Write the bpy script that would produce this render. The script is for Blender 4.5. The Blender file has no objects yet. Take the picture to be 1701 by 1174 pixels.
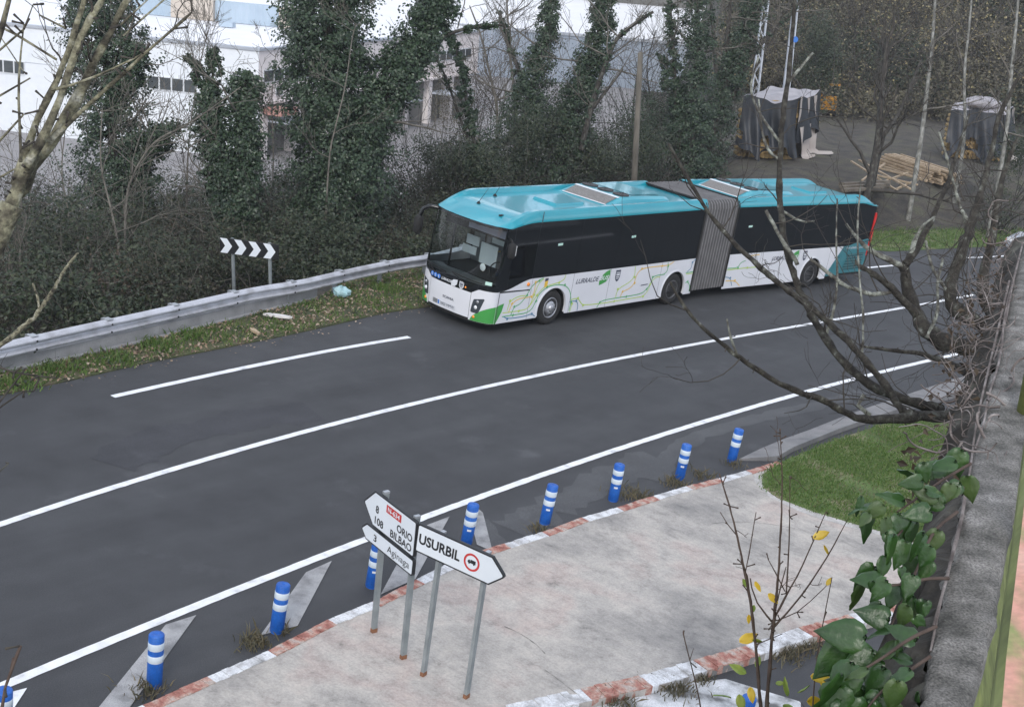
import bpy, math, random
import numpy as np
from mathutils import Matrix, Vector

SC = bpy.context.scene
COL = SC.collection
R = math.radians
rng = np.random.default_rng(11)
random.seed(5)

# ------------------------------------------------------------------ camera, sky, sun, exposure
F_PX, PITCH, ROLL, CAM_H = 2229.63, 0.3051, 0.1727, 9.9477
CX, CY = 850.5, 587.0
CAM = np.array([0.0, 0.0, CAM_H])
_fw = np.array([0, math.cos(PITCH), -math.sin(PITCH)])
_r0 = np.array([1.0, 0, 0]); _u0 = np.cross(_r0, _fw)
_r = math.cos(ROLL) * _r0 + math.sin(ROLL) * _u0
_u = -math.sin(ROLL) * _r0 + math.cos(ROLL) * _u0
cam = bpy.data.cameras.new('camera'); cam_ob = bpy.data.objects.new('camera', cam); COL.objects.link(cam_ob)
cam_ob.matrix_world = Matrix(((_r[0], _u[0], -_fw[0], 0), (_r[1], _u[1], -_fw[1], 0), (_r[2], _u[2], -_fw[2], CAM_H), (0, 0, 0, 1)))
cam.sensor_width = 36; cam.lens = 36 * F_PX / 1701; cam.clip_end = 2000; cam.clip_start = 0.05
SC.camera = cam_ob

SUN_EL, SUN_AZ = R(36), R(186)          # azimuth clockwise from +y
world = bpy.data.worlds.new('World'); SC.world = world; world.use_nodes = True
wn, wl = world.node_tree.nodes, world.node_tree.links
bg = wn['Background']; bg.inputs[1].default_value = 0.11
sky = wn.new('ShaderNodeTexSky'); sky.sky_type = 'NISHITA'; sky.sun_disc = False
sky.sun_elevation = SUN_EL; sky.sun_rotation = SUN_AZ
tc = wn.new('ShaderNodeTexCoord'); mp = wn.new('ShaderNodeMapping'); mp.inputs['Scale'].default_value = (1, 1, 2.2)
cn = wn.new('ShaderNodeTexNoise'); cn.inputs['Scale'].default_value = 2.6; cn.inputs['Detail'].default_value = 7
cr = wn.new('ShaderNodeValToRGB'); cr.color_ramp.elements[0].position = 0.44; cr.color_ramp.elements[1].position = 0.56
cr.color_ramp.elements[0].color = (0.22, 0.22, 0.22, 1); cr.color_ramp.elements[1].color = (0.97, 0.97, 0.97, 1)
mx = wn.new('ShaderNodeMix'); mx.data_type = 'RGBA'; mx.inputs['B'].default_value = (8.6, 9.0, 9.9, 1)
wl.new(tc.outputs['Generated'], mp.inputs[0]); wl.new(mp.outputs[0], cn.inputs['Vector']); wl.new(cn.outputs['Fac'], cr.inputs[0])
wl.new(cr.outputs[0], mx.inputs['Factor']); wl.new(sky.outputs[0], mx.inputs['A']); wl.new(mx.outputs['Result'], bg.inputs[0])
sun = bpy.data.lights.new('sun', 'SUN'); sun.energy = 1.1; sun.angle = R(18); sun.color = (1.0, 0.96, 0.91)
sun_ob = bpy.data.objects.new('sun', sun); COL.objects.link(sun_ob)
_sd = Vector((math.sin(SUN_AZ) * math.cos(SUN_EL), math.cos(SUN_AZ) * math.cos(SUN_EL), math.sin(SUN_EL)))
sun_ob.rotation_euler = _sd.to_track_quat('Z', 'Y').to_euler()
vs = SC.view_settings; vs.view_transform = 'Standard'; vs.look = 'None'; vs.gamma = 1; vs.use_curve_mapping = False
vs.exposure = 0.58

# ------------------------------------------------------------------ geometry of the place
# the road is banked: world z is the road's normal, UP is the plumb line of posts, poles and buildings
UP = np.array([-math.sin(R(5)), 0, math.cos(R(5))])
EX = np.array([math.cos(R(5)), 0, math.sin(R(5))])
EY = np.array([0, 1.0, 0])
def ray(x, y): return (x - CX) / F_PX * _r - (y - CY) / F_PX * _u + _fw
def G(x, y, z=0.0):
    v = ray(x, y); return CAM + (z - CAM_H) / v[2] * v
def AT(x, y, d):                       # point seen at a picture position, d metres in front
    return CAM + ray(x, y) * d
def LEV(x, y, z0):                     # on a truly level plane
    v = ray(x, y); return CAM + (z0 - CAM @ UP) / (v @ UP) * v
def sstep(a, b, x):
    t = np.clip((np.asarray(x, float) - a) / (b - a), 0, 1); return t * t * (3 - 2 * t)

# ------------------------------------------------------------------ mesh building
class MB:
    def __init__(s): s.v = []; s.n = 0; s.lo = []; s.sz = []; s.sm = []
    def quads(s, V, Q, smooth=False):
        V = np.asarray(V, float).reshape(-1, 3); Q = np.asarray(Q, int)
        s.v.append(V); s.lo.append((Q + s.n).ravel()); s.sz.append(np.full(len(Q), Q.shape[1])); s.sm.append(np.full(len(Q), smooth)); s.n += len(V)
    def add(s, V, F, smooth=False):
        V = np.asarray(V, float).reshape(-1, 3)
        s.v.append(V)
        for f in F:
            s.lo.append(np.asarray(f, int) + s.n); s.sz.append(np.array([len(f)])); s.sm.append(np.array([smooth]))
        s.n += len(V)
    def box(s, c, size, ax=None):
        h = np.array(size) / 2.0
        P = np.array([[x, y, z] for x in (-1, 1) for y in (-1, 1) for z in (-1, 1)]) * h
        if ax is not None: P = P @ np.array(ax)
        s.quads(P + np.asarray(c), [[0, 1, 3, 2], [4, 6, 7, 5], [0, 4, 5, 1], [2, 3, 7, 6], [0, 2, 6, 4], [1, 5, 7, 3]])
    def bar(s, a, b, w, h, up=(0, 0, 1)):
        a = np.asarray(a, float); b = np.asarray(b, float); d = b - a; L = np.linalg.norm(d); d = d / L
        x = np.cross(d, up); x /= np.linalg.norm(x); y = np.cross(x, d)
        s.box((a + b) / 2, (L, w, h), (d, x, y))
    def tube(s, P, rad, n=6, cap=True, smooth=True):
        P = np.asarray(P, float); k = len(P); rad = np.broadcast_to(np.asarray(rad, float), (k,))
        T = np.gradient(P, axis=0); T /= np.linalg.norm(T, axis=1)[:, None] + 1e-9
        ref = np.array([0.31, 0.17, 0.93]) if abs(T[0][2]) < .8 else np.array([0.93, 0.31, .17])
        X = np.cross(T, ref); X /= np.linalg.norm(X, axis=1)[:, None] + 1e-9; Y = np.cross(T, X)
        a = np.arange(n) * 2 * math.pi / n
        V = P[:, None, :] + rad[:, None, None] * (np.cos(a)[None, :, None] * X[:, None, :] + np.sin(a)[None, :, None] * Y[:, None, :])
        i = np.arange(k - 1)[:, None] * n; j = np.arange(n)[None, :]; j2 = (j + 1) % n
        Q = np.stack([i + j, i + j2, i + n + j2, i + n + j], -1).reshape(-1, 4)
        s.quads(V, Q, smooth)
        if cap and n > 3:
            b = s.n - k * n
            for f in (np.arange(n)[::-1], np.arange(n) + (k - 1) * n):
                s.lo.append(f + b); s.sz.append(np.array([n])); s.sm.append(np.array([False]))
    def lathe(s, prof, c, ax, n=24, smooth=True):    # prof: (radius, height) along ax[2]
        ax = np.asarray(ax, float); prof = np.asarray(prof, float); k = len(prof)
        a = np.arange(n) * 2 * math.pi / n
        V = np.asarray(c) + prof[:, 0][:, None, None] * (np.cos(a)[None, :, None] * ax[0] + np.sin(a)[None, :, None] * ax[1]) + prof[:, 1][:, None, None] * ax[2]
        i = np.arange(k - 1)[:, None] * n; j = np.arange(n)[None, :]; j2 = (j + 1) % n
        s.quads(V, np.stack([i + j, i + j2, i + n + j2, i + n + j], -1).reshape(-1, 4), smooth)
        b = s.n - k * n
        for row in (0, k - 1):
            if prof[row, 0] > 1e-4:
                s.lo.append(np.arange(n) + b + row * n); s.sz.append(np.array([n])); s.sm.append(np.array([False]))
    def prism(s, poly, thick, fn):                   # poly 2d, fn maps (u, v, depth) to space
        n = len(poly); V = [fn(u, v, 0) for u, v in poly] + [fn(u, v, thick) for u, v in poly]
        F = [list(range(n))[::-1], list(range(n, 2 * n))] + [[i, (i + 1) % n, n + (i + 1) % n, n + i] for i in range(n)]
        s.add(V, F)
    def grid(s, V, smooth=False):                    # V[i][j]
        V = np.asarray(V, float); a, b = V.shape[:2]
        i = np.arange(a - 1)[:, None] * b; j = np.arange(b - 1)[None, :]
        s.quads(V, np.stack([i + j, i + j + 1, i + b + j + 1, i + b + j], -1).reshape(-1, 4), smooth)
    def leaves(s, C, N, size, aspect=.62, fold=.18):
        C = np.asarray(C, float); m = len(C); N = N / (np.linalg.norm(N, axis=1)[:, None] + 1e-9)
        A = rng.normal(size=(m, 3)); A -= N * (A * N).sum(1)[:, None]; A /= np.linalg.norm(A, axis=1)[:, None] + 1e-9
        B = np.cross(N, A); L = np.broadcast_to(np.asarray(size, float), (m,))[:, None]
        V = np.stack([C - A * L * .5, C + B * L * aspect * .5 + N * L * fold - A * L * .08, C + A * L * .5, C - B * L * aspect * .5 + N * L * fold - A * L * .08], 1)
        s.quads(V.reshape(-1, 3), np.arange(4 * m).reshape(m, 4))
    def build(s, name, mat, parent=None, rel=None):
        me = bpy.data.meshes.new(name)
        V = np.concatenate(s.v) if s.v else np.zeros((0, 3))
        if rel is not None: V = V - np.asarray(rel)
        lo = np.concatenate(s.lo); sz = np.concatenate(s.sz)
        me.vertices.add(len(V)); me.vertices.foreach_set('co', V.astype(np.float32).ravel())
        me.loops.add(len(lo)); me.loops.foreach_set('vertex_index', lo.astype(np.int32))
        me.polygons.add(len(sz)); st = np.concatenate([[0], np.cumsum(sz)[:-1]])
        me.polygons.foreach_set('loop_start', st.astype(np.int32))
        me.polygons.foreach_set('use_smooth', np.concatenate(s.sm).astype(bool))
        me.update(calc_edges=True); me.validate()
        if mat is not None: me.materials.append(mat)
        o = bpy.data.objects.new(name, me); COL.objects.link(o)
        if parent is not None: o.parent = parent
        return o

def tag(o, label=None, cat=None, group=None, kind=None):
    for k, v in (('label', label), ('category', cat), ('group', group), ('kind', kind)):
        if v: o[k] = v
    return o
def thing(name, label, cat, loc=(0, 0, 0), rotz=0.0, group=None, mat=None, kind=None):
    o = bpy.data.objects.new(name, None); COL.objects.link(o); o.empty_display_size = .3
    if mat is not None: o.matrix_world = mat
    else: o.location = tuple(float(q) for q in loc); o.rotation_euler = (0, 0, rotz)
    return tag(o, label, cat, group, kind)
def dup_tree(o, parent=None):
    c = o.copy(); COL.objects.link(c)
    if parent is not None: c.parent = parent
    for ch in list(o.children): dup_tree(ch, c)
    return c
_tc = {}
def glyphs(txt, bold=0.0, shear=0.0):
    key = (txt, bold, shear)
    if key not in _tc:
        cu = bpy.data.curves.new('lettering', 'FONT'); cu.body = txt; cu.size = 1; cu.shear = shear; cu.offset = bold; cu.resolution_u = 3
        ob = bpy.data.objects.new('lettering', cu); COL.objects.link(ob)
        dg = bpy.context.evaluated_depsgraph_get(); dg.update()
        me = bpy.data.meshes.new_from_object(ob.evaluated_get(dg))
        V = np.array([v.co[:2] for v in me.vertices]); Fc = [list(p.vertices) for p in me.polygons]
        bpy.data.objects.remove(ob); bpy.data.curves.remove(cu); bpy.data.meshes.remove(me)
        lo, hi = V.min(0), V.max(0); V = (V - (lo + hi) / 2) / (hi - lo)
        _tc[key] = (V, Fc)
    return _tc[key]
def lettering(mb, txt, c, w, h, fn, bold=.015, shear=0.0):
    V, Fc = glyphs(txt, bold, shear)
    mb.add([fn(c[0] + a * w, c[1] + b * h) for a, b in V], Fc)

# ------------------------------------------------------------------ materials
def nodes(name):
    m = bpy.data.materials.new(name); m.use_nodes = True; nt = m.node_tree
    return m, nt.nodes, nt.links, nt.nodes['Principled BSDF']
def ramp(n, stops):
    r = n.new('ShaderNodeValToRGB'); e = r.color_ramp.elements
    while len(e) < len(stops): e.new(.5)
    for q, (p, c) in zip(e, stops): q.position = p; q.color = (*c, 1)
    return r
def pm(name, stops, scale=4.0, rough=.7, metal=0.0, bump=0.0, bscale=None, detail=6, stretch=(1, 1, 1), spec=.5, speck=0.0, sscale=150, coat=0.0, nrough=.5):
    """noise-mottled procedural material"""
    m, n, l, b = nodes(name)
    if not isinstance(stops[0][0], (int, float)) or len(stops[0]) == 3:
        stops = [(0.3, stops[0]), (0.7, stops[-1])]
    t = n.new('ShaderNodeNewGeometry'); mpn = n.new('ShaderNodeMapping'); mpn.inputs['Scale'].default_value = stretch
    l.new(t.outputs['Position'], mpn.inputs[0])
    nz = n.new('ShaderNodeTexNoise'); nz.inputs['Scale'].default_value = scale; nz.inputs['Detail'].default_value = detail; nz.inputs['Roughness'].default_value = nrough
    l.new(mpn.outputs[0], nz.inputs['Vector'])
    rp = ramp(n, stops); l.new(nz.outputs['Fac'], rp.inputs[0]); out = rp.outputs[0]
    if speck:
        n2 = n.new('ShaderNodeTexNoise'); n2.inputs['Scale'].default_value = sscale; n2.inputs['Detail'].default_value = 3
        l.new(t.outputs['Position'], n2.inputs['Vector'])
        r2 = ramp(n, [(.3, (1 - speck,) * 3), (.7, (1 + speck,) * 3)]); l.new(n2.outputs['Fac'], r2.inputs[0])
        mm = n.new('ShaderNodeMix'); mm.data_type = 'RGBA'; mm.blend_type = 'MULTIPLY'; mm.inputs['Factor'].default_value = 1
        l.new(out, mm.inputs['A']); l.new(r2.outputs[0], mm.inputs['B']); out = mm.outputs['Result']
    l.new(out, b.inputs['Base Color']); b.inputs['Roughness'].default_value = rough; b.inputs['Metallic'].default_value = metal
    b.inputs['Specular IOR Level'].default_value = spec
    if coat: b.inputs['Coat Weight'].default_value = coat; b.inputs['Coat Roughness'].default_value = .04
    if bump:
        n3 = n.new('ShaderNodeTexNoise'); n3.inputs['Scale'].default_value = bscale or scale * 4; n3.inputs['Detail'].default_value = 5
        l.new(mpn.outputs[0], n3.inputs['Vector'])
        bp = n.new('ShaderNodeBump'); bp.inputs['Strength'].default_value = bump; bp.inputs['Distance'].default_value = .02
        l.new(n3.outputs['Fac'], bp.inputs['Height']); l.new(bp.outputs[0], b.inputs['Normal'])
    return m
def leafmat(name, cols, rough=.45, trans=.25, spec=.5):
    m, n, l, b = nodes(name)
    g = n.new('ShaderNodeNewGeometry'); rp = ramp(n, [(i / max(1, len(cols) - 1), c) for i, c in enumerate(cols)])
    l.new(g.outputs['Random Per Island'], rp.inputs[0]); l.new(rp.outputs[0], b.inputs['Base Color'])
    b.inputs['Roughness'].default_value = rough; b.inputs['Specular IOR Level'].default_value = spec
    tr = n.new('ShaderNodeBsdfTranslucent'); l.new(rp.outputs[0], tr.inputs[0]); mxs = n.new('ShaderNodeMixShader'); mxs.inputs[0].default_value = trans
    l.new(b.outputs[0], mxs.inputs[1]); l.new(tr.outputs[0], mxs.inputs[2]); l.new(mxs.outputs[0], n['Material Output'].inputs[0])
    return m
def glassmat(name, tint, rough=.02):
    m, n, l, b = nodes(name)
    t = n.new('ShaderNodeBsdfTransparent'); t.inputs[0].default_value = (*tint, 1)
    gl = n.new('ShaderNodeBsdfGlossy'); gl.inputs['Roughness'].default_value = rough
    fr = n.new('ShaderNodeFresnel'); fr.inputs[0].default_value = 1.5
    mxs = n.new('ShaderNodeMixShader'); l.new(fr.outputs[0], mxs.inputs[0]); l.new(t.outputs[0], mxs.inputs[1]); l.new(gl.outputs[0], mxs.inputs[2])
    l.new(mxs.outputs[0], n['Material Output'].inputs[0]); return m

def asphaltmat(name, dark, light, worn):
    m, n, l, b = nodes(name)
    t = n.new('ShaderNodeTexCoord'); mpn = n.new('ShaderNodeMapping'); mpn.vector_type = 'TEXTURE'; mpn.inputs['Rotation'].default_value = (0, 0, R(52)); mpn.inputs['Scale'].default_value = (9, 1.5, 1)
    l.new(t.outputs['Object'], mpn.inputs[0])
    nz = n.new('ShaderNodeTexNoise'); nz.inputs['Scale'].default_value = 1.0; nz.inputs['Detail'].default_value = 8; nz.inputs['Roughness'].default_value = .6
    l.new(mpn.outputs[0], nz.inputs['Vector'])
    rp = ramp(n, [(.30, dark), (.5, light), (.72, worn)]); l.new(nz.outputs['Fac'], rp.inputs[0])
    n2 = n.new('ShaderNodeTexNoise'); n2.inputs['Scale'].default_value = 60; n2.inputs['Detail'].default_value = 4; n2.inputs['Roughness'].default_value = .7
    l.new(t.outputs['Object'], n2.inputs['Vector']); r2 = ramp(n, [(.3, (.66,) * 3), (.52, (1.0,) * 3), (.75, (1.5,) * 3)]); l.new(n2.outputs['Fac'], r2.inputs[0])
    n4 = n.new('ShaderNodeTexNoise'); n4.inputs['Scale'].default_value = 1.3; n4.inputs['Detail'].default_value = 9; l.new(t.outputs['Object'], n4.inputs['Vector'])
    r4 = ramp(n, [(.34, (.92,) * 3), (.5, (1.0,) * 3), (.66, (1.09,) * 3)]); l.new(n4.outputs['Fac'], r4.inputs[0])
    n5 = n.new('ShaderNodeTexNoise'); n5.inputs['Scale'].default_value = .62; n5.inputs['Detail'].default_value = 11; n5.inputs['Roughness'].default_value = .62; l.new(t.outputs['Object'], n5.inputs['Vector'])
    r5 = ramp(n, [(.36, (.90,) * 3), (.46, (1.0,) * 3), (.60, (1.0,) * 3), (.68, (1.32,) * 3)]); l.new(n5.outputs['Fac'], r5.inputs[0])
    a = rp.outputs[0]
    for q in (r2, r4, r5):
        mm = n.new('ShaderNodeMix'); mm.data_type = 'RGBA'; mm.blend_type = 'MULTIPLY'; mm.inputs['Factor'].default_value = 1
        l.new(a, mm.inputs['A']); l.new(q.outputs[0], mm.inputs['B']); a = mm.outputs['Result']
    l.new(a, b.inputs['Base Color']); b.inputs['Roughness'].default_value = .78; b.inputs['Specular IOR Level'].default_value = .35
    bp = n.new('ShaderNodeBump'); bp.inputs['Strength'].default_value = .35; bp.inputs['Distance'].default_value = .01
    l.new(n2.outputs['Fac'], bp.inputs['Height']); l.new(bp.outputs[0], b.inputs['Normal'])
    return m

M = {}
M['asphalt'] = asphaltmat('asphalt', (.043, .044, .048), (.052, .0535, .058), (.067, .069, .074))
M['asphalt_old'] = asphaltmat('old_asphalt', (.062, .062, .066), (.085, .085, .089), (.12, .12, .122))
M['paint'] = pm('road_paint', [(.28, (.50, .51, .53)), (.40, (.70, .71, .73)), (.55, (.78, .79, .81)), (.8, (.83, .84, .85))], 4, .6, speck=.08, sscale=90)
M['paint_worn'] = pm('worn_road_paint', [(.28, (.16, .16, .165)), (.48, (.30, .30, .305)), (.7, (.38, .38, .385))], 3, .75, speck=.25, sscale=70)
M['paint_patchy'] = pm('patchy_white_paint', [(.36, (.12, .12, .12)), (.46, (.42, .43, .44)), (.6, (.66, .67, .69))], 2.2, .75, speck=.2, sscale=60, detail=10)

def apronmat():
    m, n, l, b = nodes('apron_concrete'); g = n.new('ShaderNodeNewGeometry')
    def noise(sc_, det, ro, st=None):
        z = n.new('ShaderNodeTexNoise'); z.inputs['Scale'].default_value = sc_; z.inputs['Detail'].default_value = det; z.inputs['Roughness'].default_value = ro
        if st:
            q = n.new('ShaderNodeMapping'); q.vector_type = 'TEXTURE'; q.inputs['Rotation'].default_value = (0, 0, R(st[0])); q.inputs['Scale'].default_value = (st[1], st[2], 1); l.new(g.outputs['Position'], q.inputs[0]); l.new(q.outputs[0], z.inputs['Vector'])
        else: l.new(g.outputs['Position'], z.inputs['Vector'])
        return z
    a = noise(.42, 5, .55); r1 = ramp(n, [(.32, (.20, .194, .188)), (.43, (.33, .312, .292)), (.53, (.43, .402, .37)), (.60, (.42, .36, .33)), (.68, (.46, .428, .392))]); l.new(a.outputs['Fac'], r1.inputs[0])
    bz = noise(3.2, 13, .75); r2 = ramp(n, [(.30, (.50,) * 3), (.40, (.84,) * 3), (.50, (1.0,) * 3), (.68, (1.16, 1.15, 1.12))]); l.new(bz.outputs['Fac'], r2.inputs[0])
    c = noise(1, 8, .7, (-38, 1.2, .10)); r3 = ramp(n, [(.34, (.90,) * 3), (.5, (1.0,) * 3), (.66, (1.05,) * 3)]); l.new(c.outputs['Fac'], r3.inputs[0])
    d = noise(30, 5, .7); r4 = ramp(n, [(.3, (.80,) * 3), (.7, (1.18,) * 3)]); l.new(d.outputs['Fac'], r4.inputs[0])
    o = r1.outputs[0]
    for q in (r2, r3, r4):
        mm = n.new('ShaderNodeMix'); mm.data_type = 'RGBA'; mm.blend_type = 'MULTIPLY'; mm.inputs['Factor'].default_value = 1; l.new(o, mm.inputs['A']); l.new(q.outputs[0], mm.inputs['B']); o = mm.outputs['Result']
    l.new(o, b.inputs['Base Color']); b.inputs['Roughness'].default_value = .88
    bp = n.new('ShaderNodeBump'); bp.inputs['Strength'].default_value = .4; bp.inputs['Distance'].default_value = .02; l.new(bz.outputs['Fac'], bp.inputs['Height']); l.new(bp.outputs[0], b.inputs['Normal']); return m
M['apron'] = apronmat()
M['concrete'] = pm('concrete', [(.3, (.20, .20, .205)), (.7, (.29, .29, .295))], 2.5, .85, speck=.12, sscale=60, bump=.15, bscale=30)
M['gutter'] = pm('gutter_concrete', [(.3, (.15, .15, .155)), (.7, (.24, .235, .235))], 2.0, .85, speck=.15, sscale=50, bump=.2, bscale=25)
M['coping'] = pm('coping_concrete', [(.30, (.055, .054, .048)), (.45, (.12, .115, .105)), (.58, (.175, .167, .155)), (.72, (.28, .268, .252))], 9, .9, bump=.35, bscale=120, detail=12, speck=.55, sscale=160)
M['brick_red'] = pm('red_kerb_paint', [(.34, (.23, .085, .065)), (.46, (.36, .16, .125)), (.54, (.42, .26, .21)), (.64, (.43, .36, .32))], 6, .8, speck=.25, sscale=40, bump=.3)
M['brick_white'] = pm('white_kerb_paint', [(.30, (.26, .26, .26)), (.44, (.48, .48, .49)), (.55, (.62, .63, .65)), (.75, (.72, .73, .75))], 4, .8, speck=.2, sscale=40, bump=.3)
M['crack'] = pm('crack_dirt', [(.38, (.10, .095, .088)), (.55, (.24, .225, .21)), (.68, (.36, .34, .32))], 7, .95)
M['rim_light'] = pm('worn_rim_concrete', [(.32, (.28, .265, .25)), (.5, (.42, .405, .39)), (.7, (.52, .505, .49))], 3, .9, detail=12, nrough=.7, speck=.2, sscale=30)
M['mortar'] = pm('mortar', [(.3, (.12, .115, .11)), (.7, (.22, .215, .21))], 8, .9)
M['soil'] = pm('soil', [(.3, (.030, .028, .025)), (.5, (.060, .052, .042)), (.7, (.075, .075, .045))], 1.2, .95, bump=.6, bscale=9, speck=.4, sscale=12)
M['yard'] = pm('yard_dirt', [(.3, (.042, .042, .045)), (.5, (.070, .066, .064)), (.68, (.10, .080, .055))], .45, .95, bump=.6, bscale=6, speck=.35, sscale=7)
M['street'] = pm('street', [(.3, (.22, .21, .215)), (.7, (.30, .29, .29))], .4, .8, speck=.1)
M['turf'] = pm('turf', [(.3, (.055, .080, .024)), (.5, (.085, .135, .034)), (.66, (.18, .165, .10))], 1.1, .95, speck=.35, sscale=25)
M['verge'] = pm('verge', [(.3, (.045, .042, .028)), (.5, (.06, .075, .025)), (.7, (.10, .08, .05))], 2.2, .95, speck=.4, sscale=22)
M['galv'] = pm('galvanised_steel', [(.3, (.36, .38, .40)), (.7, (.50, .52, .55))], 3, .42, metal=.55, speck=.06)
M['galv_old'] = pm('weathered_galvanised_steel', [(.3, (.33, .33, .35)), (.5, (.47, .48, .52)), (.75, (.56, .57, .62))], 2.5, .5, metal=.3, speck=.12, sscale=60)
M['post'] = pm('post_steel', [(.3, (.22, .25, .26)), (.7, (.33, .36, .37))], 4, .5, metal=.35, speck=.1)
M['rust'] = pm('rust', [(.3, (.18, .08, .04)), (.7, (.28, .13, .07))], 20, .9)
M['sign_white'] = pm('sign_white', [(.3, (.66, .71, .77)), (.7, (.72, .77, .82))], 2, .5)
M['black'] = pm('black_paint', [(.3, (.010, .011, .013)), (.7, (.016, .017, .020))], 3, .45)
M['sign_red'] = pm('sign_red', [(.3, (.50, .035, .035)), (.7, (.56, .05, .045))], 3, .45)
M['blue'] = pm('bollard_blue', [(.30, (.008, .075, .33)), (.5, (.008, .10, .43)), (.72, (.03, .14, .48))], 5, .5, speck=.15, sscale=50)
M['reflector'] = pm('reflective_band', [(.3, (.52, .60, .68)), (.7, (.62, .69, .75))], 6, .4, speck=.08)
# bus
M['bus_white'] = pm('bus_white_paint', [(.3, (.66, .67, .71)), (.7, (.72, .73, .77))], 1.2, .32, coat=.6, speck=.03)
M['bus_teal'] = pm('bus_turquoise_paint', [(.3, (.006, .26, .335)), (.7, (.010, .305, .385))], .9, .30, coat=.8, speck=.05, sscale=30)
M['bus_teal_dark'] = pm('bus_rear_teal_paint', [(.3, (.030, .16, .19)), (.7, (.040, .19, .22))], 1.5, .4, coat=.3)
M['bus_green'] = pm('bus_green_film', [(.3, (.05, .29, .06)), (.7, (.06, .33, .07))], 2, .4, coat=.4)
M['tinted'] = pm('tinted_window_glass', [(.3, (.006, .008, .010)), (.7, (.009, .011, .013))], 1, .05, spec=.5)
M['driver_glass'] = glassmat('driver_window_glass', (.13, .17, .18))
M['windscreen'] = glassmat('windscreen_glass', (.80, .86, .86))
M['rubber'] = pm('tyre_rubber', [(.3, (.012, .012, .012)), (.7, (.022, .021, .021))], 8, .85, bump=.2)
M['rim'] = pm('rim_steel', [(.3, (.30, .31, .33)), (.7, (.46, .47, .50))], 6, .4, metal=.6)
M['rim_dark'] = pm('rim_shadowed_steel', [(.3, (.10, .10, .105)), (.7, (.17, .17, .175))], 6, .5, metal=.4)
M['chassis'] = pm('chassis_black', [(.3, (.008, .008, .008)), (.7, (.016, .016, .016))], 5, .8)
M['bellows'] = pm('bellows_fabric', [(.3, (.075, .075, .08)), (.7, (.105, .105, .11))], 3, .75, speck=.1)
M['bellows_top'] = pm('bellows_seam', [(.3, (.15, .15, .158)), (.7, (.21, .21, .218))], 3, .7)
M['grille'] = pm('grille_mesh', [(.3, (.12, .115, .11)), (.7, (.24, .23, .22))], 30, .7)
M['fan'] = pm('fan_black', [(.3, (.012, .012, .013)), (.7, (.03, .03, .032))], 9, .6)
M['navy'] = pm('navy_film', [(.3, (.03, .04, .07)), (.7, (.04, .05, .085))], 3, .4)
M['dash_grey'] = pm('dashboard_plastic', [(.3, (.09, .10, .105)), (.7, (.16, .17, .175))], 4, .6)
M['interior'] = pm('bus_interior', [(.3, (.11, .118, .12)), (.7, (.17, .178, .18))], 3, .8)
M['blind'] = pm('sunblind_fabric', [(.3, (.42, .46, .49)), (.7, (.52, .56, .58))], 2, .7)
M['lilac'] = pm('display_glass', [(.3, (.25, .25, .33)), (.7, (.30, .30, .38))], 2, .3)
M['line_lime'] = pm('lime_film', [(.3, (.42, .58, .10)), (.7, (.46, .62, .12))], 3, .4)
M['line_yellow'] = pm('yellow_film', [(.3, (.72, .46, .06)), (.7, (.76, .50, .07))], 3, .4)
M['line_green'] = pm('green_film', [(.3, (.08, .36, .13)), (.7, (.09, .40, .15))], 3, .4)
M['line_blue'] = pm('blue_film', [(.3, (.07, .20, .33)), (.7, (.08, .23, .37))], 3, .4)
M['amber'] = pm('amber_lens', [(.3, (.85, .25, .03)), (.7, (.95, .38, .06))], 6, .2)
M['lamp_glass'] = pm('lamp_lens', [(.3, (.78, .80, .84)), (.7, (.86, .88, .9))], 5, .08)
M['lamp_dark'] = pm('headlamp_housing', [(.3, (.035, .045, .055)), (.7, (.06, .07, .08))], 4, .15)
M['tail_red'] = pm('red_lens', [(.3, (.55, .02, .02)), (.7, (.62, .035, .03))], 5, .3)
M['badge_blue'] = pm('badge_blue', [(.3, (.03, .16, .55)), (.7, (.05, .20, .62))], 4, .4)
M['plate'] = pm('number_plate_white', [(.3, (.60, .62, .66)), (.7, (.66, .68, .72))], 6, .5)
M['sticker_green'] = pm('pale_green_sticker', [(.3, (.45, .68, .60)), (.7, (.5, .72, .64))], 6, .5)
M['seam'] = pm('panel_seam', [(.3, (.05, .05, .055)), (.7, (.08, .08, .085))], 5, .8)
# buildings
M['wall_white'] = pm('white_cladding', [(.3, (.74, .78, .83)), (.7, (.80, .83, .87))], .25, .7, speck=.03, sscale=3)
M['wall_pink'] = pm('pale_render', [(.3, (.72, .66, .655)), (.7, (.81, .76, .75))], .3, .8, speck=.05, sscale=4)
M['wall_blue'] = pm('grey_blue_cladding', [(.3, (.27, .32, .39)), (.7, (.34, .39, .46))], .2, .7, speck=.04, sscale=3, stretch=(1, 1, .2))
M['roof_white'] = pm('white_roof_sheet', [(.3, (.76, .77, .79)), (.7, (.83, .83, .85))], .3, .6)
M['rib_blue'] = pm('ribbed_blue_sheet', [(.3, (.34, .43, .52)), (.7, (.42, .51, .60))], .5, .6)
M['beige'] = pm('beige_render', [(.3, (.48, .42, .36)), (.7, (.56, .50, .44))], .5, .85)
M['flash'] = pm('grey_flashing', [(.3, (.36, .39, .44)), (.7, (.44, .47, .52))], 1, .6)
M['pane'] = pm('window_pane', [(.3, (.035, .042, .048)), (.7, (.10, .11, .115))], .8, .12)
M['frame'] = pm('window_frame', [(.3, (.60, .63, .66)), (.7, (.68, .70, .73))], 2, .6)
M['sign_green'] = pm('shop_sign_green', [(.3, (.18, .52, .13)), (.7, (.21, .58, .16))], 1, .5)
M['dark_door'] = pm('shutter_grey', [(.3, (.10, .10, .095)), (.7, (.17, .165, .155))], .6, .8)
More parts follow.
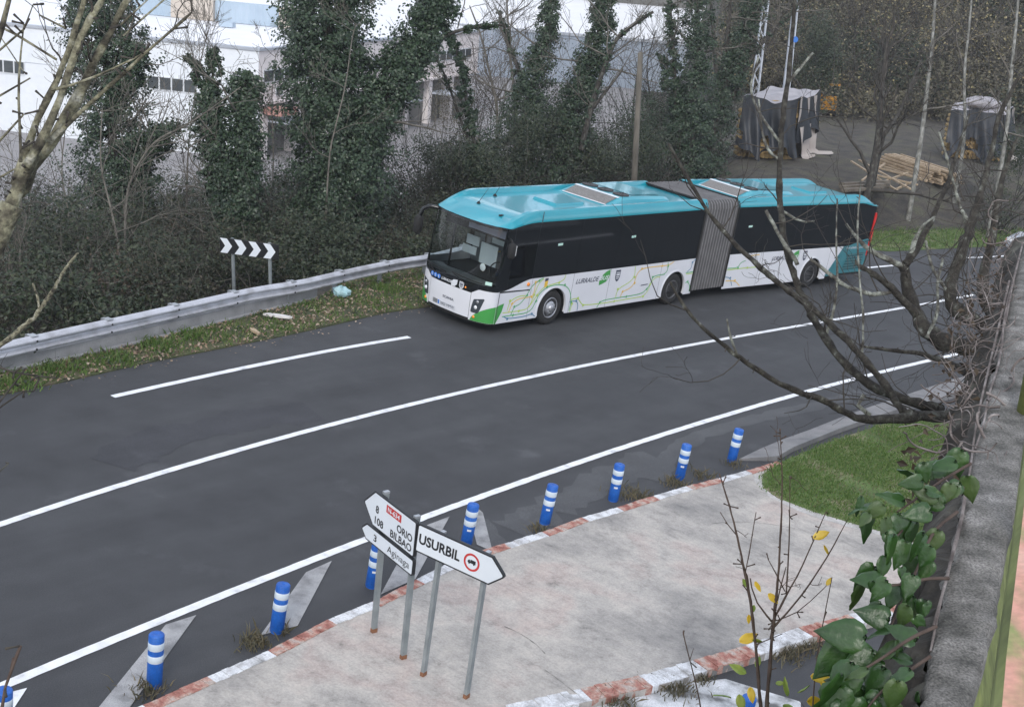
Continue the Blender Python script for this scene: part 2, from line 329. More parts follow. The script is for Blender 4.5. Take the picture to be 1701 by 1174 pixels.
M['orange'] = pm('faded_red_panel', [(.3, (.40, .20, .17)), (.7, (.46, .25, .21))], 2, .6)
# wood, trees
M['bark'] = pm('dark_bark', [(.3, (.018, .016, .014)), (.52, (.045, .040, .034)), (.72, (.10, .10, .085))], 9, .95, bump=.8, bscale=30, stretch=(1, 1, .5), speck=.3, sscale=25)
M['bark_dark'] = pm('dark_wet_bark', [(.34, (.018, .016, .014)), (.52, (.040, .036, .030)), (.64, (.075, .075, .062)), (.76, (.26, .27, .25))], 16, .95, bump=.8, bscale=50, detail=10, speck=.3, sscale=60)
M['bark_lichen'] = pm('lichen_bark', [(.30, (.035, .032, .028)), (.43, (.085, .080, .07)), (.56, (.21, .22, .19)), (.72, (.34, .36, .32))], 14, .95, bump=.8, bscale=50, detail=10, speck=.3, sscale=60)
M['bark_moss'] = pm('mossy_bark', [(.32, (.030, .026, .020)), (.44, (.10, .092, .065)), (.56, (.22, .21, .14)), (.70, (.36, .35, .29))], 16, .95, bump=.9, bscale=60, detail=10, speck=.35, sscale=70)
M['bark_pale'] = pm('pale_bark', [(.3, (.09, .085, .075)), (.5, (.20, .20, .18)), (.7, (.36, .36, .34))], 6, .95, bump=.5, bscale=25, stretch=(1, 1, .6))
M['twig'] = pm('twig', [(.3, (.026, .023, .020)), (.7, (.075, .066, .056))], 5, .95)
M['twig_pale'] = pm('pale_twig', [(.3, (.07, .063, .053)), (.7, (.19, .175, .15))], 4, .95)
M['sap'] = pm('sapling_bark', [(.3, (.045, .028, .022)), (.7, (.10, .07, .055))], 20, .8)
M['ivy'] = leafmat('ivy_leaves', [(0.0140, 0.0281, 0.0156), (0.0218, 0.0452, 0.0218), (0.0351, 0.0663, 0.0296), (0.0585, 0.0897, 0.0468)], .38, .15)
M['ever'] = leafmat('evergreen_leaves', [(0.0160, 0.0288, 0.0144), (0.0272, 0.0440, 0.0208), (0.0440, 0.0600, 0.0272), (0.0680, 0.0784, 0.0400)], .45, .2)
M['bramble'] = leafmat('bramble_leaves', [(0.0158, 0.0230, 0.0122), (0.0259, 0.0374, 0.0173), (0.0346, 0.0446, 0.0216), (0.0562, 0.0418, 0.0259), (0.0504, 0.0648, 0.0288)], .55, .2)
M['brown'] = leafmat('dead_leaves', [(0.0324, 0.0230, 0.0158), (0.0612, 0.0432, 0.0288), (0.0936, 0.0684, 0.0432), (0.0720, 0.0540, 0.0396)], .7, .2)
M['yellow'] = leafmat('autumn_leaves', [(.26, .22, .11), (.38, .33, .16), (.30, .23, .12), (.50, .44, .25)], .6, .35)
M['olive'] = leafmat('olive_leaves', [(.075, .073, .045), (.12, .11, .068), (.165, .15, .095), (.13, .105, .072)], .6, .25)
M['grass'] = leafmat('grass_blades', [(.060, .115, .022), (.090, .17, .034), (.13, .21, .05), (.19, .21, .09)], .6, .3)
M['drygrass'] = leafmat('dry_grass', [(.16, .13, .075), (.24, .20, .12), (.10, .085, .045)], .8, .3)
M['litter'] = leafmat('fallen_leaves', [(.30, .22, .15), (.20, .13, .085), (.42, .34, .26), (.13, .085, .06)], .8, .1)
M['bigivy'] = pm('large_ivy_leaf', [(.25, (.014, .040, .009)), (.5, (.025, .070, .014)), (.75, (.048, .105, .024))], 9, .33, speck=.15, sscale=60, bump=.25, bscale=30, spec=.55)
M['bigivy_pale'] = pm('pale_ivy_leaf', [(.25, (.026, .055, .014)), (.5, (.042, .080, .018)), (.75, (.07, .11, .03))], 9, .4, speck=.15, sscale=60, bump=.25, bscale=30)
M['yleaf'] = pm('yellow_leaf', [(.25, (.42, .26, .02)), (.5, (.62, .42, .03)), (.75, (.70, .52, .10))], 12, .5)
M['gleaf'] = pm('young_green_leaf', [(.25, (.10, .17, .03)), (.5, (.18, .27, .05)), (.75, (.32, .36, .06))], 12, .5)
M['vine'] = pm('dry_vine', [(.3, (.075, .060, .055)), (.5, (.16, .135, .125)), (.72, (.31, .28, .27))], 9, .95, speck=.2)
M['timber'] = pm('sawn_timber', [(.3, (.30, .22, .14)), (.7, (.46, .36, .25))], 3, .85, speck=.15, sscale=20)
M['timber_old'] = pm('weathered_timber', [(.3, (.085, .07, .055)), (.7, (.17, .145, .115))], 3, .9, speck=.2, sscale=20)
M['firewood'] = pm('firewood', [(.3, (.26, .17, .07)), (.7, (.42, .30, .13))], 3, .9, speck=.3, sscale=9)
M['tarp_black'] = pm('black_tarpaulin', [(.3, (.009, .011, .015)), (.55, (.015, .018, .024)), (.75, (.03, .036, .045))], 1.1, .5, bump=.7, bscale=3)
M['tarp_grey'] = pm('grey_tarpaulin', [(.3, (.24, .23, .25)), (.7, (.40, .38, .40))], 1.2, .6, bump=.6, bscale=4)
M['tarp_beige'] = pm('beige_tarpaulin', [(.3, (.34, .29, .26)), (.7, (.48, .43, .39))], 1.2, .65, bump=.6, bscale=4)
M['digger'] = pm('digger_orange', [(.3, (.50, .22, .02)), (.7, (.60, .29, .03))], 2, .5)
M['pole_wood'] = pm('pole_wood', [(.3, (.075, .068, .055)), (.7, (.15, .135, .11))], 2, .9, stretch=(3, 3, .3), speck=.15)
M['pole_steel'] = pm('pole_steel', [(.3, (.32, .35, .40)), (.7, (.42, .45, .50))], 2, .6, metal=.2)
M['rail_red'] = pm('primer_red_handrail', [(.36, (.24, .26, .09)), (.45, (.44, .27, .17)), (.53, (.56, .28, .21)), (.72, (.62, .36, .28))], 22, .65, stretch=(1, .35, 1), speck=.15, sscale=90, detail=10)
M['rail_green'] = pm('algae_handrail', [(.3, (.07, .085, .025)), (.55, (.17, .20, .06)), (.75, (.30, .31, .14))], 6, .75, speck=.15, sscale=50)
M['silver'] = pm('car_silver', [(.3, (.40, .43, .48)), (.7, (.46, .49, .54))], 2, .3, metal=.4, coat=.8)
M['cyan'] = pm('pale_cyan_plastic', [(.3, (.30, .50, .54)), (.7, (.40, .58, .62))], 6, .5)
M['scrap'] = pm('white_scrap', [(.3, (.62, .60, .58)), (.7, (.74, .72, .70))], 6, .6)

# ------------------------------------------------------------------ terrain
GL = np.array([(-24, 0), (-12.6, 18.5), (-9.98, 24.4), (-8.1, 27.85), (-6.5, 31.1), (-5.3, 33.4), (-4.43, 35.02), (-3.56, 37.21), (-1.2, 40.9),
               (2, 45.4), (7, 51), (11.2, 54.6), (14.6, 57.0), (18.6, 60.8), (26, 67), (44, 83), (90, 124)], float)
def gl_dist(x, y):                       # metres beyond the guardrail line, negative on the road side
    x = np.asarray(x, float); y = np.asarray(y, float); best = np.full(x.shape, 1e9); sg = np.zeros(x.shape)
    for a, b in zip(GL[:-1], GL[1:]):
        d = b - a; L2 = d @ d; t = np.clip(((x - a[0]) * d[0] + (y - a[1]) * d[1]) / L2, 0, 1)
        qx, qy = x - a[0] - t * d[0], y - a[1] - t * d[1]; D = np.hypot(qx, qy)
        cr_ = d[0] * qy - d[1] * qx; m = D < best; best = np.where(m, D, best); sg = np.where(m, np.sign(cr_), sg)
    return best * sg
def ground_z(x, y):
    x = np.asarray(x, float); y = np.asarray(y, float); w = gl_dist(x, y)
    val = -np.minimum(6.0, .36 * np.maximum(w - .5, 0)) + .087 * x * sstep(6, 20, w)
    val = val + np.minimum(.20 * np.maximum(y - 190, 0), 22)
    yard = (.087 * x - .30 + np.minimum(.35 * np.maximum(y - 96, 0), 22) * sstep(0, 12, x - 6)) * sstep(0, 5, w)
    m = sstep(2.5, 9.5, x - .10 * (y - 60))
    z = val * (1 - m) + yard * m
    z = np.where(w < 0, -.07, np.minimum(z, 200) - .07 * (1 - sstep(0, .6, w)))
    near = sstep(-2, -8, y - .2 * np.abs(x))      # bank below the viewer
    return z + near * 0
def gz(x, y): return float(ground_z(np.array([x]), np.array([y]))[0])

xs = np.concatenate([np.arange(-160, -30, 6), np.arange(-30, 46, .9), np.arange(46, 190, 6)])
ys = np.concatenate([np.arange(-12, 10, 3), np.arange(10, 100, .9), np.arange(100, 140, 3), np.arange(140, 330, 9)])
XX, YY = np.meshgrid(xs, ys, indexing='ij'); ZZ = ground_z(XX, YY)
ZZ = ZZ + np.where((gl_dist(XX, YY) > 1.5), .12 * np.sin(XX * 1.7 + YY * .6) * np.sin(YY * 1.1 - XX * .5), 0)
mb = MB(); mb.grid(np.stack([XX, YY, ZZ], -1), True); tag(mb.build('ground', M['soil']), kind='structure')

def sheet(name, poly, z, mat, kind='structure', label=None, thick=0.0, zf=None, parent=None):
    mb = MB(); n = len(poly); V = [(p[0], p[1], zf(p[0], p[1]) if zf else z) for p in poly]; F = [list(range(n))]
    if thick:
        V += [(p[0], p[1], z - thick) for p in poly]; F += [[i, (i + 1) % n, n + (i + 1) % n, n + i] for i in range(n)]
    mb.add(V, F); o = mb.build(name, mat, parent); return tag(o, label, kind=kind) if parent is None else o
def GP(pts, z=0.0): return [tuple(G(x, y, z)[:2]) for x, y in pts]
road_poly = [(-26, 0)] + [tuple(p) for p in GL[1:14]] + [(26, 66), (44, 82), (60, 80), (26, 48), (14.5, 37.2), (11, 31), (10, 12), (2, 4), (-20, -2)]
road = sheet('road', road_poly, 0.0, M['asphalt'])

def ribbon(name, pts, wid, z, mat, step=.14, jitter=0.035):
    P = np.array(pts, float); T = np.gradient(P, axis=0)
    d = np.concatenate([[0], np.cumsum(np.linalg.norm(np.diff(P, axis=0), axis=1))]); s_ = np.arange(0, d[-1], step); s_ = np.append(s_, d[-1])
    # smooth curve through the traced points
    deg = min(3, len(P) - 1); fx = np.polyfit(d, P[:, 0], deg); fy = np.polyfit(d, P[:, 1], deg)
    Q = np.stack([np.polyval(fx, s_), np.polyval(fy, s_)], 1); t = np.gradient(Q, axis=0); t /= np.linalg.norm(t, axis=1)[:, None]; n_ = np.stack([-t[:, 1], t[:, 0]], 1)
    wa = wid / 2 * (1 + jitter * rng.normal(size=len(Q))); wb = wid / 2 * (1 + jitter * rng.normal(size=len(Q)))
    A = Q + n_ * wa[:, None]; B = Q - n_ * wb[:, None]; zc = np.full(len(Q), z)
    mb = MB(); mb.grid(np.stack([np.column_stack([A, zc]), np.column_stack([B, zc])], 1)); return tag(mb.build(name, mat), kind='structure')
edge = GP([(-160, 1210), (0, 1141), (240, 1040), (480, 946), (680, 868), (860, 803), (1020, 748), (1184, 697), (1327, 655), (1432, 625), (1597, 587)])
ribbon('edge_line', edge, .155, .008, M['paint'])
cen = GP([(-160, 925), (0, 876), (180, 815), (330, 764.5), (500, 708), (700, 651), (900, 606.5), (1080, 588.5 - 14), (1240, 561 - 3), (1380, 529), (1511, 508), (1620, 490.6), (1700, 478)])
cen = GP([(-160, 925), (0, 876), (165, 819), (330, 765), (500, 714.5), (700, 681 - 22), (850, 640), (1080, 590), (1230, 560), (1380, 529), (1511, 508), (1620, 490.6)])
ribbon('centre_line', cen, .145, .008, M['paint'])
ribbon('lane_line', GP([(187, 659), (320, 629.5), (440, 604), (560, 580.5), (680, 560)]), .15, .008, M['paint'])
ribbon('lane_line', GP([(1340, 455), (1441, 445), (1486, 441)]), .15, .008, M['paint'])
ribbon('lane_line', GP([(1605, 428.5), (1640, 427), (1690, 424)]), .15, .008, M['paint'])
# old asphalt margin along the near side and worn arcs
def blotch(name, pts, z, mat, amp=.10):
    P = np.array(GP(pts)); out = []
    for a, b in zip(P, np.roll(P, -1, 0)):
        k = max(2, int(np.linalg.norm(b - a) / .22))
        for i in range(k): out.append(a + (b - a) * i / k + rng.normal(size=2) * amp)
    return sheet(name, [tuple(q) for q in out], z, mat)
M['worn'] = asphaltmat('worn_asphalt', (.056, .058, .063), (.074, .076, .081), (.095, .097, .101))
M['stain'] = asphaltmat('stained_asphalt', (.036, .037, .042), (.046, .047, .053), (.060, .061, .068))
ribbon('road_wear', GP([(1430, 650), (1330, 678), (1240, 703), (1180, 717), (1135, 735), (1110, 762), (1098, 800)]), .42, .004, M['worn'], .25, .16)
ribbon('road_wear', GP([(850, 880), (900, 850), (960, 822), (1030, 785), (1095, 762)]), .75, .0045, M['worn'], .22, .22)
ribbon('road_wear', GP([(790, 862), (812, 890), (830, 915)]), .45, .0052, M['worn'], .15, .12)
ribbon('road_stain', GP([(180, 770), (240, 742), (310, 716), (380, 702), (445, 690), (520, 682)]), .9, .004, M['stain'], .22, .22)

# diagonal hatch marks, worn
for i, p in enumerate([[(160, 1180), (275, 1038), (326, 1022), (212, 1180)], [(432, 1056), (508, 951), (551, 932), (494, 1040)],
                       [(632, 988), (690, 880), (747, 858), (690, 962)], [(785, 838), (802, 852), (818, 916), (792, 905), (778, 850)], [(-40, 1230), (10, 1152), (45, 1143), (8, 1200)]]):
    sheet('road_hatch_mark', GP(p), .0125, M['paint_worn'] if i < 4 else M['paint'])

# ------------------------------------------------------------------ apron, kerbs, gutter, lawn
AP = .12
kerb_px = [(120, 1225), (236, 1172), (344, 1124), (445, 1081), (545, 1029), (618, 1000), (691, 963), (764, 926), (837, 903), (900, 884), (966, 860), (1025, 843), (1085, 824), (1140, 808), (1192, 795), (1239, 782), (1290, 767)]
kerb2_px = [(860, 1192), (984, 1163), (1084, 1141), (1175, 1114), (1263, 1088), (1350, 1058), (1432, 1036), (1490, 1022), (1560, 1004)]
K1 = np.array(GP(kerb_px, AP)); K2 = np.array(GP(kerb2_px, AP))
rim_px = [(1266, 790), (1268, 812), (1290, 828), (1350, 851), (1420, 872), (1480, 889), (1560, 905), (1640, 915)]
apron_poly = [tuple(p) for p in K1] + GP(rim_px, AP) + [(10.8, 24.2), (10.5, 23.0)] + [tuple(p) for p in K2[::-1]] + [(-2.0, 12.0), (-4.5, 12.0)]
sheet('apron', apron_poly, AP, M['apron'], thick=.16)
def kerb(label, P, bounds, inward, start_white, wd=.17):
    root = thing('kerb', label, None, kind='structure'); k = 0; colour = start_white
    for a, b in zip(P[:-1], P[1:]):
        d = b - a; L = np.linalg.norm(d); d /= L; n_ = np.array([-d[1], d[0]]) * inward
        nb = max(1, round(L / .118)); w = L / nb
        for i in range(nb):
            c = a + d * (i + .5) * w + n_ * wd / 2
            mb = MB(); hz = .165 + .006 * rng.normal()
            mb.box((0, 0, 0), (w - .005, wd + .006 * rng.normal(), hz))
            o = mb.build('brick', M['brick_white'] if colour else M['brick_red'], root)
            o.location = (c[0], c[1], AP + .012 - hz / 2 + .004 * rng.normal()); o.rotation_euler = (0.02 * rng.normal(), 0.015 * rng.normal(), math.atan2(d[1], d[0]) + .02 * rng.normal())
        mb = MB(); mb.box(np.append((a + b) / 2 + n_ * wd / 2, AP - .085), (L, wd - .02, .15), (np.append(d, 0), np.append(n_, 0), (0, 0, 1)))
        mb.build('mortar_bed', M['mortar'], root)
        colour = not colour
    return root
kerb('red and white painted brick kerb along the road edge of the concrete apron', K1, None, -1, True)
kerb('red and white painted brick kerb on the lower edge of the concrete apron', K2, None, 1, True, .30)
# lawn
lawn_px = [(1266, 790), (1300, 768), (1380, 735), (1460, 708), (1540, 694), (1640, 686), (1760, 690), (1760, 930), (1560, 905), (1480, 889), (1420, 872), (1350, 851), (1290, 828), (1268, 812)]
lawn_poly = np.array(GP(lawn_px, .10)); sheet('lawn', [tuple(p) for p in lawn_poly], .135, M['turf'], thick=.2)
def inpoly(P, poly):
    x, y = P[:, 0], P[:, 1]; c = np.zeros(len(P), bool); q = np.roll(poly, 1, 0)
    for (x1, y1), (x2, y2) in zip(poly, q):
        m = ((y1 > y) != (y2 > y)) & (x < (x2 - x1) * (y - y1) / (y2 - y1 + 1e-12) + x1); c ^= m
    return c
def sample(poly, n):
    poly = np.asarray(poly); lo, hi = poly.min(0), poly.max(0); out = np.zeros((0, 2))
    while len(out) < n:
        P = rng.uniform(lo, hi, (n * 2, 2)); out = np.concatenate([out, P[inpoly(P, poly)]])
    return out[:n]
def blades(mb, P2, z, h, w=.012, lean=.5):
    n = len(P2); P = np.column_stack([P2, np.broadcast_to(z, (n,))]); a = rng.uniform(0, 2 * math.pi, n); b = rng.uniform(0, 2 * math.pi, n)
    h = np.broadcast_to(h, (n,)) * rng.uniform(.5, 1.3, n); s = np.stack([np.cos(a), np.sin(a), 0 * a], 1) * w
    L = np.stack([np.cos(b), np.sin(b), 0 * b], 1) * (h * lean * rng.uniform(.2, 1.4, n))[:, None]
    mid = P + L * .4 + np.array([0, 0, 1]) * (h * .65)[:, None]; tip = P + L + np.array([0, 0, 1]) * h[:, None]
    V = np.stack([P - s, P + s, mid + s * .7, tip, mid - s * .7], 1).reshape(-1, 3)
    mb.quads(V, np.arange(5 * n).reshape(n, 5))
def patchy(P, f, ph=0.0): return np.sin(P[:, 0] * f + ph) * np.sin(P[:, 1] * f * 1.3 + 2 * ph) + .5 * np.sin(P[:, 0] * f * 2.7 + P[:, 1] * f * 2.1 + ph)
P = sample(lawn_poly, 52000) + rng.normal(size=(52000, 2)) * .06; keep = patchy(P, 1.3, .7) + rng.normal(size=len(P)) * .5 > -.62
mb = MB(); soil_ = dense_ = None
mb = MB(); blades(mb, P[keep], .13, .055, .011, .8); tag(mb.build('grass', M['grass']), kind='stuff')
P = sample(lawn_poly, 5000); keep = patchy(P, 1.3, .7) + rng.normal(size=len(P)) * .4 < -.15
mb = MB(); blades(mb, P[keep], .13, .04, .010, 1.2); tag(mb.build('dry_grass', M['drygrass']), kind='stuff')
# gutter slabs up the road, dark step on the road side
gut = [((1227, 765), (1290, 766)), ((1262, 748), (1318, 750)), ((1300, 732), (1350, 737)), ((1345, 716), (1392, 720)), ((1395, 696), (1440, 703)), ((1450, 676), (1500, 684)), ((1510, 656), (1560, 668)), ((1575, 634), (1640, 648)), ((1660, 612), (1720, 628))]
groot = thing('gutter', None, None, kind='structure')
for (a0, b0), (a1, b1) in zip(gut[:-1], gut[1:]):
    q = [np.array(G(*v, 0.0)) for v in (a0, a1, b1, b0)]; cen_ = sum(q) / 4
    V = []
    for dz in (-.06, 1):
        for i, p_ in enumerate(q):
            e = p_ + (cen_ - p_) * .012; V.append((e[0], e[1], -.06 if dz < 0 else (.045 if i < 2 else .125)))
    mb = MB(); mb.add(V, [[3, 2, 1, 0], [4, 5, 6, 7], [0, 1, 5, 4], [1, 2, 6, 5], [2, 3, 7, 6], [3, 0, 4, 7]]); mb.build('slab', M['gutter'], groot)
ribbon('apron_rim', GP(rim_px, AP), .26, AP + .004, M['paint_patchy'] if False else M['rim_light'], .16, .12)
for pts in ([(838, 1040), (880, 1062), (905, 1085)], [(905, 1112), (930, 1130), (955, 1150)], [(1180, 870), (1260, 868), (1330, 880)]):
    ribbon('concrete_crack', GP(pts, AP), .014, AP + .003, M['crack'], .09, .5)
# lower forecourt beyond the second kerb
sheet('forecourt_paint', GP([(940, 1190), (985, 1172), (1060, 1150), (1130, 1136), (1205, 1128), (1250, 1142), (1330, 1166), (1330, 1200), (940, 1220)]), .012, M['paint_patchy'])

# ------------------------------------------------------------------ verge with grass and leaves
strip_px = [(-120, 648), (0, 622), (100, 602), (240, 570), (420, 524), (528, 498)]
verge_far = GP(strip_px) + [tuple(p) for p in (GL[6:10] + np.array([-.5, .4]))]
verge_near = GP([(-120, 690), (0, 657), (110, 634), (250, 602), (440, 565), (520, 548), (640, 520), (712, 510)]) + [(-.3, 37.2), (3.2, 43.0)]
verge_poly = np.array(verge_far + verge_near[::-1]); sheet('verge', [tuple(p) for p in verge_poly], .03, M['verge'], thick=.1)
vpolyR = np.array([(6, 49.0), (10.6, 52.2), (14.4, 53.9), (18.2, 57.5), (26, 64.6), (26, 69), (18, 62.5), (14, 58.5), (9, 55)])
sheet('verge', [tuple(p) for p in vpolyR], .03, M['turf'], thick=.1)
P = sample(verge_poly, 15000); keep = patchy(P, 2.1, .2) + rng.normal(size=len(P)) * .7 > .1
mb = MB(); blades(mb, P[keep], .03, .10, .014, .8)
for c in ((1, 35), (95, 618), (262, 578), (25, 640), (320, 562), (195, 600)):
    q = G(*c) if c[0] > 2 else np.array([-3.6, 35.2, 0]); Q = q[:2] + rng.normal(size=(150, 2)) * .22; blades(mb, Q, .03, .17, .014, .8)
P = sample(vpolyR, 9000); blades(mb, P, .03, .10, .016, .8)
tag(mb.build('grass', M['grass']), kind='stuff')
P = sample(verge_poly, 4200); mb = MB(); N = rng.normal(size=(len(P), 3)) * .5 + np.array([0, 0, 1]); mb.leaves(np.column_stack([P, rng.uniform(.045, .08, len(P))]), N, rng.uniform(.04, .12, len(P)), .7)
P = sample(verge_poly, 1500); P = P + np.array([.5, -.4]) * rng.uniform(.2, .8, (len(P), 1)); N = rng.normal(size=(len(P), 3)) * .3 + np.array([0, 0, 1])
mb.leaves(np.column_stack([P, np.full(len(P), .05)]), N, rng.uniform(.03, .08, len(P)), .7)
tag(mb.build('fallen_leaves', M['litter']), kind='stuff')
P = sample(verge_poly, 2600); keep = patchy(P, 3.1, 1.4) > .35; mb = MB(); Q = np.column_stack([P[keep], rng.uniform(.05, .16, keep.sum())])
mb.leaves(Q, rng.normal(size=(len(Q), 3)) * .6 + np.array([0, 0, 1]), rng.uniform(.05, .11, len(Q)), .7); tag(mb.build('verge_weeds', M['ever']), kind='stuff')
# weeds along the kerbs
mb = MB(); mb2 = MB()
for c, k, s in (((242, 1150), 150, .12), ((425, 1068), 220, .11), ((470, 1050), 60, .05), ((895, 880), 90, .08), ((1050, 823), 260, .20), ((1120, 803), 160, .13), ((1165, 792), 90, .12), ((1220, 773), 80, .10),
                ((1025, 1166), 220, .13), ((1120, 1142), 320, .16), ((1165, 1130), 120, .1), ((1300, 1085), 300, .16), ((1340, 1074), 200, .15), ((1010, 1160), 90, .1)):
    k = int(k * .55); q = G(*c); Q = q[:2] + rng.normal(size=(k, 2)) * s
    blades(mb, Q, .0, .13, .010, .9); blades(mb2, q[:2] + rng.normal(size=(k // 3, 2)) * s * 1.2, .0, .12, .010, 1.2)
tag(mb.build('kerb_weeds', M['olive']), kind='stuff'); tag(mb2.build('dry_weeds', M['drygrass']), kind='stuff')

# low concrete wall under the guardrail
W = np.array(GP(strip_px)); wroot = thing('concrete_wall', 'low smooth grey concrete wall under the guardrail', 'wall')
dW = np.concatenate([[0], np.cumsum(np.linalg.norm(np.diff(W, axis=0), axis=1))])
def along(P, d, s): return np.array([np.interp(s, d, P[:, 0]), np.interp(s, d, P[:, 1])])
cuts = np.arange(0, dW[-1], 2.9).tolist() + [dW[-1]]
for s0, s1 in zip(cuts[:-1], cuts[1:]):
    prof = [(-.02, -.05), (-.02, .06), (.03, .09), (.06, .31), (.26, .31), (.28, -.05)]; V = []
    ss = np.linspace(s0 + .004, s1 - .004, 4)
    for s_ in ss:
        a = along(W, dW, s_); t = along(W, dW, min(s_ + .3, dW[-1])) - along(W, dW, max(s_ - .3, 0)); t /= np.linalg.norm(t); n_ = np.array([-t[1], t[0]])
        V.append([(a[0] + n_[0] * o, a[1] + n_[1] * o, z) for o, z in prof] + [(a[0] + n_[0] * prof[0][0], a[1] + n_[1] * prof[0][0], prof[0][1])])
    mb = MB(); mb.grid(V); mb.add([v for v in V[0][:-1]], [list(range(6))]); mb.add([v for v in V[-1][:-1]], [list(range(6))]); mb.build('wall_segment', M['concrete'], wroot)
mb = MB()
for s_ in np.arange(.2, dW[-1], .03):
    a = along(W, dW, s_); t = along(W, dW, min(s_ + .3, dW[-1])) - along(W, dW, max(s_ - .3, 0)); t /= np.linalg.norm(t); n_ = np.array([-t[1], t[0]])
    c = np.array([*(a + n_ * .24), .31]); mb.leaves(c + rng.normal(size=(3, 3)) * [.04, .04, .03], rng.normal(size=(3, 3)) + [0, 0, .8], rng.uniform(.03, .07, 3), .6)
tag(mb.build('moss', M['grass']), kind='stuff')

# guardrail
RL = np.array(GP([(-130, 614), (0, 585), (128, 556), (240, 531), (420, 490), (500, 477), (593, 455), (666, 440), (709, 434)], .52) + [(-1.0, 41.0), (2.2, 45.5), (6.6, 50.6)])
dR = np.concatenate([[0], np.cumsum(np.linalg.norm(np.diff(RL, axis=0), axis=1))])
gr = thing('guardrail', 'galvanised steel guardrail with W shaped beam curving along the verge', 'guardrail', tuple(np.append(along(RL, dR, 6), 0)))
g0 = np.array(gr.location)
beam = [(.055, .355), (-.01, .375), (-.05, .405), (-.055, .43), (.03, .48), (.045, .515), (.03, .55), (-.055, .60), (-.05, .625), (.0, .665), (.07, .69), (.075, .68)]
def railframe(s_):
    a = along(RL, dR, s_); t = along(RL, dR, min(s_ + .8, dR[-1])) - along(RL, dR, max(s_ - .8, 0)); t /= np.linalg.norm(t); return a, t, np.array([-t[1], t[0]])
def wbeam(s0, s1, off=0.0):
    V = []
    for s_ in np.linspace(s0, s1, 9):
        a, t, n_ = railframe(s_); V.append([(a[0] + n_[0] * (o + off), a[1] + n_[1] * (o + off), z) for o, z in beam])
    mb = MB(); mb.grid(V); return mb
rails = np.arange(.5, dR[-1] - 4, 4.0)
for i, s0 in enumerate(rails):
    o = wbeam(s0, s0 + 4.12, -.004 * (i % 2)).build('rail', M['galv_old'], gr, g0)
for s_ in np.arange(.6, dR[-1] - 1, 2.0):
    a, t, n_ = railframe(s_); t3, n3 = np.append(t, 0), np.append(n_, 0)
    mb = MB(); c = np.append(a + n_ * .20, .12); mb.box(c, (.055, .10, 1.1), (t3, n3, (0, 0, 1))); mb.box(c + n3 * .04, (.10, .012, 1.1), (t3, n3, (0, 0, 1))); mb.build('post', M['galv'], gr, g0)
    mb = MB(); mb.box(np.append(a + n_ * .09, .515), (.11, .11, .22), (t3, n3, (0, 0, 1))); mb.box(np.append(a + n_ * .08, .688), (.16, .17, .012), (t3, n3, (0, 0, 1))); mb.build('spacer', M['galv'], gr, g0)
    mb = MB()
    for dz in (.43, .60):
        mb.lathe([(.022, 0), (.022, .018), (0, .02)], np.append(a - n_ * .052, dz), (t3, (0, 0, 1), -n3), 8)
    mb.build('bolt', M['chassis'], gr, g0)

# thin winter haze over the whole valley
mb = MB(); mb.box((10, 155, 17.5), (420, 420, 58)); hz = mb.build('haze', None); hz['kind'] = 'stuff'
hm = bpy.data.materials.new('haze'); hm.use_nodes = True; hn = hm.node_tree.nodes; hn.clear()
ho = hn.new('ShaderNodeOutputMaterial'); hv = hn.new('ShaderNodeVolumePrincipled'); hv.inputs['Color'].default_value = (.90, .94, 1.0, 1); hv.inputs['Density'].default_value = .0005; hv.inputs['Anisotropy'].default_value = .2
hm.node_tree.links.new(hv.outputs[0], ho.inputs['Volume']); hz.data.materials.append(hm)

# ------------------------------------------------------------------ valley street and buildings
Z0 = -6.0
sp = [LEV(*q, Z0) for q in ((600, 330), (745, 262), (790, 195), (700, 160), (560, 240))]
def lvl(x, y, z=Z0): return np.array([x, y, 0]) + UP * 0 + np.array([0, 0, z + .0875 * x])
mb = MB(); mb.add([lvl(-60, 62, Z0 + .12), lvl(6, 62, Z0 + .12), lvl(9, 170, Z0 + .12), lvl(-60, 170, Z0 + .12)], [[0, 1, 2, 3]]); tag(mb.build('street', M['street']), kind='structure')
mb = MB(); a, b = LEV(676, 301, Z0 + .14), LEV(724, 281, Z0 + .14); w_ = np.array([.5, -.05, 0]); mb.add([a, a + w_, b + w_, b], [[0, 1, 2, 3]]); tag(mb.build('street_line', M['paint']), kind='structure')

def bframe(o, xdir):                     # level frame standing plumb
    x = np.asarray(xdir, float); x = x - UP * (x @ UP); x /= np.linalg.norm(x); y = np.cross(UP, x)
    return Matrix(((x[0], y[0], UP[0], o[0]), (x[1], y[1], UP[1], o[1]), (x[2], y[2], UP[2], o[2]), (0, 0, 0, 1)))
def boxpart(name, mat, root, lo, hi):
    mb = MB(); lo = np.array(lo, float); hi = np.array(hi, float); mb.box((lo + hi) / 2, hi - lo); return mb.build(name, mat, root)
C0 = LEV(430, 85, 1.25) - UP * 7.25      # corner of the white hall
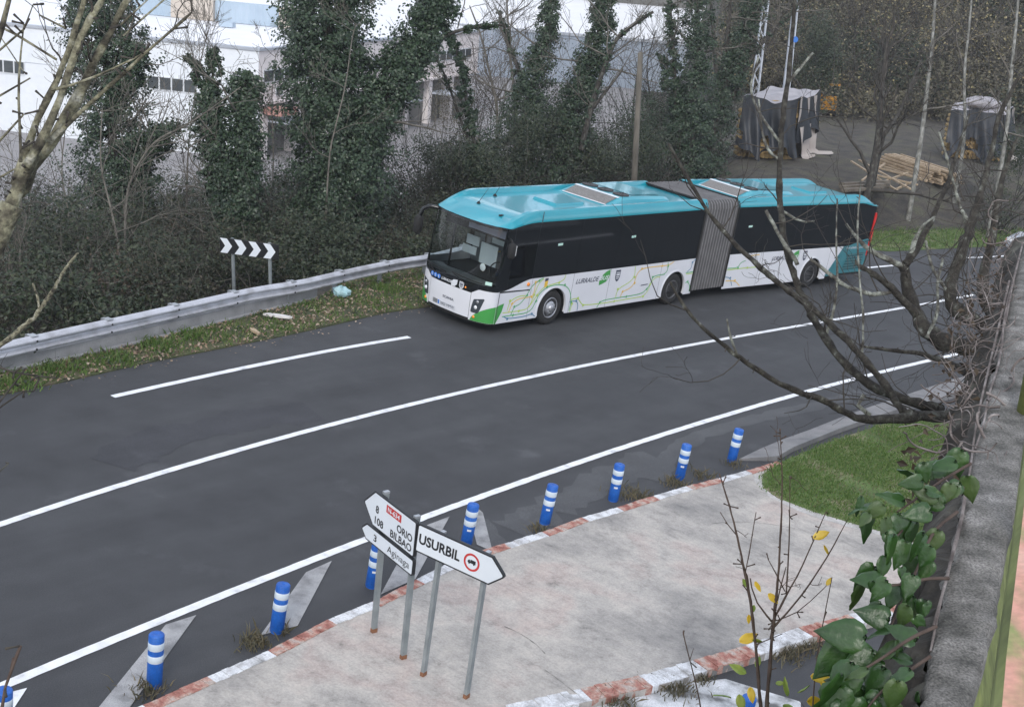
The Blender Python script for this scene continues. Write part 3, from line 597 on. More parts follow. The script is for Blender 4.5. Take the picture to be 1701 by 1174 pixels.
# facade to the left: local +x runs left along the facade, +y into the hall
left_end = LEV(0, 41, 1.25) - UP * 7.25
xd = C0 - left_end
B1 = thing('industrial_hall', 'long white clad industrial hall behind the ivy trees with a ribbon of windows', 'building', mat=bframe(C0, xd))
LW = 62.0
boxpart('wall', M['wall_white'], B1, (-LW, 0, 0), (0, .3, 7.25))
boxpart('flashing', M['flash'], B1, (-LW, -.12, 7.25), (.1, .42, 7.42))
E0 = LEV(787, 192, Z0); xd2 = E0 - C0
ve = (np.array(B1.matrix_world.inverted()) @ np.append(np.array(C0) + xd2, 1))[:3]
mb = MB(); rc = [(-LW, .3, 7.32), (.05, .3, 7.32), (ve[0], ve[1], 7.36), (ve[0] - 10, ve[1] + 14, 7.4), (-LW, ve[1] + 14, 7.4)]; mb.add(rc + [(a, b, c - .25) for a, b, c in rc], [[0, 1, 2, 3, 4]] + [[i, (i + 1) % 5, 5 + (i + 1) % 5, 5 + i] for i in range(5)])
mb.build('roof', M['roof_white'], B1)
for k in range(1, 40):
    boxpart('roof_rib', M['roof_white'], B1, (-LW + k * 1.55, .35, 7.3), (-LW + k * 1.55 + .06, .55, 7.46)) if k % 6 == 0 else None
for yk in (2.4,):                        # cladding joints
    boxpart('wall_joint', M['flash'], B1, (-LW, -.015, 4.9), (0, .0, 4.94))
inv = np.array(B1.matrix_world.inverted())
def toloc(mw, P): q = np.array(mw.inverted()) @ np.append(P, 1); return q[:3]
def onface(mw, x, y, ax, val):           # ray hit with a local plane
    A = toloc(mw, CAM); Bp = toloc(mw, CAM + ray(x, y)); d = Bp - A; return A + d * (val - A[ax]) / d[ax]
for (xa, xb, yt, yb) in ((-46, 42, 103, 122), (205, 326, 131, 156)):
    p0 = onface(B1.matrix_world, xa, yb, 1, 0); p1 = onface(B1.matrix_world, xb, (yb + 4 if xa < 0 else yb + 4), 1, 0); zt = onface(B1.matrix_world, (xa + xb) / 2, (yt + (14 if xa > 0 else 5)), 1, 0)[2]
    zb = (p0[2] + p1[2]) / 2; n_ = max(2, round(abs(p1[0] - p0[0]) / .82)); xsn = np.linspace(p0[0], p1[0], n_ + 1)
    zb, zt = 4.05, 4.95
    for x0, x1 in zip(xsn[:-1], xsn[1:]):
        mb = MB(); mb.box(((x0 + x1) / 2, -.03, (zb + zt) / 2), (x1 - x0, .06, zt - zb)); fr_ = mb.build('window', M['frame'], B1)
        boxpart('pane', M['pane'], fr_, (x0 + .06, -.075, zb + .07), (x1 - .06, -.062, zt - .05))
# the long flank running away to the right
E0 = LEV(787, 192, Z0); xd2 = E0 - C0
B2 = thing('workshop_range', 'pale workshop range with tall doors and a green panel facing the street', 'building', mat=bframe(C0 + np.array(xd2) / np.linalg.norm(xd2) * .05, xd2))
L2 = float(np.linalg.norm(xd2))
boxpart('wall', M['wall_pink'], B2, (0, 0, 3.9), (L2, .4, 7.25)); boxpart('flashing', M['flash'], B2, (0, -.12, 7.25), (L2, .4, 7.40))
boxpart('cornice', M['wall_pink'], B2, (0, -.25, 3.75), (L2, .4, 3.9)); boxpart('back_wall', M['dark_door'], B2, (0, .9, 0), (L2, 1.1, 3.75))
k = 0; xq = 1.2
while xq < L2 - 3:
    boxpart('pier', M['wall_pink'], B2, (xq - .6, 0, 0), (xq, .9, 3.75))
    if k % 2: boxpart('shutter', M['dark_door'], B2, (xq + .1, .45, 0), (xq + 3.4, .55, 3.6))
    else: boxpart('canopy', M['flash'], B2, (xq, -1.6, 2.55), (xq + 3.4, .4, 2.68))
    xq += 4.1; k += 1
for x0 in np.arange(.5, L2 - 2, 1.25):
    f_ = boxpart('window', M['frame'], B2, (x0, -.05, 5.15), (x0 + 1.2, 0, 6.0)); boxpart('pane', M['pane'], f_, (x0 + .07, -.07, 5.22), (x0 + 1.13, -.055, 5.93))
for x0 in np.arange(2, L2 - 2, 4.1):
    f_ = boxpart('window', M['frame'], B2, (x0, -.05, 4.2), (x0 + .9, 0, 4.75)); boxpart('pane', M['pane'], f_, (x0 + .07, -.07, 4.26), (x0 + .83, -.055, 4.69))
pa = onface(B2.matrix_world, 660, 140, 1, -.1); pb = onface(B2.matrix_world, 685, 140, 1, -.1)
boxpart('fascia_panel', M['sign_green'], B2, (pa[0], -.16, 4.0), (pb[0], -.1, 5.0))
boxpart('fascia_panel', M['line_yellow'], B2, (pa[0] + 1.2, -.15, 6.05), (pb[0] - .6, -.1, 6.5))
pr = onface(B2.matrix_world, 446, 183, 1, -.1); boxpart('awning', M['orange'], B2, (pr[0] - .5, -1.4, pr[2] - .25), (pr[0] + 1.6, 0, pr[2] + .2))
# big shed far behind on the right, and roof plant on the hall
far0 = LEV(800, 44, .9) - UP * 12
B3 = thing('far_shed', 'far grey blue shed with white roof seen above the street', 'building', mat=bframe(AT(690, 38, 150) - UP * 14, EX - .02 * EY))
boxpart('wall', M['wall_blue'], B3, (-14, 0, -2), (72, .4, 14.0)); boxpart('flashing', M['flash'], B3, (-14, -.15, 14.0), (72, .4, 14.3))
mb = MB(); mb.add([(-14, .4, 14.1), (72, .4, 14.1), (72, 40, 16.9), (-14, 40, 16.9)], [[0, 1, 2, 3]]); mb.build('roof', M['roof_white'], B3)
boxpart('skylight_strip', M['dark_door'], B3, (16, 34, 16.5), (34, 39, 17.4))
for x0 in np.arange(-13, 72, 2.4): boxpart('cladding_seam', M['flash'], B3, (x0, -.03, -2), (x0 + .07, 0, 14))
def ribbed(root, x0, x1, y, z0, z1, mat, name):
    mb = MB(); xs_ = np.arange(x0, x1, .28); V = []
    for i, x in enumerate(xs_): o = y - (.10 if i % 2 else 0); V.append([(x, o, z0), (x, o, z1)])
    mb.grid(V); mb.box(((x0 + x1) / 2, y + .3, (z0 + z1) / 2), (x1 - x0, .5, z1 - z0)); return mb.build(name, mat, root)
B4 = thing('roof_plant', 'bluish ribbed plant screens with beige blocks on the white hall roof', 'plant room', mat=B1.matrix_world.copy())
mw = B1.matrix_world
def rp_(x, y): return onface(mw, x, y, 1, 17.5)
za, zb_ = 7.38, 9.1
for (xa, xb, kind) in ((215, 286, 'r'), (286, 357, 'b'), (357, 465, 'r'), (465, 500, 'b')):
    p0, p1 = rp_(xa, 30), rp_(xb, 30)
    if kind == 'r': ribbed(B4, p0[0], p1[0], 17.5, za, zb_ - .15, M['rib_blue'], 'ribbed_screen')
    else: boxpart('plant_block', M['beige'], B4, (p0[0] + .02, 17.2, za), (p1[0] - .02, 19.2, zb_ - .2))
boxpart('vent', M['rib_blue'], B4, (rp_(412, 35)[0] - .4, 13, 7.4), (rp_(412, 35)[0] + .7, 13.6, 7.75))

# ------------------------------------------------------------------ articulated bus
HD1, HD2, SJ = 0.89044, 0.80796, 10.3
BUS = thing('articulated_bus', 'white and turquoise articulated bus with dark windows and grey bellows driving in the far lane', 'bus', (-0.7008, 32.7116, 0), HD1)
_ca, _sa = math.cos(HD2 - HD1), math.sin(HD2 - HD1)
def S2(p):
    s, t, z = p; a, b = s - SJ, t - 1.275; return (SJ + a * _ca - b * _sa, 1.275 + a * _sa + b * _ca, z)
def sec(k): return (lambda p: p) if k == 1 else S2
WB = 2.55
def sf(t):                               # plan curve of the front
    tau = np.clip(abs((np.asarray(t, float) - 1.275) / 1.275), 0, 1); return .16 - .46 * (1 - tau ** 2.7) ** .55
def rake(z): return .13 * max(0.0, (z - 1.15) / 1.6) ** 1.3 + .05 * max(0.0, (.75 - z)) ** 1.0
def FS(t, z, off=0.0): return (float(sf(t)) + rake(z) - off, t, z)
tt = lambda a, b, n: 1.275 - 1.275 * np.cos(np.linspace(math.acos(np.clip(1 - a / 1.275, -1, 1)), math.acos(np.clip(1 - b / 1.275, -1, 1)), n))
def front_patch(name, mat, t0, t1, zlo, zhi, nz=6, nt=28, off=0.0, parent=None, smooth=True):
    mb = MB(); V = []
    for t in tt(t0, t1, nt):
        lo = zlo(t) if callable(zlo) else zlo; hi = zhi(t) if callable(zhi) else zhi
        V.append([FS(t, lo + (hi - lo) * i / (nz - 1), off) for i in range(nz)])
    mb.grid(V, smooth); return mb.build(name, mat, parent or BUS)
NOSE_T, NOSE_B = 1.0, .335
front_patch('front_panel', M['bus_white'], .555, 1.995, NOSE_B, NOSE_T)
def ctop(t): d = min(t, 2.55 - t); return 1.13 if d < .36 else 1.13 - .12 * (d - .36) / .185
front_patch('corner_panel', M['bus_white'], 0, .545, .29, ctop); front_patch('corner_panel', M['bus_white'], 2.005, 2.55, .29, ctop)
front_patch('front_mask', M['tinted'], 0, 2.55, lambda t: (NOSE_T + .006) if .55 < t < 2.0 else ctop(t) + .006, 1.26, nt=60)
front_patch('windscreen', M['windscreen'], .05, 2.50, 1.262, 2.77, nt=44, nz=14)
for t0, t1 in ((0, .05), (2.50, 2.55)): front_patch('windscreen_pillar', M['tinted'], t0, t1, 1.262, 2.77, nt=8, nz=10)
front_patch('screen_header', M['tinted'], .05, 2.5, 2.72, 2.772, off=.004, nt=40, nz=3)
for cnt, t0, t1 in ((0, .0, .50), (1, 2.05, 2.55)):                     # green corner leaves
    zt = lambda t: .30 + .44 * max(0.0, 1 - (min(t, 2.55 - t) / .50)) ** .62
    front_patch('green_leaf', M['bus_green'], t0, t1, .295, zt, off=.004)
for m_ in (0, 1):                                                          # headlights
    mir = (lambda t: 2.55 - t) if m_ else (lambda t: t)
    mb = MB(); mb.grid([[FS(mir(a + (b - a) * q), z + .03 * (1 - q) * 0 + dz * q, .006) for q in np.linspace(0, 1, 14)] for z, a, b, dz in ((.505, .47, .33, .0), (.53, .505, .295, .0), (.62, .495, .262, .01), (.72, .48, .232, .02), (.80, .467, .208, .03), (.85, .455, .188, .05), (.865, .43, .21, .055))]); hl = mb.build('headlight', M['lamp_dark'], BUS)
    for (t, z, r_) in ((.345, .81, .045), (.375, .66, .05)):
        mb = MB(); c = np.array(FS(mir(t), z, .010)); mb.lathe([(r_, 0), (r_ * .9, .012), (0, .02)], c, ((0, 1, 0), (0, 0, 1), (-1, 0, 0)), 14); mb.build('lens', M['lamp_glass'] if z < .7 else M['rim'], hl)
    mb = MB(); c = np.array(FS(mir(.40), .40, .008)); mb.lathe([(.04, 0), (.036, .015), (0, .02)], c, ((0, 1, 0), (0, 0, 1), (-1, 0, 0)), 12); mb.build('fog_light', M['amber'], BUS)
# writing on the nose
fx = lambda x, z: FS(x, z, .007)
def nose_text(txt, tc_, zc, w, h, mat, name, bold=.02, shear=0.0):
    mb = MB(); lettering(mb, txt, (0, 0), w, h, lambda a, b: FS(tc_ - a, zc + b, .008), bold, shear); return mb.build(name, mat, BUS)
nose_text('SCANIA', 1.255, .655, .40, .065, M['navy'], 'badge_lettering')
nose_text('LURRALDE', 1.40, 1.10, .38, .070, M['plate'], 'livery_lettering', .03, .2)
mb = MB(); lp = [(-.09, -.11), (-.10, .02), (-.03, .10), (.11, .12), (.10, -.02), (.03, -.10)]
mb.add([FS(1.12 - a, 1.10 + b * .85, .014) for a, b in lp], [list(range(6))]); mb.build('leaf_emblem', M['plate'], BUS)
def shield(fn, w, h, name, mat, inner, parent=None):
    P = [(-.5, .5), (.5, .5), (.5, -.1), (.32, -.36), (0, -.5), (-.32, -.36), (-.5, -.1)]
    mb = MB(); mb.add([fn(a * w, b * h, 0) for a, b in P], [list(range(7))]); o = mb.build(name, mat, parent or BUS)
    mb = MB()
    for (x0, x1, y0, y1) in ((-.34, .34, .02, .14), (-.34, -.20, .14, .36), (-.07, .07, .14, .36), (.20, .34, .14, .36), (-.34, .34, -.14, -.06), (-.28, .28, -.26, -.20)):
        mb.add([fn(x * w, y * h, .004) for x, y in ((x0, y0), (x1, y0), (x1, y1), (x0, y1))], [[0, 1, 2, 3]])
    mb.build('crest_pattern', inner, o)
shield(lambda a, b, o: FS(.87 - a, 1.10 + b, 0.012 + o), .15, .20, 'crest', M['plate'], M['navy'])
for i in range(3):
    mb = MB(); mb.lathe([(.062, 0), (.06, .004), (0, .005)], np.array(FS(1.97 - .135 * i, 1.10, .004)), ((0, 1, 0), (0, 0, 1), (-1, 0, 0)), 18); dsc = mb.build('pictogram', M['badge_blue'], BUS)
    mb = MB(); mb.add([FS(1.97 - .135 * i - a, 1.10 + b, .014) for a, b in ((-.012, -.03), (.03, -.03), (.03, -.015), (.008, -.015), (.008, .035), (-.018, .035))], [list(range(6))]); mb.build('pictogram_mark', M['plate'], dsc)
mb = MB(); mb.lathe([(.028, 0), (.024, .01), (0, .014)], np.array(FS(.74, 1.09, .004)), ((0, 1, 0), (0, 0, 1), (-1, 0, 0)), 12); mb.build('marker_light', M['amber'], BUS)
mb = MB(); mb.add([FS(t, z, .012) for t, z in ((1.60, .40), (.98, .40), (.98, .51), (1.60, .51))], [[0, 1, 2, 3]]); pl = mb.build('number_plate', M['plate'], BUS)
mb = MB(); mb.add([FS(t, z, .014) for t, z in ((1.60, .402), (1.545, .402), (1.545, .508), (1.60, .508))], [[0, 1, 2, 3]]); mb.build('plate_band', M['badge_blue'], pl)
mb = MB(); lettering(mb, '3003 MMW', (0, 0), .50, .075, lambda a, b: FS(1.26 - a, .455 + b, .016), .0); mb.build('plate_lettering', M['navy'], pl)
mb = MB(); mb.add([FS(t, z, .012) for t, z in ((1.80, .40), (1.62, .40), (1.62, .51), (1.80, .51))], [[0, 1, 2, 3]]); mb.build('plate_holder', M['rim'], BUS)
for t0, t1, nm in ((.545, .555, 'seam'), (1.995, 2.005, 'seam')): front_patch(nm, M['seam'], t0, t1, .33, 1.0, off=-.012, nt=3)
front_patch('bumper_lip', M['chassis'], .05, 2.5, .24, .335, off=-.05)
for t0, t1 in ((.30, 1.25), (1.45, 2.35)):                                  # wipers at rest
    mb = MB(); mb.tube([FS(t0 + (t1 - t0) * q, 1.30 + .06 * q, .03) for q in np.linspace(0, 1, 6)], .013, 5); mb.tube([FS(t1, 1.36, .03), FS((t0 + t1) / 2, 1.20, .03)], .012, 5); mb.build('wiper', M['chassis'], BUS)

# side panels with wheel arches
WHEELS = [(2.42, 1), (8.09, 1), (15.72, 2)]
AR = .585; AZ = .47
def side_panel(s0, s1, k, top, bot=.285, arch=None, mat=None, t=0.0, name='side_panel', off=0.0):
    f = sec(k); bz = bot if callable(bot) else (lambda s: bot); tz = top if callable(top) else (lambda s: top)
    ss = list(np.linspace(s0, s1, 12)); n_ = 90
    if arch is not None: ss = sorted(set(ss + list(arch + AR * np.sin(np.linspace(-1.57, 1.57, 41))) + [arch - AR - 1e-4, arch + AR + 1e-4])); ss = [q for q in ss if s0 <= q <= s1]
    top_, low = [], []
    for s in ss:
        top_.append(f((s, t, tz(s)))); b = bz(s)
        if arch is not None and abs(s - arch) < AR: b = max(b, AZ + math.sqrt(max(0, AR * AR - (s - arch) ** 2)))
        low.append(f((s, t, b)))
    mb = MB(); mb.grid(np.stack([np.array(low), np.array(top_)][::-1] if name == 'driver_window' else [np.array(low), np.array(top_)], 1))
    return mb.build(name, mat or M['bus_white'], BUS)
SILL = 1.395
def dip(s): return 1.135 + (SILL - 1.135) * float(sstep(.15, 1.45, s)) ** 1.15
side_panel(.16, 1.435, 1, dip); side_panel(1.445, 3.165, 1, SILL, arch=2.42); side_panel(3.175, 4.805, 1, SILL); side_panel(4.815, 7.28, 1, SILL); side_panel(7.29, 9.08, 1, SILL, arch=8.09)
side_panel(10.88, 12.63, 2, SILL); side_panel(12.64, 14.80, 2, SILL); side_panel(14.81, 16.65, 2, SILL, arch=15.72)
side_panel(16.66, 17.42, 2, SILL, bot=lambda s: .40 + (SILL - .42) * max(0, (s - 16.66) / .76), name='side_panel')
side_panel(16.66, 17.42, 2, lambda s: .395 + (SILL - .42) * max(0, (s - 16.66) / .76), bot=.36, mat=M['bus_teal_dark'], name='engine_panel')
side_panel(17.425, 18.98, 2, lambda s: SILL + .22 * float(sstep(17.5, 18.9, s)), bot=.42, mat=M['bus_teal_dark'], name='engine_panel')
# window band: one pane after another
def roofline(s): return 2.905 if s > 1.35 else 2.775 + .13 * math.sin(max(0, s - .16) / 1.19 * math.pi / 2)
def pane(s0, s1, k, top=2.905, bot=SILL, mat=None, name='side_window'): return side_panel(s0, s1, k, top, bot if callable(bot) else bot + .004, mat=mat or M['tinted'], t=.002, name=name)
pane(.16, .46, 1, roofline, lambda s: dip(s) + .004); pane(.465, 1.40, 1, roofline, 2.36); pane(.465, 1.40, 1, 2.355, lambda s: max(dip(s) + .006, 1.46), M['driver_glass'], 'driver_window')
pane(.465, 1.40, 1, lambda s: 1.46 if dip(s) < 1.45 else dip(s), lambda s: dip(s) + .002)
for a, b in zip((1.405, 3.2, 4.95, 6.7, 8.2), (3.195, 4.945, 6.695, 8.195, 9.08)): pane(a, b, 1)
for a, b in zip((10.88, 12.6, 14.3, 16.0), (12.595, 14.295, 15.995, 17.6)): pane(a, b, 2)
pane(17.605, 18.98, 2, lambda s: 2.905 - .12 * float(sstep(18.1, 19.0, s)), lambda s: SILL + .224 * float(sstep(17.5, 18.9, s)))
# far side
for k, a, b in ((1, .16, 9.08), (2, 10.88, 18.98)):
    mb = MB(); f = sec(k); mb.add([f((a, WB, .29)), f((b, WB, .29)), f((b, WB, SILL)), f((a, WB, SILL))], [[0, 1, 2, 3]]); mb.build('far_side_panel', M['bus_white'], BUS)
    if k == 1:
        mb = MB(); mb.add([f((1.6, WB, SILL)), f((b, WB, SILL)), f((b, WB, 2.905)), f((1.6, WB, 2.905))], [[0, 1, 2, 3]]); mb.build('far_side_window', M['tinted'], BUS)
        mb = MB(); mb.add([f((.16, WB, SILL)), f((1.58, WB, SILL)), f((1.58, WB, 2.85)), f((.16, WB, 2.77))], [[0, 1, 2, 3]]); mb.build('door_glass', M['windscreen'], BUS)
    else:
        mb = MB(); mb.add([f((a, WB, SILL)), f((b, WB, SILL)), f((b, WB, 2.905)), f((a, WB, 2.905))], [[0, 1, 2, 3]]); mb.build('far_side_window', M['tinted'], BUS)
# dark core boxes added inside the body to block light, underbody included
for k, a, b in ((1, 1.75, 9.0), (2, 10.95, 18.9)):
    f = sec(k); mb = MB()
    V = [f((s, t, z)) for s in (a, b) for t in (.05, WB - .05) for z in (1.30, 2.86)]; mb.quads(V, [[0, 1, 3, 2], [4, 6, 7, 5], [0, 4, 5, 1], [2, 3, 7, 6], [0, 2, 6, 4], [1, 5, 7, 3]])
    wc = [q for q, kk in WHEELS if kk == k]; xs_ = [(.55 if k == 1 else a)] + sum([[q - .62, q + .62] for q in wc], []) + [b]
    for s0, s1 in zip(xs_[::2], xs_[1::2]):
        V = [f((s, t, z)) for s in (s0, s1) for t in (.03, WB - .03) for z in (.33, 1.2)]; mb.quads(V, [[0, 1, 3, 2], [4, 6, 7, 5], [0, 4, 5, 1], [2, 3, 7, 6], [0, 2, 6, 4], [1, 5, 7, 3]])
    for q in wc:
        V = [f((s, t, z)) for s in (q - .62, q + .62) for t in (.6, WB - .6) for z in (.33, 1.2)]; mb.quads(V, [[0, 1, 3, 2], [4, 6, 7, 5], [0, 4, 5, 1], [2, 3, 7, 6], [0, 2, 6, 4], [1, 5, 7, 3]])
    mb.build('chassis', M['chassis'], BUS)
for k, ss in ((1, (1.44, 3.17, 4.81, 7.285)), (2, (12.635, 14.805, 16.655))):
    for s in ss:
        f = sec(k); mb = MB(); mb.add([f((s - .012, .012, .29)), f((s + .012, .012, .29)), f((s + .012, .012, SILL)), f((s - .012, .012, SILL))], [[0, 1, 2, 3]]); mb.build('seam', M['seam'], BUS)
# arch rims
for s, k in WHEELS:
    f = sec(k); mb = MB(); V = []
    for a in np.linspace(-.25, math.pi + .25, 40):
        c, n_ = math.cos(a), math.sin(a); V.append([f((s + c * r_, t, max(.29, AZ + n_ * r_))) for r_, t in ((AR - .002, .05), (AR, -.012), (AR + .045, -.012), (AR + .05, .0))])
    mb.grid(V); mb.build('arch_rim', M['bus_white'], BUS)
# roof shells
def roof_shell(k, slist, zedge, zrim, zfloor, plan0, name='roof'):
    prof = [(0, 'e'), (.004, 'm'), (.10, 'r'), (.15, 'r'), (.21, 'r'), (.245, 'f'), (.6, 'f'), (1.0, 'f'), (1.275, 'f')]
    full = prof + [(2.55 - t, w) for t, w in prof[:-1][::-1]]; f = sec(k); V = []
    for s in slist:
        row = []
        for t, w in full:
            z = {'e': zedge(s), 'm': zedge(s) + .10 * (zrim(s) - zedge(s)) / .28, 'r': zrim(s), 'f': zfloor(s)}[w]
            row.append(f((plan0(s, t), t, z)))
        V.append(row)
    mb = MB(); mb.grid(V, True); o = mb.build(name, M['bus_teal'], BUS); o.data.set_sharp_from_angle(angle=R(32)); return o
fr_s = np.concatenate([np.linspace(0, 1, 30) ** 1.4 * 1.4, np.linspace(1.6, 8.97, 12)])
def fe(s): return 2.772 + .133 * math.sin(min(1, s / 1.15) * math.pi / 2)
def fr(s): return 2.80 + .385 * math.sin(min(1, s / 1.25) * math.pi / 2)
def ff(s): return 2.795 + .27 * math.sin(min(1, s / .95) * math.pi / 2)
def plan1(s, t): return .13 + s + (float(sf(t)) - .015) * max(0, 1 - s / 1.3)
roof_shell(1, fr_s, fe, fr, ff, plan1)
rr_s = np.concatenate([np.linspace(10.86, 17.5, 10), np.linspace(17.7, 19.02, 12)])
def re_(s): return 2.905 - .13 * float(sstep(17.9, 19.02, s))
def rr_(s): return 3.185 - .37 * float(sstep(17.65, 19.1, s)) ** 1.2
def rf_(s): return 3.065 - .25 * float(sstep(17.65, 19.1, s)) ** 1.2
roof_shell(2, rr_s, re_, rr_, rf_, lambda s, t: s + .10 * (1 - abs(t / 1.275 - 1) ** 3) * float(sstep(18.3, 19, s)))
mb = MB(); mb.box((1.42, -.004, 3.03), (.016, .012, .30)); mb.build('roof_seam', M['seam'], BUS)
# rear face
mb = MB(); f = S2; V = []
for t in np.linspace(0, 2.55, 14):
    bow = .10 * (1 - abs(t / 1.275 - 1) ** 3); V.append([f((18.98 + bow + d, t, z)) for z, d in ((.42, 0), (.9, .03), (1.5, .03), (2.2, .0), (2.78, -.02))])
mb.grid(V); mb.build('rear_panel', M['bus_teal_dark'], BUS)
for t0 in (.0, 2.33):
    mb = MB(); mb.add([f((s, t, z)) for t in (t0 - .03, t0 + .25) for s, z in ((18.97, 1.0), (19.07, 1.0), (19.05, 2.55), (18.95, 2.55))], [[0, 1, 2, 3], [4, 7, 6, 5], [0, 4, 5, 1], [1, 5, 6, 2], [2, 6, 7, 3], [3, 7, 4, 0]]); mb.build('tail_light', M['tail_red'], BUS)
mb = MB(); mb.add([f((s, -.006, z)) for s, z in ((17.78, 1.12), (18.80, 1.19), (18.80, .55), (17.60, .50))], [[0, 1, 2, 3]]); eg = mb.build('engine_grille', M['bus_teal_dark'], BUS)
for i in range(12):
    z0, z1 = .54 + i * .048, .565 + i * .048; mb = MB(); s_l = 17.62 + .2 * (i / 12); mb.add([f((s, o, z)) for s, z, o in ((s_l, z0, -.008), (18.78, z0 + .01, -.008), (18.78, z1 + .01, -.024), (s_l, z1, -.024))], [[0, 1, 2, 3]]); mb.build('slat', M['grille'] if i % 2 else M['chassis'], eg)
def side_text(txt, sc_, zc, w, h, mat, k, name, bold=.01, shear=.3):
    f = sec(k); mb = MB(); lettering(mb, txt, (0, 0), w, h, lambda a, b: f((sc_ + a, -.006, zc + b)), bold, shear); return mb.build(name, mat, BUS)
side_text('lurraldebus.eus', 18.15, 1.33, 1.05, .085, M['plate'], 2, 'livery_lettering', .0, 0)
for k, s0 in ((1, 3.30), (2, 13.28)):
    side_text('LURRALDE', s0 + .50, 1.155, 1.02, .135, M['navy'], k, 'livery_lettering')
    f = sec(k); mb = MB(); lp = [(-.02, -.24), (-.03, -.10), (.02, .02), (.10, .10), (.22, .18), (.40, .24), (.415, .06), (.37, -.06), (.28, -.15), (.14, -.20)]
    mb.add([f((s0 + 1.07 + a, -.004, 1.17 + b * .9)) for a, b in lp], [list(range(len(lp)))]); mb.build('leaf_emblem', M['bus_green'], BUS)
    side_text('BUS', s0 + 1.25, 1.16, .40, .125, M['bus_white'], k, 'livery_lettering', .02)
    cs = s0 + 1.86; shield(lambda a, b, o, f=f, cs=cs: f((cs + a, -.005 - o, 1.165 + b)), .22, .34, 'crest', M['navy'], M['bus_white'])
LIV = [('lime',1,[(0.45,0.56),(1.08,0.55),(1.47,0.57),(1.6,0.94),(1.7,1.24),(1.9,1.36)]),('yellow',1,[(0.68,0.56),(0.76,0.78),(0.99,0.9),(1.51,0.89),(1.59,1.02),(1.57,1.29),(1.79,1.35)]),
('lime',1,[(0.61,0.6),(0.66,0.87),(1.03,0.97),(1.26,0.95)]),('green',1,[(0.79,0.47),(0.87,0.69),(1.09,0.73),(1.31,0.96),(1.43,1.19),(1.71,1.32),(1.87,1.38)]),
('green',1,[(0.45,0.46),(0.87,0.46),(1.56,0.46),(1.72,0.76),(1.80,0.95),(2.08,1.11),(2.39,1.14),(2.82,1.11),(3.11,0.92),(3.24,0.58),(3.21,0.33)]),('blue',1,[(0.51,0.46),(0.67,0.38),(1.35,0.37),(1.63,0.42),(1.78,0.33)]),
('lime',1,[(1.46,0.61),(1.72,0.92),(1.95,1.14),(2.56,1.19),(2.77,1.27),(2.79,1.39)]),('lime',1,[(3.25,0.3),(3.29,0.53),(3.2,0.66),(3.51,0.67),(3.66,0.53),(3.8,0.43),(4.78,0.4),(5.22,0.41),(6.26,0.42),(6.61,0.42),(6.82,0.59),(6.85,0.77),(7.02,0.96),(7.29,0.96)]),
('lime',1,[(8.64,0.93),(9.06,0.93)]),('green',1,[(8.62,0.97),(9.06,0.98)]),('green',1,[(4.45,0.3),(4.55,0.45),(4.78,0.5),(5.77,0.5),(6.52,0.51),(6.72,0.64),(6.86,0.76),(6.9,0.99),(7.14,1.02),(7.50,1.02)]),
('yellow',1,[(5.48,0.52),(5.54,0.67),(5.87,0.73),(6.05,0.88),(6.06,1.13),(6.27,1.29),(6.79,1.3),(7.28,1.29),(7.65,1.29),(7.86,1.385)]),('lime',1,[(5.25,0.5),(5.28,0.77),(5.75,0.9),(5.99,1.06),(5.93,1.39)]),
('blue',1,[(3.16,0.6),(3.45,0.6),(3.57,0.49),(3.57,0.3)]),('green',1,[(7.55,1.385),(7.59,1.26),(7.6,1.1),(7.44,1.02)]),('blue',1,[(9.03,1.385),(8.85,1.28),(8.86,1.09),(8.66,1.0)]),('green',1,[(8.7,0.65),(8.81,0.69),(8.99,0.54),(9.0,0.35)]),
('green',2,[(10.98,0.95),(11.51,0.94),(11.61,1.12),(11.84,1.16)]),('yellow',2,[(11.81,1.26),(11.96,1.31),(12.53,1.33)]),('lime',2,[(10.96,0.9),(12.01,0.92),(12.69,0.91),(12.92,0.74)]),
('blue',2,[(10.96,0.67),(11.22,0.63),(11.39,0.36)]),('yellow',2,[(11.01,0.54),(11.49,0.53),(11.81,0.33)])]
def smoothline(P, n=4):
    P = np.array(P, float)
    for _ in range(2):
        Q = [P[0]]
        for a, b in zip(P[:-1], P[1:]): Q += [a * .75 + b * .25, a * .25 + b * .75]
        P = np.array(Q + [P[-1]])
    return P
for li, (c, k, P) in enumerate(LIV):
    Q = smoothline(P); t = np.gradient(Q, axis=0); t /= np.linalg.norm(t, axis=1)[:, None] + 1e-9; n_ = np.stack([-t[:, 1], t[:, 0]], 1); f = sec(k); d = -.0030 - .00025 * li
    mb = MB(); mb.grid([[f((q[0] + m[0] * w, d, q[1] + m[1] * w)) for w in (-.013, .013)] for q, m in zip(Q, n_)])
    mb.build('livery_line', M['line_' + c], BUS)
    for q in P[1:-1:2]:
        mb = MB(); r_ = .045; mb.add([f((q[0] + a * r_, d - .006, q[1] + b * r_)) for a, b in ((-1, 0), (0, -1), (1, 0), (0, 1))], [[0, 1, 2, 3]]); mb.build('livery_node', M['line_' + c], BUS)
mb = MB(); mb.add([(s, -.005, z) for s, z in ((.165, .29), (.165, .745), (.30, .79), (.45, .815), (.40, .60), (.30, .42), (.22, .29))], [list(range(7))]); mb.build('green_leaf', M['bus_green'], BUS)
mb = MB(); mb.box((.21, -.007, .70), (.016, .004, .86)); mb.build('seam', M['seam'], BUS)
mb = MB(); mb.add([(s, -.005, z) for s, z in ((.2, 1.105), (1.38, 1.085), (1.38, 1.115), (.2, 1.15))], [[0, 1, 2, 3]]); mb.build('side_strip', M['tinted'], BUS)
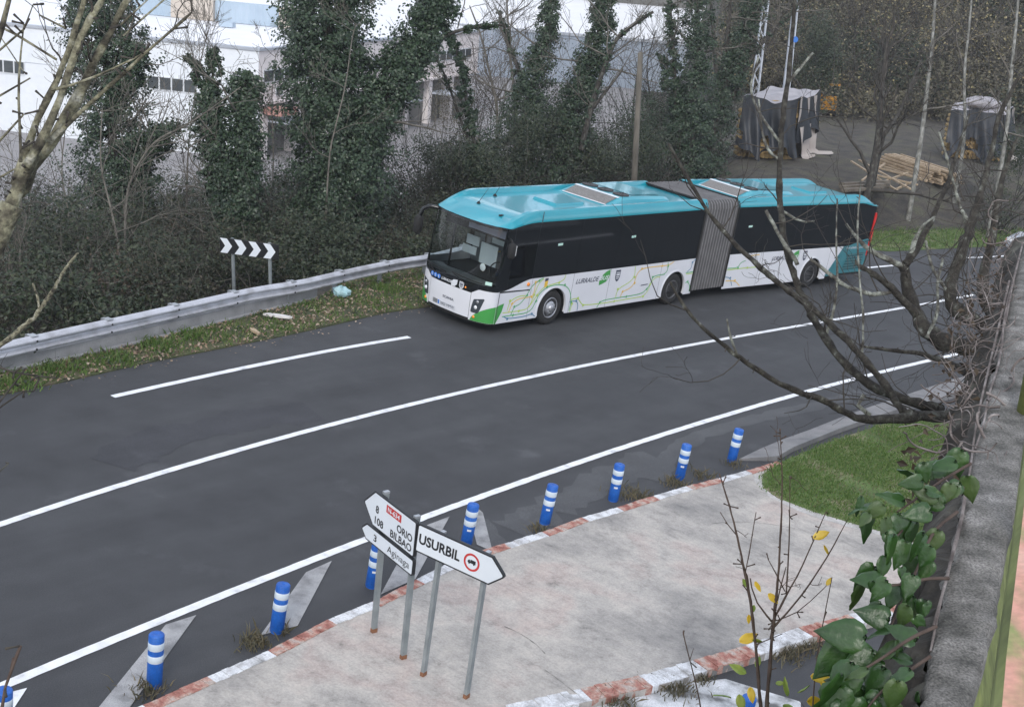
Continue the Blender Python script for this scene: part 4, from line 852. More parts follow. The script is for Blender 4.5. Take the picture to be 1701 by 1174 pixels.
mb = MB(); mb.lathe([(.05, 0), (.045, .03), (0, .04)], (1.28, -.002, 1.26), ((1, 0, 0), (0, 0, 1), (0, -1, 0)), 14); mb.build('indicator_light', M['amber'], BUS)
for s, z, k in ((2.33, 2.26, 1), (5.57, 2.28, 1), (11.7, 2.28, 2)):
    f = sec(k); mb = MB(); mb.add([f((s + a, -.004, z + b)) for a, b in ((-.10, -.035), (.10, -.03), (.10, .035), (-.10, .03))], [[0, 1, 2, 3]]); mb.build('exit_sticker', M['sticker_green'], BUS)
mb = MB(); mb.add([(s, -.006, z) for s, z in ((1.95, 1.12), (2.08, 1.12), (2.08, 1.36), (1.95, 1.36))], [[0, 1, 2, 3]]); st = mb.build('advert_sticker', M['line_yellow'], BUS)
mb = MB(); mb.add([(s, -.008, z) for s, z in ((1.95, 1.27), (2.08, 1.30), (2.08, 1.36), (1.95, 1.36))], [[0, 1, 2, 3]]); mb.build('sticker_band', M['navy'], st)
for s in (6.55, 17.15):
    mb = MB(); f = sec(1 if s < 10 else 2); mb.add([f((s + a, -.009, .78 + (0 if s < 10 else .22) + b)) for a, b in ((-.17, -.015), (.17, -.005), (.17, .02), (-.17, .01))], [[0, 1, 2, 3]]); mb.build('flap_handle', M['navy'], BUS)
# wheels
for s, k in WHEELS:
    for side in (0, 1):
        f = sec(k); c0 = np.array(f((s, .045 if side == 0 else WB - .045, .49))); ax = np.array(f((1, 0, 0))) - np.array(f((0, 0, 0))); nx = (np.array(f((0, 1, 0))) - np.array(f((0, 0, 0)))) * (-1 if side == 0 else 1)
        A = (ax, np.array([0, 0, 1.0]), nx)
        mb = MB(); mb.lathe([(.27, .0), (.30, .005), (.36, .018), (.44, .012), (.475, -.02), (.49, -.06), (.49, -.24), (.47, -.29), (.28, -.30)], c0, A, 40); w = mb.build('wheel', M['rubber'], BUS)
        frontw = s < 3
        mb = MB()
        if frontw: mb.lathe([(.285, .0), (.28, .02), (.262, .012), (.245, -.035), (.19, -.02), (.165, .03), (.105, .04), (.10, .075), (.085, .09), (0, .095)], c0, A, 32)
        else: mb.lathe([(.285, .0), (.28, .02), (.262, .010), (.25, -.12), (.17, -.14), (.15, -.10), (.10, -.09), (0, -.08)], c0, A, 32)
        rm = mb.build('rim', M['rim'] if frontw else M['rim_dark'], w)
        for i in range(10):
            a = i * math.pi / 5; mb = MB(); c = c0 + (ax * math.cos(a) + A[1] * math.sin(a)) * (.135 if frontw else .155) + nx * (.035 if frontw else -.10); mb.lathe([(.016, 0), (.015, .02), (0, .024)], c, A, 6); mb.build('wheel_nut', M['galv'], w)
# bellows
mb = MB(); mt = MB(); V = []; prof = [(0, .36), (0, 2.6), (0, 2.92), (.05, 3.06), (.14, 3.14), (.4, 3.13), (1.275, 3.12), (2.15, 3.13), (2.41, 3.14), (2.50, 3.06), (2.55, 2.92), (2.55, .36)]
NF = 24
for i in range(NF + 1):
    q = i / NF; ins = .008 if i % 2 == 0 else .11; row = []
    for t, z in prof:
        tt_ = 1.275 + (t - 1.275) * (1 - ins / 1.275); zz = z - (ins if z > 2.5 else 0)
        a = np.array((9.06, tt_, zz)); b = np.array(S2((10.90, tt_, zz))); row.append(a + (b - a) * q)
    V.append(row)
mb.grid(V); bel = mb.build('bellows', M['bellows'], BUS)
for i in range(0, NF + 1, 2):
    m2 = MB(); m2.tube([p + (np.array([0, 0, .003])) for p in V[i]], .014, 4, smooth=False); m2.build('bellows_hoop', M['bellows_top'], bel)
for s, k in ((9.03, 1), (10.90, 2)):
    f = sec(k); mb = MB(); P = [f((s, 1.275 + (t - 1.275) * 1.004, z + .004)) for t, z in prof]; mb.tube(P, .03, 6, smooth=False); mb.build('bellows_frame', M['chassis'], BUS)
# roof equipment
def roof_unit(k, s0):
    f = sec(k); t0, t1 = .40, 2.22
    pr = [(0, 3.05), (.02, 3.07), (.62, 3.27), (.72, 3.285), (1.3, 3.285), (2.75, 3.24), (2.95, 3.20), (3.05, 3.07)]
    mb = MB(); V = [[f((s0 + s, t, z)) for t in (t0 - .06, t0 + .02, t0 + .12, t1 - .12, t1 - .02, t1 + .06)] for s, z in pr]
    V = np.array(V); V[:, (0, 5), 2] = 3.07; V[1:-1, (1, 4), 2] = np.maximum(3.07, V[1:-1, (1, 4), 2] - .06); mb.grid(V); u = mb.build('air_conditioner', M['bus_teal'], BUS)
    mb = MB(); V = [f((s0 + s, t, z)) for s, z in ((.10, 3.095), (.56, 3.25)) for t in (t0 + .16, t1 - .16)]; mb.add(np.array(V) + [-.006, 0, .012], [[0, 1, 3, 2]]); g_ = mb.build('grille', M['grille'], u)
    for (sa_, za_, sb_, zb2) in ((.05, 3.078, .09, 3.092), (.57, 3.253, .64, 3.275)):
        mb = MB(); V = [f((s0 + s, t, z + .014)) for s, z in ((sa_, za_), (sb_, zb2)) for t in (t0 + .12, t1 - .12)]; mb.add(V, [[0, 1, 3, 2]]); mb.build('grille_edge', M['frame'], u)
    for t in (.75, 1.31, 1.87):
        mb = MB(); c = np.array(f((s0 + 1.0, t, 3.286))); A = ((1, 0, 0), (0, 1, 0), (0, 0, 1))
        mb.lathe([(.235, 0), (.235, .03), (.19, .035), (.185, .015), (.06, .012), (.055, .03), (0, .032)], c, A, 26); fo = mb.build('fan', M['fan'], u)
        mb = MB()
        for a in np.arange(0, 2 * math.pi, math.pi / 6): mb.box(c + np.array([math.cos(a), math.sin(a), 0]) * .12 + [0, 0, .026], (.13, .012, .006), ((math.cos(a), math.sin(a), 0), (-math.sin(a), math.cos(a), 0), (0, 0, 1)))
        g2 = mb.build('fan_guard', M['rim_dark'], fo); g2['kind'] = 'stuff'
    mb = MB(); V = [f((s0 + s, t, z)) for s, z in ((1.35, 3.288), (2.7, 3.247)) for t in (t0 + .25, t1 - .25)]; mb.add(np.array(V) + [0, 0, .008], [[0, 1, 3, 2]]); mb.build('unit_lid', M['bus_teal'], u)
roof_unit(1, 4.62); roof_unit(2, 11.35)
for k, (s0, s1, t0, t1) in ((1, (2.85, 4.05, .78, 1.62)), (2, (15.9, 16.95, .85, 1.65))):
    f = sec(k); mb = MB(); zb3, zt3 = 3.064, 3.125
    V = [f((s, t, z)) for z, i in ((zb3, 0), (zt3, .03)) for s, t in ((s0 + i, t0 + i), (s1 - i, t0 + i), (s1 - i, t1 - i), (s0 + i, t1 - i))]
    mb.add(V, [[4, 5, 6, 7], [0, 1, 5, 4], [1, 2, 6, 5], [2, 3, 7, 6], [3, 0, 4, 7]]); mb.build('roof_hatch', M['bus_teal'], BUS)
for (s, t, lean) in ((.62, 1.55, .25), (1.75, 2.02, .18)):
    zf = ff(s); mb = MB(); mb.lathe([(.06, 0), (.045, .03), (.02, .06), (0, .065)], (s, t, zf), ((1, 0, 0), (0, 1, 0), (0, 0, 1)), 10); mb.tube([(s, t, zf + .04), (s + lean, t - .05, zf + .42)], [.008, .004], 5); mb.build('antenna', M['chassis'], BUS)
mb = MB(); mb.box((.42, .55, 2.985), (.12, .07, .035)); mb.build('roof_lamp', M['chassis'], BUS)
# mirrors
mb = MB(); P = smoothline([(.12, 2.42, 2.70), (-.02, 2.62, 2.72), (-.14, 2.76, 2.62), (-.18, 2.80, 2.36)]); mb.tube(P, .055, 8); ma = mb.build('mirror_arm', M['tinted'], BUS)
mb = MB(); mb.tube([(-.18, 2.80, 2.42), (-.19, 2.80, 2.36), (-.19, 2.79, 2.0), (-.18, 2.79, 1.93)], [.07, .12, .12, .06], 10); mb.build('mirror_head', M['chassis'], ma)
mb = MB(); mb.tube(smoothline([(.26, -.0, 2.52), (.20, -.13, 2.52), (.20, -.17, 2.42)]), .03, 6); ma = mb.build('mirror_arm', M['chassis'], BUS)
mb = MB(); mb.tube([(.2, -.17, 2.47), (.2, -.17, 2.42), (.2, -.17, 2.12), (.2, -.17, 2.06)], [.05, .10, .10, .05], 10); mh = mb.build('mirror_head', M['chassis'], ma)
mb = MB(); mb.box((.305, -.17, 2.28), (.004, .13, .26)); mb.build('mirror_glass', M['lamp_glass'], mh)
# driver's cab seen through the windscreen
mb = MB(); mb.box((.95, 1.275, .98), (1.7, 2.45, .05)); mb.box((1.72, 1.275, 1.15), (.04, 2.45, .5)); mb.build('cab_floor', M['interior'], BUS)
mb = MB(); V = []
for t in np.linspace(.15, 2.40, 14):
    b = float(sf(t)); V.append([(b + .10, t, 1.20), (b + .16, t, 1.30), (b + .45, t, 1.33 - .06 * abs(t - 1.275)), (b + .62, t, 1.22), (b + .66, t, 1.0)])
mb.grid(V, True); mb.build('dashboard', M['dash_grey'], BUS)
mb = MB(); mb.tube([(.78 + .10 * math.sin(a), .72 + .23 * math.cos(a), 1.46 + .20 * math.sin(a)) for a in np.linspace(0, 2 * math.pi, 22)], .018, 6); mb.tube([(.70, .72, 1.25), (.78, .72, 1.46)], .03, 6); mb.build('steering_wheel', M['chassis'], BUS)
mb = MB(); mb.box((1.30, .72, 1.30), (.5, .5, .12)); mb.box((1.52, .72, 1.68), (.12, .5, .72), ((.98, 0, .17), (0, 1, 0), (-.17, 0, .98))); mb.box((1.56, .72, 2.12), (.09, .28, .2)); mb.build('driver_seat', M['navy'], BUS)
mb = MB(); mb.box((1.71, 1.275, 2.0), (.03, 2.40, 1.5)); mb.build('partition', M['interior'], BUS)
for (t0, t1, z0, z1, s) in ((1.68, 2.14, 1.80, 2.05, 1.05), (1.70, 2.2, 1.56, 1.77, 1.0), (1.0, 1.6, 1.42, 1.97, 1.05), (.98, 1.42, 1.98, 2.25, 1.25)):
    mb = MB(); mb.box((s, (t0 + t1) / 2, (z0 + z1) / 2), (.02, t1 - t0, z1 - z0)); mb.build('cab_screen', M['blind'], BUS)
mb = MB(); mb.tube(smoothline([(1.1, 1.45, 1.0), (1.1, 1.45, 1.6), (1.1, 1.35, 1.75), (1.5, 1.3, 1.75)]), .02, 6); mb.build('grab_rail', M['line_yellow'], BUS)
mb = MB(); mb.tube([(.55, 2.2, 1.2), (.6, 2.2, 2.6)], .03, 6); mb.tube([(1.2, 1.62, 1.0), (1.2, 1.62, 2.7)], .022, 6); mb.build('grab_pole', M['chassis'], BUS)
mb = MB(); mb.box((.46, .92, 2.58), (.05, 1.35, .33)); dd = mb.build('destination_display', M['lilac'], BUS)
mb = MB(); mb.box((.50, 1.275, 2.56), (.05, 2.35, .42)); mb.build('display_housing', M['chassis'], BUS)
mb = MB(); mb.lathe([(.10, 0), (.09, .01), (0, .014)], (.55, 1.0, 1.48), ((0, 1, 0), (0, 0, 1), (-1, 0, 0)), 16); mb.build('dash_dial', M['lamp_glass'], BUS)
front_patch('windscreen_sticker', M['sticker_green'], .10, .24, 1.29, 1.38, off=.006, nt=5, nz=3)

# ------------------------------------------------------------------ traffic bollards
def bollard_parts(root):
    A = ((1, 0, 0), (0, 1, 0), (0, 0, 1))
    mb = MB(); mb.lathe([(.086, 0), (.10, .03), (.10, .735), (.092, .75), (.03, .755), (.02, .745), (0, .745)], (0, 0, 0), A, 24); mb.build('post', M['blue'], root)
    for z0, z1 in ((.37, .47), (.545, .645)):
        mb = MB(); mb.lathe([(.1005, z0), (.103, z0 + .004), (.103, z1 - .004), (.1005, z1)], (0, 0, 0), A, 24); mb.build('reflective_band', M['reflector'], root)
bl = [((256, 1139), 'blue and white striped bollard on the wide worn hatch mark at the lower left'), ((458.9, 1049), 'blue and white striped bollard left of the road signs beside a tuft of weeds'),
      ((617, 974), 'blue and white striped bollard partly hidden behind the left sign post'), ((774, 903), 'blue and white striped bollard with its foot hidden behind the USURBIL sign'),
      ((904.2, 869), 'blue and white striped bollard next right from the USURBIL sign'), ((1018, 831), 'blue and white striped bollard with dry weeds at its right foot'),
      ((1128, 795), 'blue and white striped bollard between the dry weeds and the last bollard by the gutter'), ((1214.4, 767), 'blue and white striped bollard farthest up the kerb beside the gutter slabs'),
      ((5, 1236), 'blue bollard top cut off by the bottom left corner of the picture'), ((1224, 1236), 'blue bollard on the white painted patch below the second kerb'), ((1425, 1225), 'blue bollard half hidden behind the large ivy leaves')]
proto = None
for i, (q, lab) in enumerate(bl):
    c = G(*q)
    if proto is None: o = proto = thing('bollard', lab, 'bollard', c, 0, 'blue striped traffic bollards'); bollard_parts(o)
    else: o = dup_tree(proto); o['label'] = lab
    o.location = tuple(c); o.rotation_euler = (R(rng.normal() * 1.9), R(rng.normal() * 1.9), rng.uniform(0, 6))
    if 2 <= i <= 6:
        mb = MB(); d = CAM - c; a = math.atan2(d[1], d[0]) - o.rotation_euler[2] + .1
        for z in (.305,):
            P = [(math.cos(a + e) * .1035, math.sin(a + e) * .1035, z + dz) for dz in (-.018, .018) for e in (-.35, 0, .35)]; mb.quads(P, [[0, 1, 4, 3], [1, 2, 5, 4]])
        mb.build('sticker', M['plate'], o)

# ------------------------------------------------------------------ direction signs
def round_arrow(x0, x1, z0, z1, tip, left):
    zc = (z0 + z1) / 2; r_ = .035
    P = [(x0, z1), (x0 - tip + .02, zc + .03), (x0 - tip, zc), (x0 - tip + .02, zc - .03), (x0, z0), (x1 - r_, z0), (x1 - .01, z0 + .01), (x1, z0 + r_), (x1, z1 - r_), (x1 - .01, z1 - .01), (x1 - r_, z1)]
    return P if left else [(x0 + x1 - a, b) for a, b in P][::-1]
def shrink(P, d):
    P = np.array(P); n = len(P); out = []
    ar = sum(P[i][0] * P[(i + 1) % n][1] - P[(i + 1) % n][0] * P[i][1] for i in range(n)); sg = 1 if ar > 0 else -1
    for i in range(n):
        a, b, c = P[i - 1], P[i], P[(i + 1) % n]; e1 = (b - a) / (np.linalg.norm(b - a) + 1e-9); e2 = (c - b) / (np.linalg.norm(c - b) + 1e-9)
        n1 = np.array([-e1[1], e1[0]]) * sg; n2 = np.array([-e2[1], e2[0]]) * sg; m_ = n1 + n2; m_ /= max(.35, m_ @ n1) if abs(m_ @ n1) > 0 else 1; out.append(b + m_ * d)
    return out
def direction_sign(label, pa, pb, posts_h, zb=AP):
    A = G(*pa, zb); B = G(*pb, zb); ex = B - A; L = np.linalg.norm(ex); ex /= L; up = UP - ex * (UP @ ex); up /= np.linalg.norm(up); nr = np.cross(ex, up)
    if nr @ (CAM - A) < 0: nr = -nr
    root = thing('direction_sign', label, 'road sign', A); rel = np.array(root.location)
    fn = lambda u, v, d: A + ex * u + up * v + nr * d
    for x, h in zip((0, L), posts_h):
        mb = MB(); mb.box(fn(x, h / 2, 0), (.05, .08, h), (ex, nr, up)); mb.build('post', M['post'], root, rel)
        mb = MB(); mb.box(fn(x, h + .008, 0), (.056, .086, .03), (ex, nr, up)); mb.build('post_cap', M['galv'], root, rel)
        mb = MB(); mb.box(fn(x, .03, 0), (.056, .086, .07), (ex, nr, up)); mb.build('rusty_foot', M['rust'], root, rel)
    return root, rel, fn
def panel(root, rel, fn, P, name='sign_panel'):
    mb = MB(); mb.prism(P, .045, lambda u, v, d: fn(u, v, .042 + d)); pn = mb.build(name, M['black'], root, rel)
    mb = MB(); Q = shrink(P, .021); mb.prism(Q, .002, lambda u, v, d: fn(u, v, .0875 + d)); mb.build('sign_face', M['sign_white'], pn, None if False else rel); return pn
def stext(par, rel, fn, txt, c, w, h, mat, bold=.02):
    mb = MB(); lettering(mb, txt, c, w, h, lambda a, b: fn(a, b, .0925), bold); return mb.build('lettering', mat, par, rel)
s1, rl, fn = direction_sign('pair of left pointing arrow signs reading ORIO BILBAO and Aginaga on two grey posts', (620.9, 1049), (669.6, 1093), (2.215, 2.20))
pn = panel(s1, rl, fn, round_arrow(-.135, .885, 1.665, 2.195, .255, True))
mb = MB(); mb.add([fn(a, b, .0915) for a, b in ((.17, 2.02), (.535, 2.02), (.535, 2.135), (.17, 2.135))], [[0, 1, 2, 3]]); mb.build('road_number_panel', M['sign_red'], pn, rl)
mb = MB(); lettering(mb, 'N-634', (.353, 2.078), .29, .075, lambda a, b: fn(a, b, .0935), .02); mb.build('lettering', M['sign_white'], pn, rl)
for txt, c, w, h in (('8', (-.045, 1.955), .075, .115), ('108', (.02, 1.785), .21, .115), ('ORIO', (.635, 1.918), .37, .115), ('BILBAO', (.565, 1.770), .515, .115)): stext(pn, rl, fn, txt, c, w, h, M['black'])
pn = panel(s1, rl, fn, round_arrow(-.275, .895, 1.385, 1.635, .125, True))
for txt, c, w, h, bo in (('3', (-.04, 1.51), .075, .105, .02), ('Aginaga', (.54, 1.495), .54, .135, .0)): stext(pn, rl, fn, txt, c, w, h, M['black'], bo)
s2, rl, fn = direction_sign('right pointing arrow sign reading USURBIL with a red lorry ban disc on two grey posts', (703, 1121), (774.3, 1158), (2.19, 2.195))
pn = panel(s2, rl, fn, round_arrow(-.345, .855, 1.815, 2.225, .205, False)[:]) if False else panel(s2, rl, fn, [(a, b) for a, b in [(-.345 + .035, 1.815), (.85, 1.815), (1.045, 1.99), (1.06, 2.02), (1.045, 2.05), (.85, 2.225), (-.31, 2.225), (-.335, 2.215), (-.345, 2.19), (-.345, 1.85), (-.335, 1.825)]])
stext(pn, rl, fn, 'USURBIL', (.035, 2.025), .665, .150, M['black'], .03)
mb = MB(); n_ = 28; V = [fn(.555 + r_ * math.cos(a), 2.02 + r_ * math.sin(a), .0915) for r_ in (.125, .095) for a in np.arange(n_) * 2 * math.pi / n_]
mb.quads(V, [[i, (i + 1) % n_, n_ + (i + 1) % n_, n_ + i] for i in range(n_)]); mb.build('ban_ring', M['sign_red'], pn, rl)
mb = MB(); tr = [(-.062, -.015), (-.062, .01), (-.045, .028), (-.028, .028), (-.028, .010), (-.02, .010), (-.02, .036), (.062, .036), (.062, -.015), (.05, -.015), (.045, -.032), (.03, -.032), (.025, -.015), (-.025, -.015), (-.03, -.032), (-.045, -.032), (-.05, -.015)]
mb.add([fn(.555 + a, 2.02 + b, .0920) for a, b in tr], [list(range(len(tr)))]); mb.build('lorry_symbol', M['black'], pn, rl)

# chevron board behind the guardrail
A0, B0 = AT(366.3, 406.5, 34.7), AT(463.2, 419.0, 34.0)
ex = B0 - A0; LC = np.linalg.norm(ex); ex /= LC; up = UP - ex * (UP @ ex); up /= np.linalg.norm(up); nr = np.cross(ex, up); nr = nr if nr @ (CAM - A0) > 0 else -nr
cp = thing('chevron_board', 'black board with four white chevrons pointing right on two posts behind the guardrail', 'road sign', A0); rel = np.array(A0)
fn = lambda u, v, d: A0 + ex * u + up * v + nr * d
HB = .195
mb = MB(); mb.prism([(0, -HB), (LC, -HB), (LC, HB), (0, HB)], .03, fn); bp_ = mb.build('board', M['black'], cp, rel)
for i in range(4):
    x = .012 + i * LC * .247; c = LC * .122; h_ = HB - .004; P = [(x, h_), (x + c, h_), (x + c + .155, 0), (x + c, -h_), (x, -h_), (x + .155, 0)]
    mb = MB(); mb.add([fn(u, v, .034) for u, v in P], [list(range(6))]); mb.build('chevron', M['sign_white'], bp_, rel)
for x in (LC * .19, LC * .825):
    mb = MB(); mb.box(fn(x, -.72, -.05), (.07, .05, 1.85), (ex, nr, up)); mb.build('post', M['post'], cp, rel)

# ------------------------------------------------------------------ trees and undergrowth
def wiggle(a, b, k, amp, rg=rng):
    a = np.asarray(a, float); b = np.asarray(b, float); P = a + (b - a) * np.linspace(0, 1, k)[:, None]
    J = rg.normal(size=(k, 3)) * amp * np.linalg.norm(b - a); J[0] = 0; J[-1] *= .5; return P + J
def unit(v): return v / (np.linalg.norm(v) + 1e-9)
def grow(mbs, p, d, L, r, lev, up=.25, spread=.9, kids=(3, 5), n=5, rg=rng, amp=.05, taper=.35, minr=.004, lv_mb=None):
    """one limb and its side shoots; mbs = meshes by level"""
    d = unit(np.asarray(d, float)); k = 5 if lev > 0 else 4
    P = [np.asarray(p, float)]; dd = d.copy()
    for i in range(k):
        dd = unit(dd + rg.normal(size=3) * amp * 3 + UP * up * .12); P.append(P[-1] + dd * L / k)
    P = np.array(P); rad = np.linspace(r, max(minr, r * taper), len(P))
    mbs[min(lev, len(mbs) - 1)].tube(P, rad, n if lev > 0 else 3, cap=False)
    if lev <= 0: return
    for _ in range(rg.integers(kids[0], kids[1] + 1)):
        q = rg.uniform(.25, 1.0); i = min(int(q * k), k - 1); b = P[i] + (P[i + 1] - P[i]) * (q * k - i)
        t = unit(P[i + 1] - P[i]); s = rg.normal(size=3); s = unit(s - t * (s @ t)); nd = unit(t * (1.2 - spread * .6) + s * spread + UP * up)
        grow(mbs, b, nd, L * rg.uniform(.38, .62), max(minr, rad[i] * .5), lev - 1, up, spread, kids, max(3, n - 1), rg, amp, taper, minr)
def ivy_clusters(mb, P, rad, n, leaf=.11, per=16, spread=.30):
    P = np.asarray(P, float); d = np.concatenate([[0], np.cumsum(np.linalg.norm(np.diff(P, axis=0), axis=1))]); rad = np.asarray(rad, float)
    s = rng.uniform(0, d[-1], n); C = np.stack([np.interp(s, d, P[:, i]) for i in range(3)], 1); Rr = np.interp(s, d, rad)
    a = rng.uniform(0, 2 * math.pi, n); lump = 1 + .35 * np.sin(3 * a + s * 1.9) * np.sin(s * 2.6 + 1) + .22 * rng.normal(size=n)
    O = np.stack([np.cos(a), np.sin(a), .0 * a], 1); q = np.sqrt(rng.uniform(.30, 1, n)); C = C + O * (Rr * lump * q)[:, None]
    rad_c = spread * rng.uniform(.5, 1.3, n) * np.clip(Rr / .55, .4, 1)
    off = rng.normal(size=(n, per, 3)) * .5; off[..., 2] *= .8
    L = C[:, None, :] + off * rad_c[:, None, None]; N = O[:, None, :] * .9 + np.array([-.1, -.3, .75]) + rng.normal(size=(n, per, 3)) * .55
    mb.leaves(L.reshape(-1, 3), N.reshape(-1, 3), leaf * rng.uniform(.6, 1.35, n * per), .78, .12)
def blob_clusters(mb, c, ax, n, leaf, per=14, spread=.35, shell=.55, asp=.62):
    """leaf clumps through an uneven ellipsoid"""
    V = rng.normal(size=(n, 3)); V /= np.linalg.norm(V, axis=1)[:, None]; q = rng.uniform(shell, 1.0, n) ** .8 * (1 + .25 * np.sin(V[:, 0] * 5 + V[:, 2] * 4) + .15 * rng.normal(size=n))
    C = np.asarray(c) + V * np.asarray(ax) * q[:, None]
    L = C[:, None, :] + rng.normal(size=(n, per, 3)) * spread * rng.uniform(.4, 1.2, (n, 1, 1)) * .5; N = V[:, None, :] * .7 + np.array([-.1, -.2, .8]) + rng.normal(size=(n, per, 3)) * .6
    mb.leaves(L.reshape(-1, 3), N.reshape(-1, 3), leaf * rng.uniform(.6, 1.4, n * per), asp, .12)
def pxpath(pts): return np.array([AT(*p) for p in pts])
def dens(P, k=4):
    Q = smoothline(P); return Q
def foot(P):                               # bring a traced trunk down to the ground
    p = np.array(P[0]); z = gz(p[0], p[1]) - .15
    if z < p[2]: return np.vstack([p + UP * (z - p[2]) / UP[2], P])
    return P
def ivy_tree(label, stems, group=None, leaf=.105, crown=None, name='ivy_tree', bare=0, ivymat='ivy', dens_=1.3, per=34):
    """stems: list of (traced path, trunk radius, [ivy radius at the path points], clusters)"""
    P0 = foot(pxpath(stems[0][0])); root = thing(name, label, 'tree', P0[0], 0, group); rel = np.array(root.location)
    mi = MB()
    for i, (pts, tr_, ir, n) in enumerate(stems):
        P = pxpath(pts); irr = list(ir)
        if i == 0:
            P2 = foot(P); irr = ([irr[0]] if len(P2) > len(P) else []) + irr; P = P2
        Q = dens(P); d = np.linspace(0, 1, len(Q)); irq = np.interp(d, np.linspace(0, 1, len(irr)), irr)
        mb = MB(); mb.tube(Q, np.linspace(tr_, tr_ * .45, len(Q)), 8, cap=False); mb.build('trunk' if i == 0 else 'branch', M['bark'], root, rel)
        if n: ivy_clusters(mi, Q, irq, int(n * dens_), leaf, per)
    if mi.n: o = mi.build('ivy', M[ivymat], root, rel); o['kind'] = 'stuff'
    if bare:
        mbs = [MB(), MB()]
        for pts, tr_, ir, n in stems:
            P = pxpath(pts)
            for _ in range(bare):
                q = rng.uniform(.45, 1); b = P[int(q * (len(P) - 1))]; s = unit(rng.normal(size=3) * [1, .6, .4] + UP * .7); grow(mbs, b, s, rng.uniform(1.6, 3.4), tr_ * .28, 2, .3, .8, (3, 5), 4, amp=.06, minr=.006)
        mt_ = MB()
        for m_ in mbs:
            if m_.n: mt_.v += m_.v; mt_.lo += [l + mt_.n for l in m_.lo]; mt_.sz += m_.sz; mt_.sm += m_.sm; mt_.n += m_.n
        o = mt_.build('twigs', M['twig_pale'], root, rel); o['kind'] = 'stuff'
    return root

ivy_tree('broad ivy smothered tree at the left in front of the white hall', [([(205, 420, 46), (200, 330, 46), (185, 230, 46), (180, 120, 46), (165, 30, 46), (150, -60, 46)], .22, [1.15, 1.3, 1.15, 1.2, 1.15, .9], 820),
    ([(215, 300, 46), (250, 235, 46), (285, 205, 46)], .10, [.6, .6, .45], 130), ([(190, 180, 46), (225, 110, 45.6), (222, 70, 45.6)], .08, [.5, .45, .3], 90)], bare=3)
ivy_tree('twin ivy columns with thin bare shoots on top behind the chevron board', [([(405, 470, 41), (402, 380, 41), (404, 280, 41), (406, 190, 41), (408, 122, 41)], .16, [.42, .46, .48, .45, .36], 400),
    ([(400, 400, 41), (375, 320, 41), (352, 220, 41), (345, 150, 41)], .13, [.42, .5, .46, .28], 290), ([(345, 165, 41), (322, 110, 41), (316, 96, 41)], .05, [.22, .2, .16], 30), ([(350, 150, 41), (357, 100, 41), (357, 80, 41)], .05, [.22, .2, .14], 34)], bare=4)
ivy_tree('largest ivy covered tree left of the bus with a big limb leaning right', [([(575, 470, 43), (572, 400, 43), (565, 300, 43), (555, 200, 43), (548, 100, 43), (540, 0, 43), (535, -90, 43)], .30, [.7, 1.15, 1.45, 1.45, 1.4, 1.35, 1.2], 1500),
    ([(560, 300, 43), (610, 210, 43), (660, 130, 43), (700, 60, 43), (735, -20, 43)], .20, [.9, .85, .75, .62, .5], 560), ([(520, 330, 43), (510, 380, 43), (520, 440, 43)], .1, [.8, .75, .6], 260), ([(655, 150, 43), (720, 75, 43), (760, 48, 43), (835, 42, 43)], .085, [.30, .08, .0, .0], 22)], bare=2)
ivy_tree('slim ivy wrapped stem curving left above the street gap', [([(800, 300, 48), (790, 245, 48), (776, 180, 48), (768, 110, 48), (748, 62, 48), (735, 40, 48)], .09, [.30, .26, .22, .18, .15, .06], 170),
    ([(795, 280, 48), (765, 200, 48), (735, 110, 48), (700, 70, 48)], .06, [.1, .05, .03, .0], 10)], bare=3)
ivy_tree('leaning ivy tree with forked bare limbs behind the front half of the bus', [([(850, 300, 55), (862, 230, 55), (880, 160, 55), (905, 80, 55), (915, 0, 55), (920, -70, 55)], .17, [1.4, 1.2, .7, .40, .32, .3], 520),
    ([(930, 290, 55), (950, 200, 55), (980, 110, 55), (1000, 40, 55), (1005, -40, 55)], .18, [1.1, .9, .5, .42, .3], 430), ([(965, 250, 54), (985, 165, 54), (1010, 95, 54), (1025, 60, 54), (1085, 20, 54)], .13, [.2, .12, .08, .05, .0], 30),
    ([(985, 180, 54), (1008, 150, 54), (1035, 115, 54)], .08, [0, 0, 0], 0), ([(880, 160, 55), (850, 90, 55), (830, 20, 55)], .09, [.3, .15, .0], 30)], bare=5)
ivy_tree('pair of upright ivy columns left of the tarpaulin stack', [([(1150, 250, 62), (1148, 170, 62), (1160, 90, 62), (1158, 20, 62), (1155, -60, 62)], .2, [1.0, .75, .66, .70, .6], 460),
    ([(1125, 250, 62), (1122, 150, 62), (1118, 70, 62), (1112, 10, 62), (1120, -40, 62)], .11, [.6, .30, .26, .28, .2], 170), ([(1105, 150, 62), (1110, 110, 62), (1092, 88, 62)], .07, [.3, .25, .1], 40)], bare=4)
ivy_tree('ivy tree leaning right over the tarpaulin stack', [([(1175, 260, 66), (1195, 170, 66), (1218, 110, 66), (1240, 50, 66), (1262, -20, 66)], .2, [1.0, .8, .6, .5, .4], 430),
    ([(1215, 165, 66), (1250, 90, 66), (1285, 50, 66), (1320, 20, 66), (1345, -30, 66)], .13, [.25, .12, .05, .0, .0], 30), ([(1190, 140, 66), (1186, 60, 66), (1180, 0, 66), (1178, -40, 66)], .11, [.1, .0, .0, .0], 8), ([(1205, 90, 66), (1212, 30, 66), (1215, -40, 66)], .14, [.1, .05, .05, .0], 10)], bare=6)

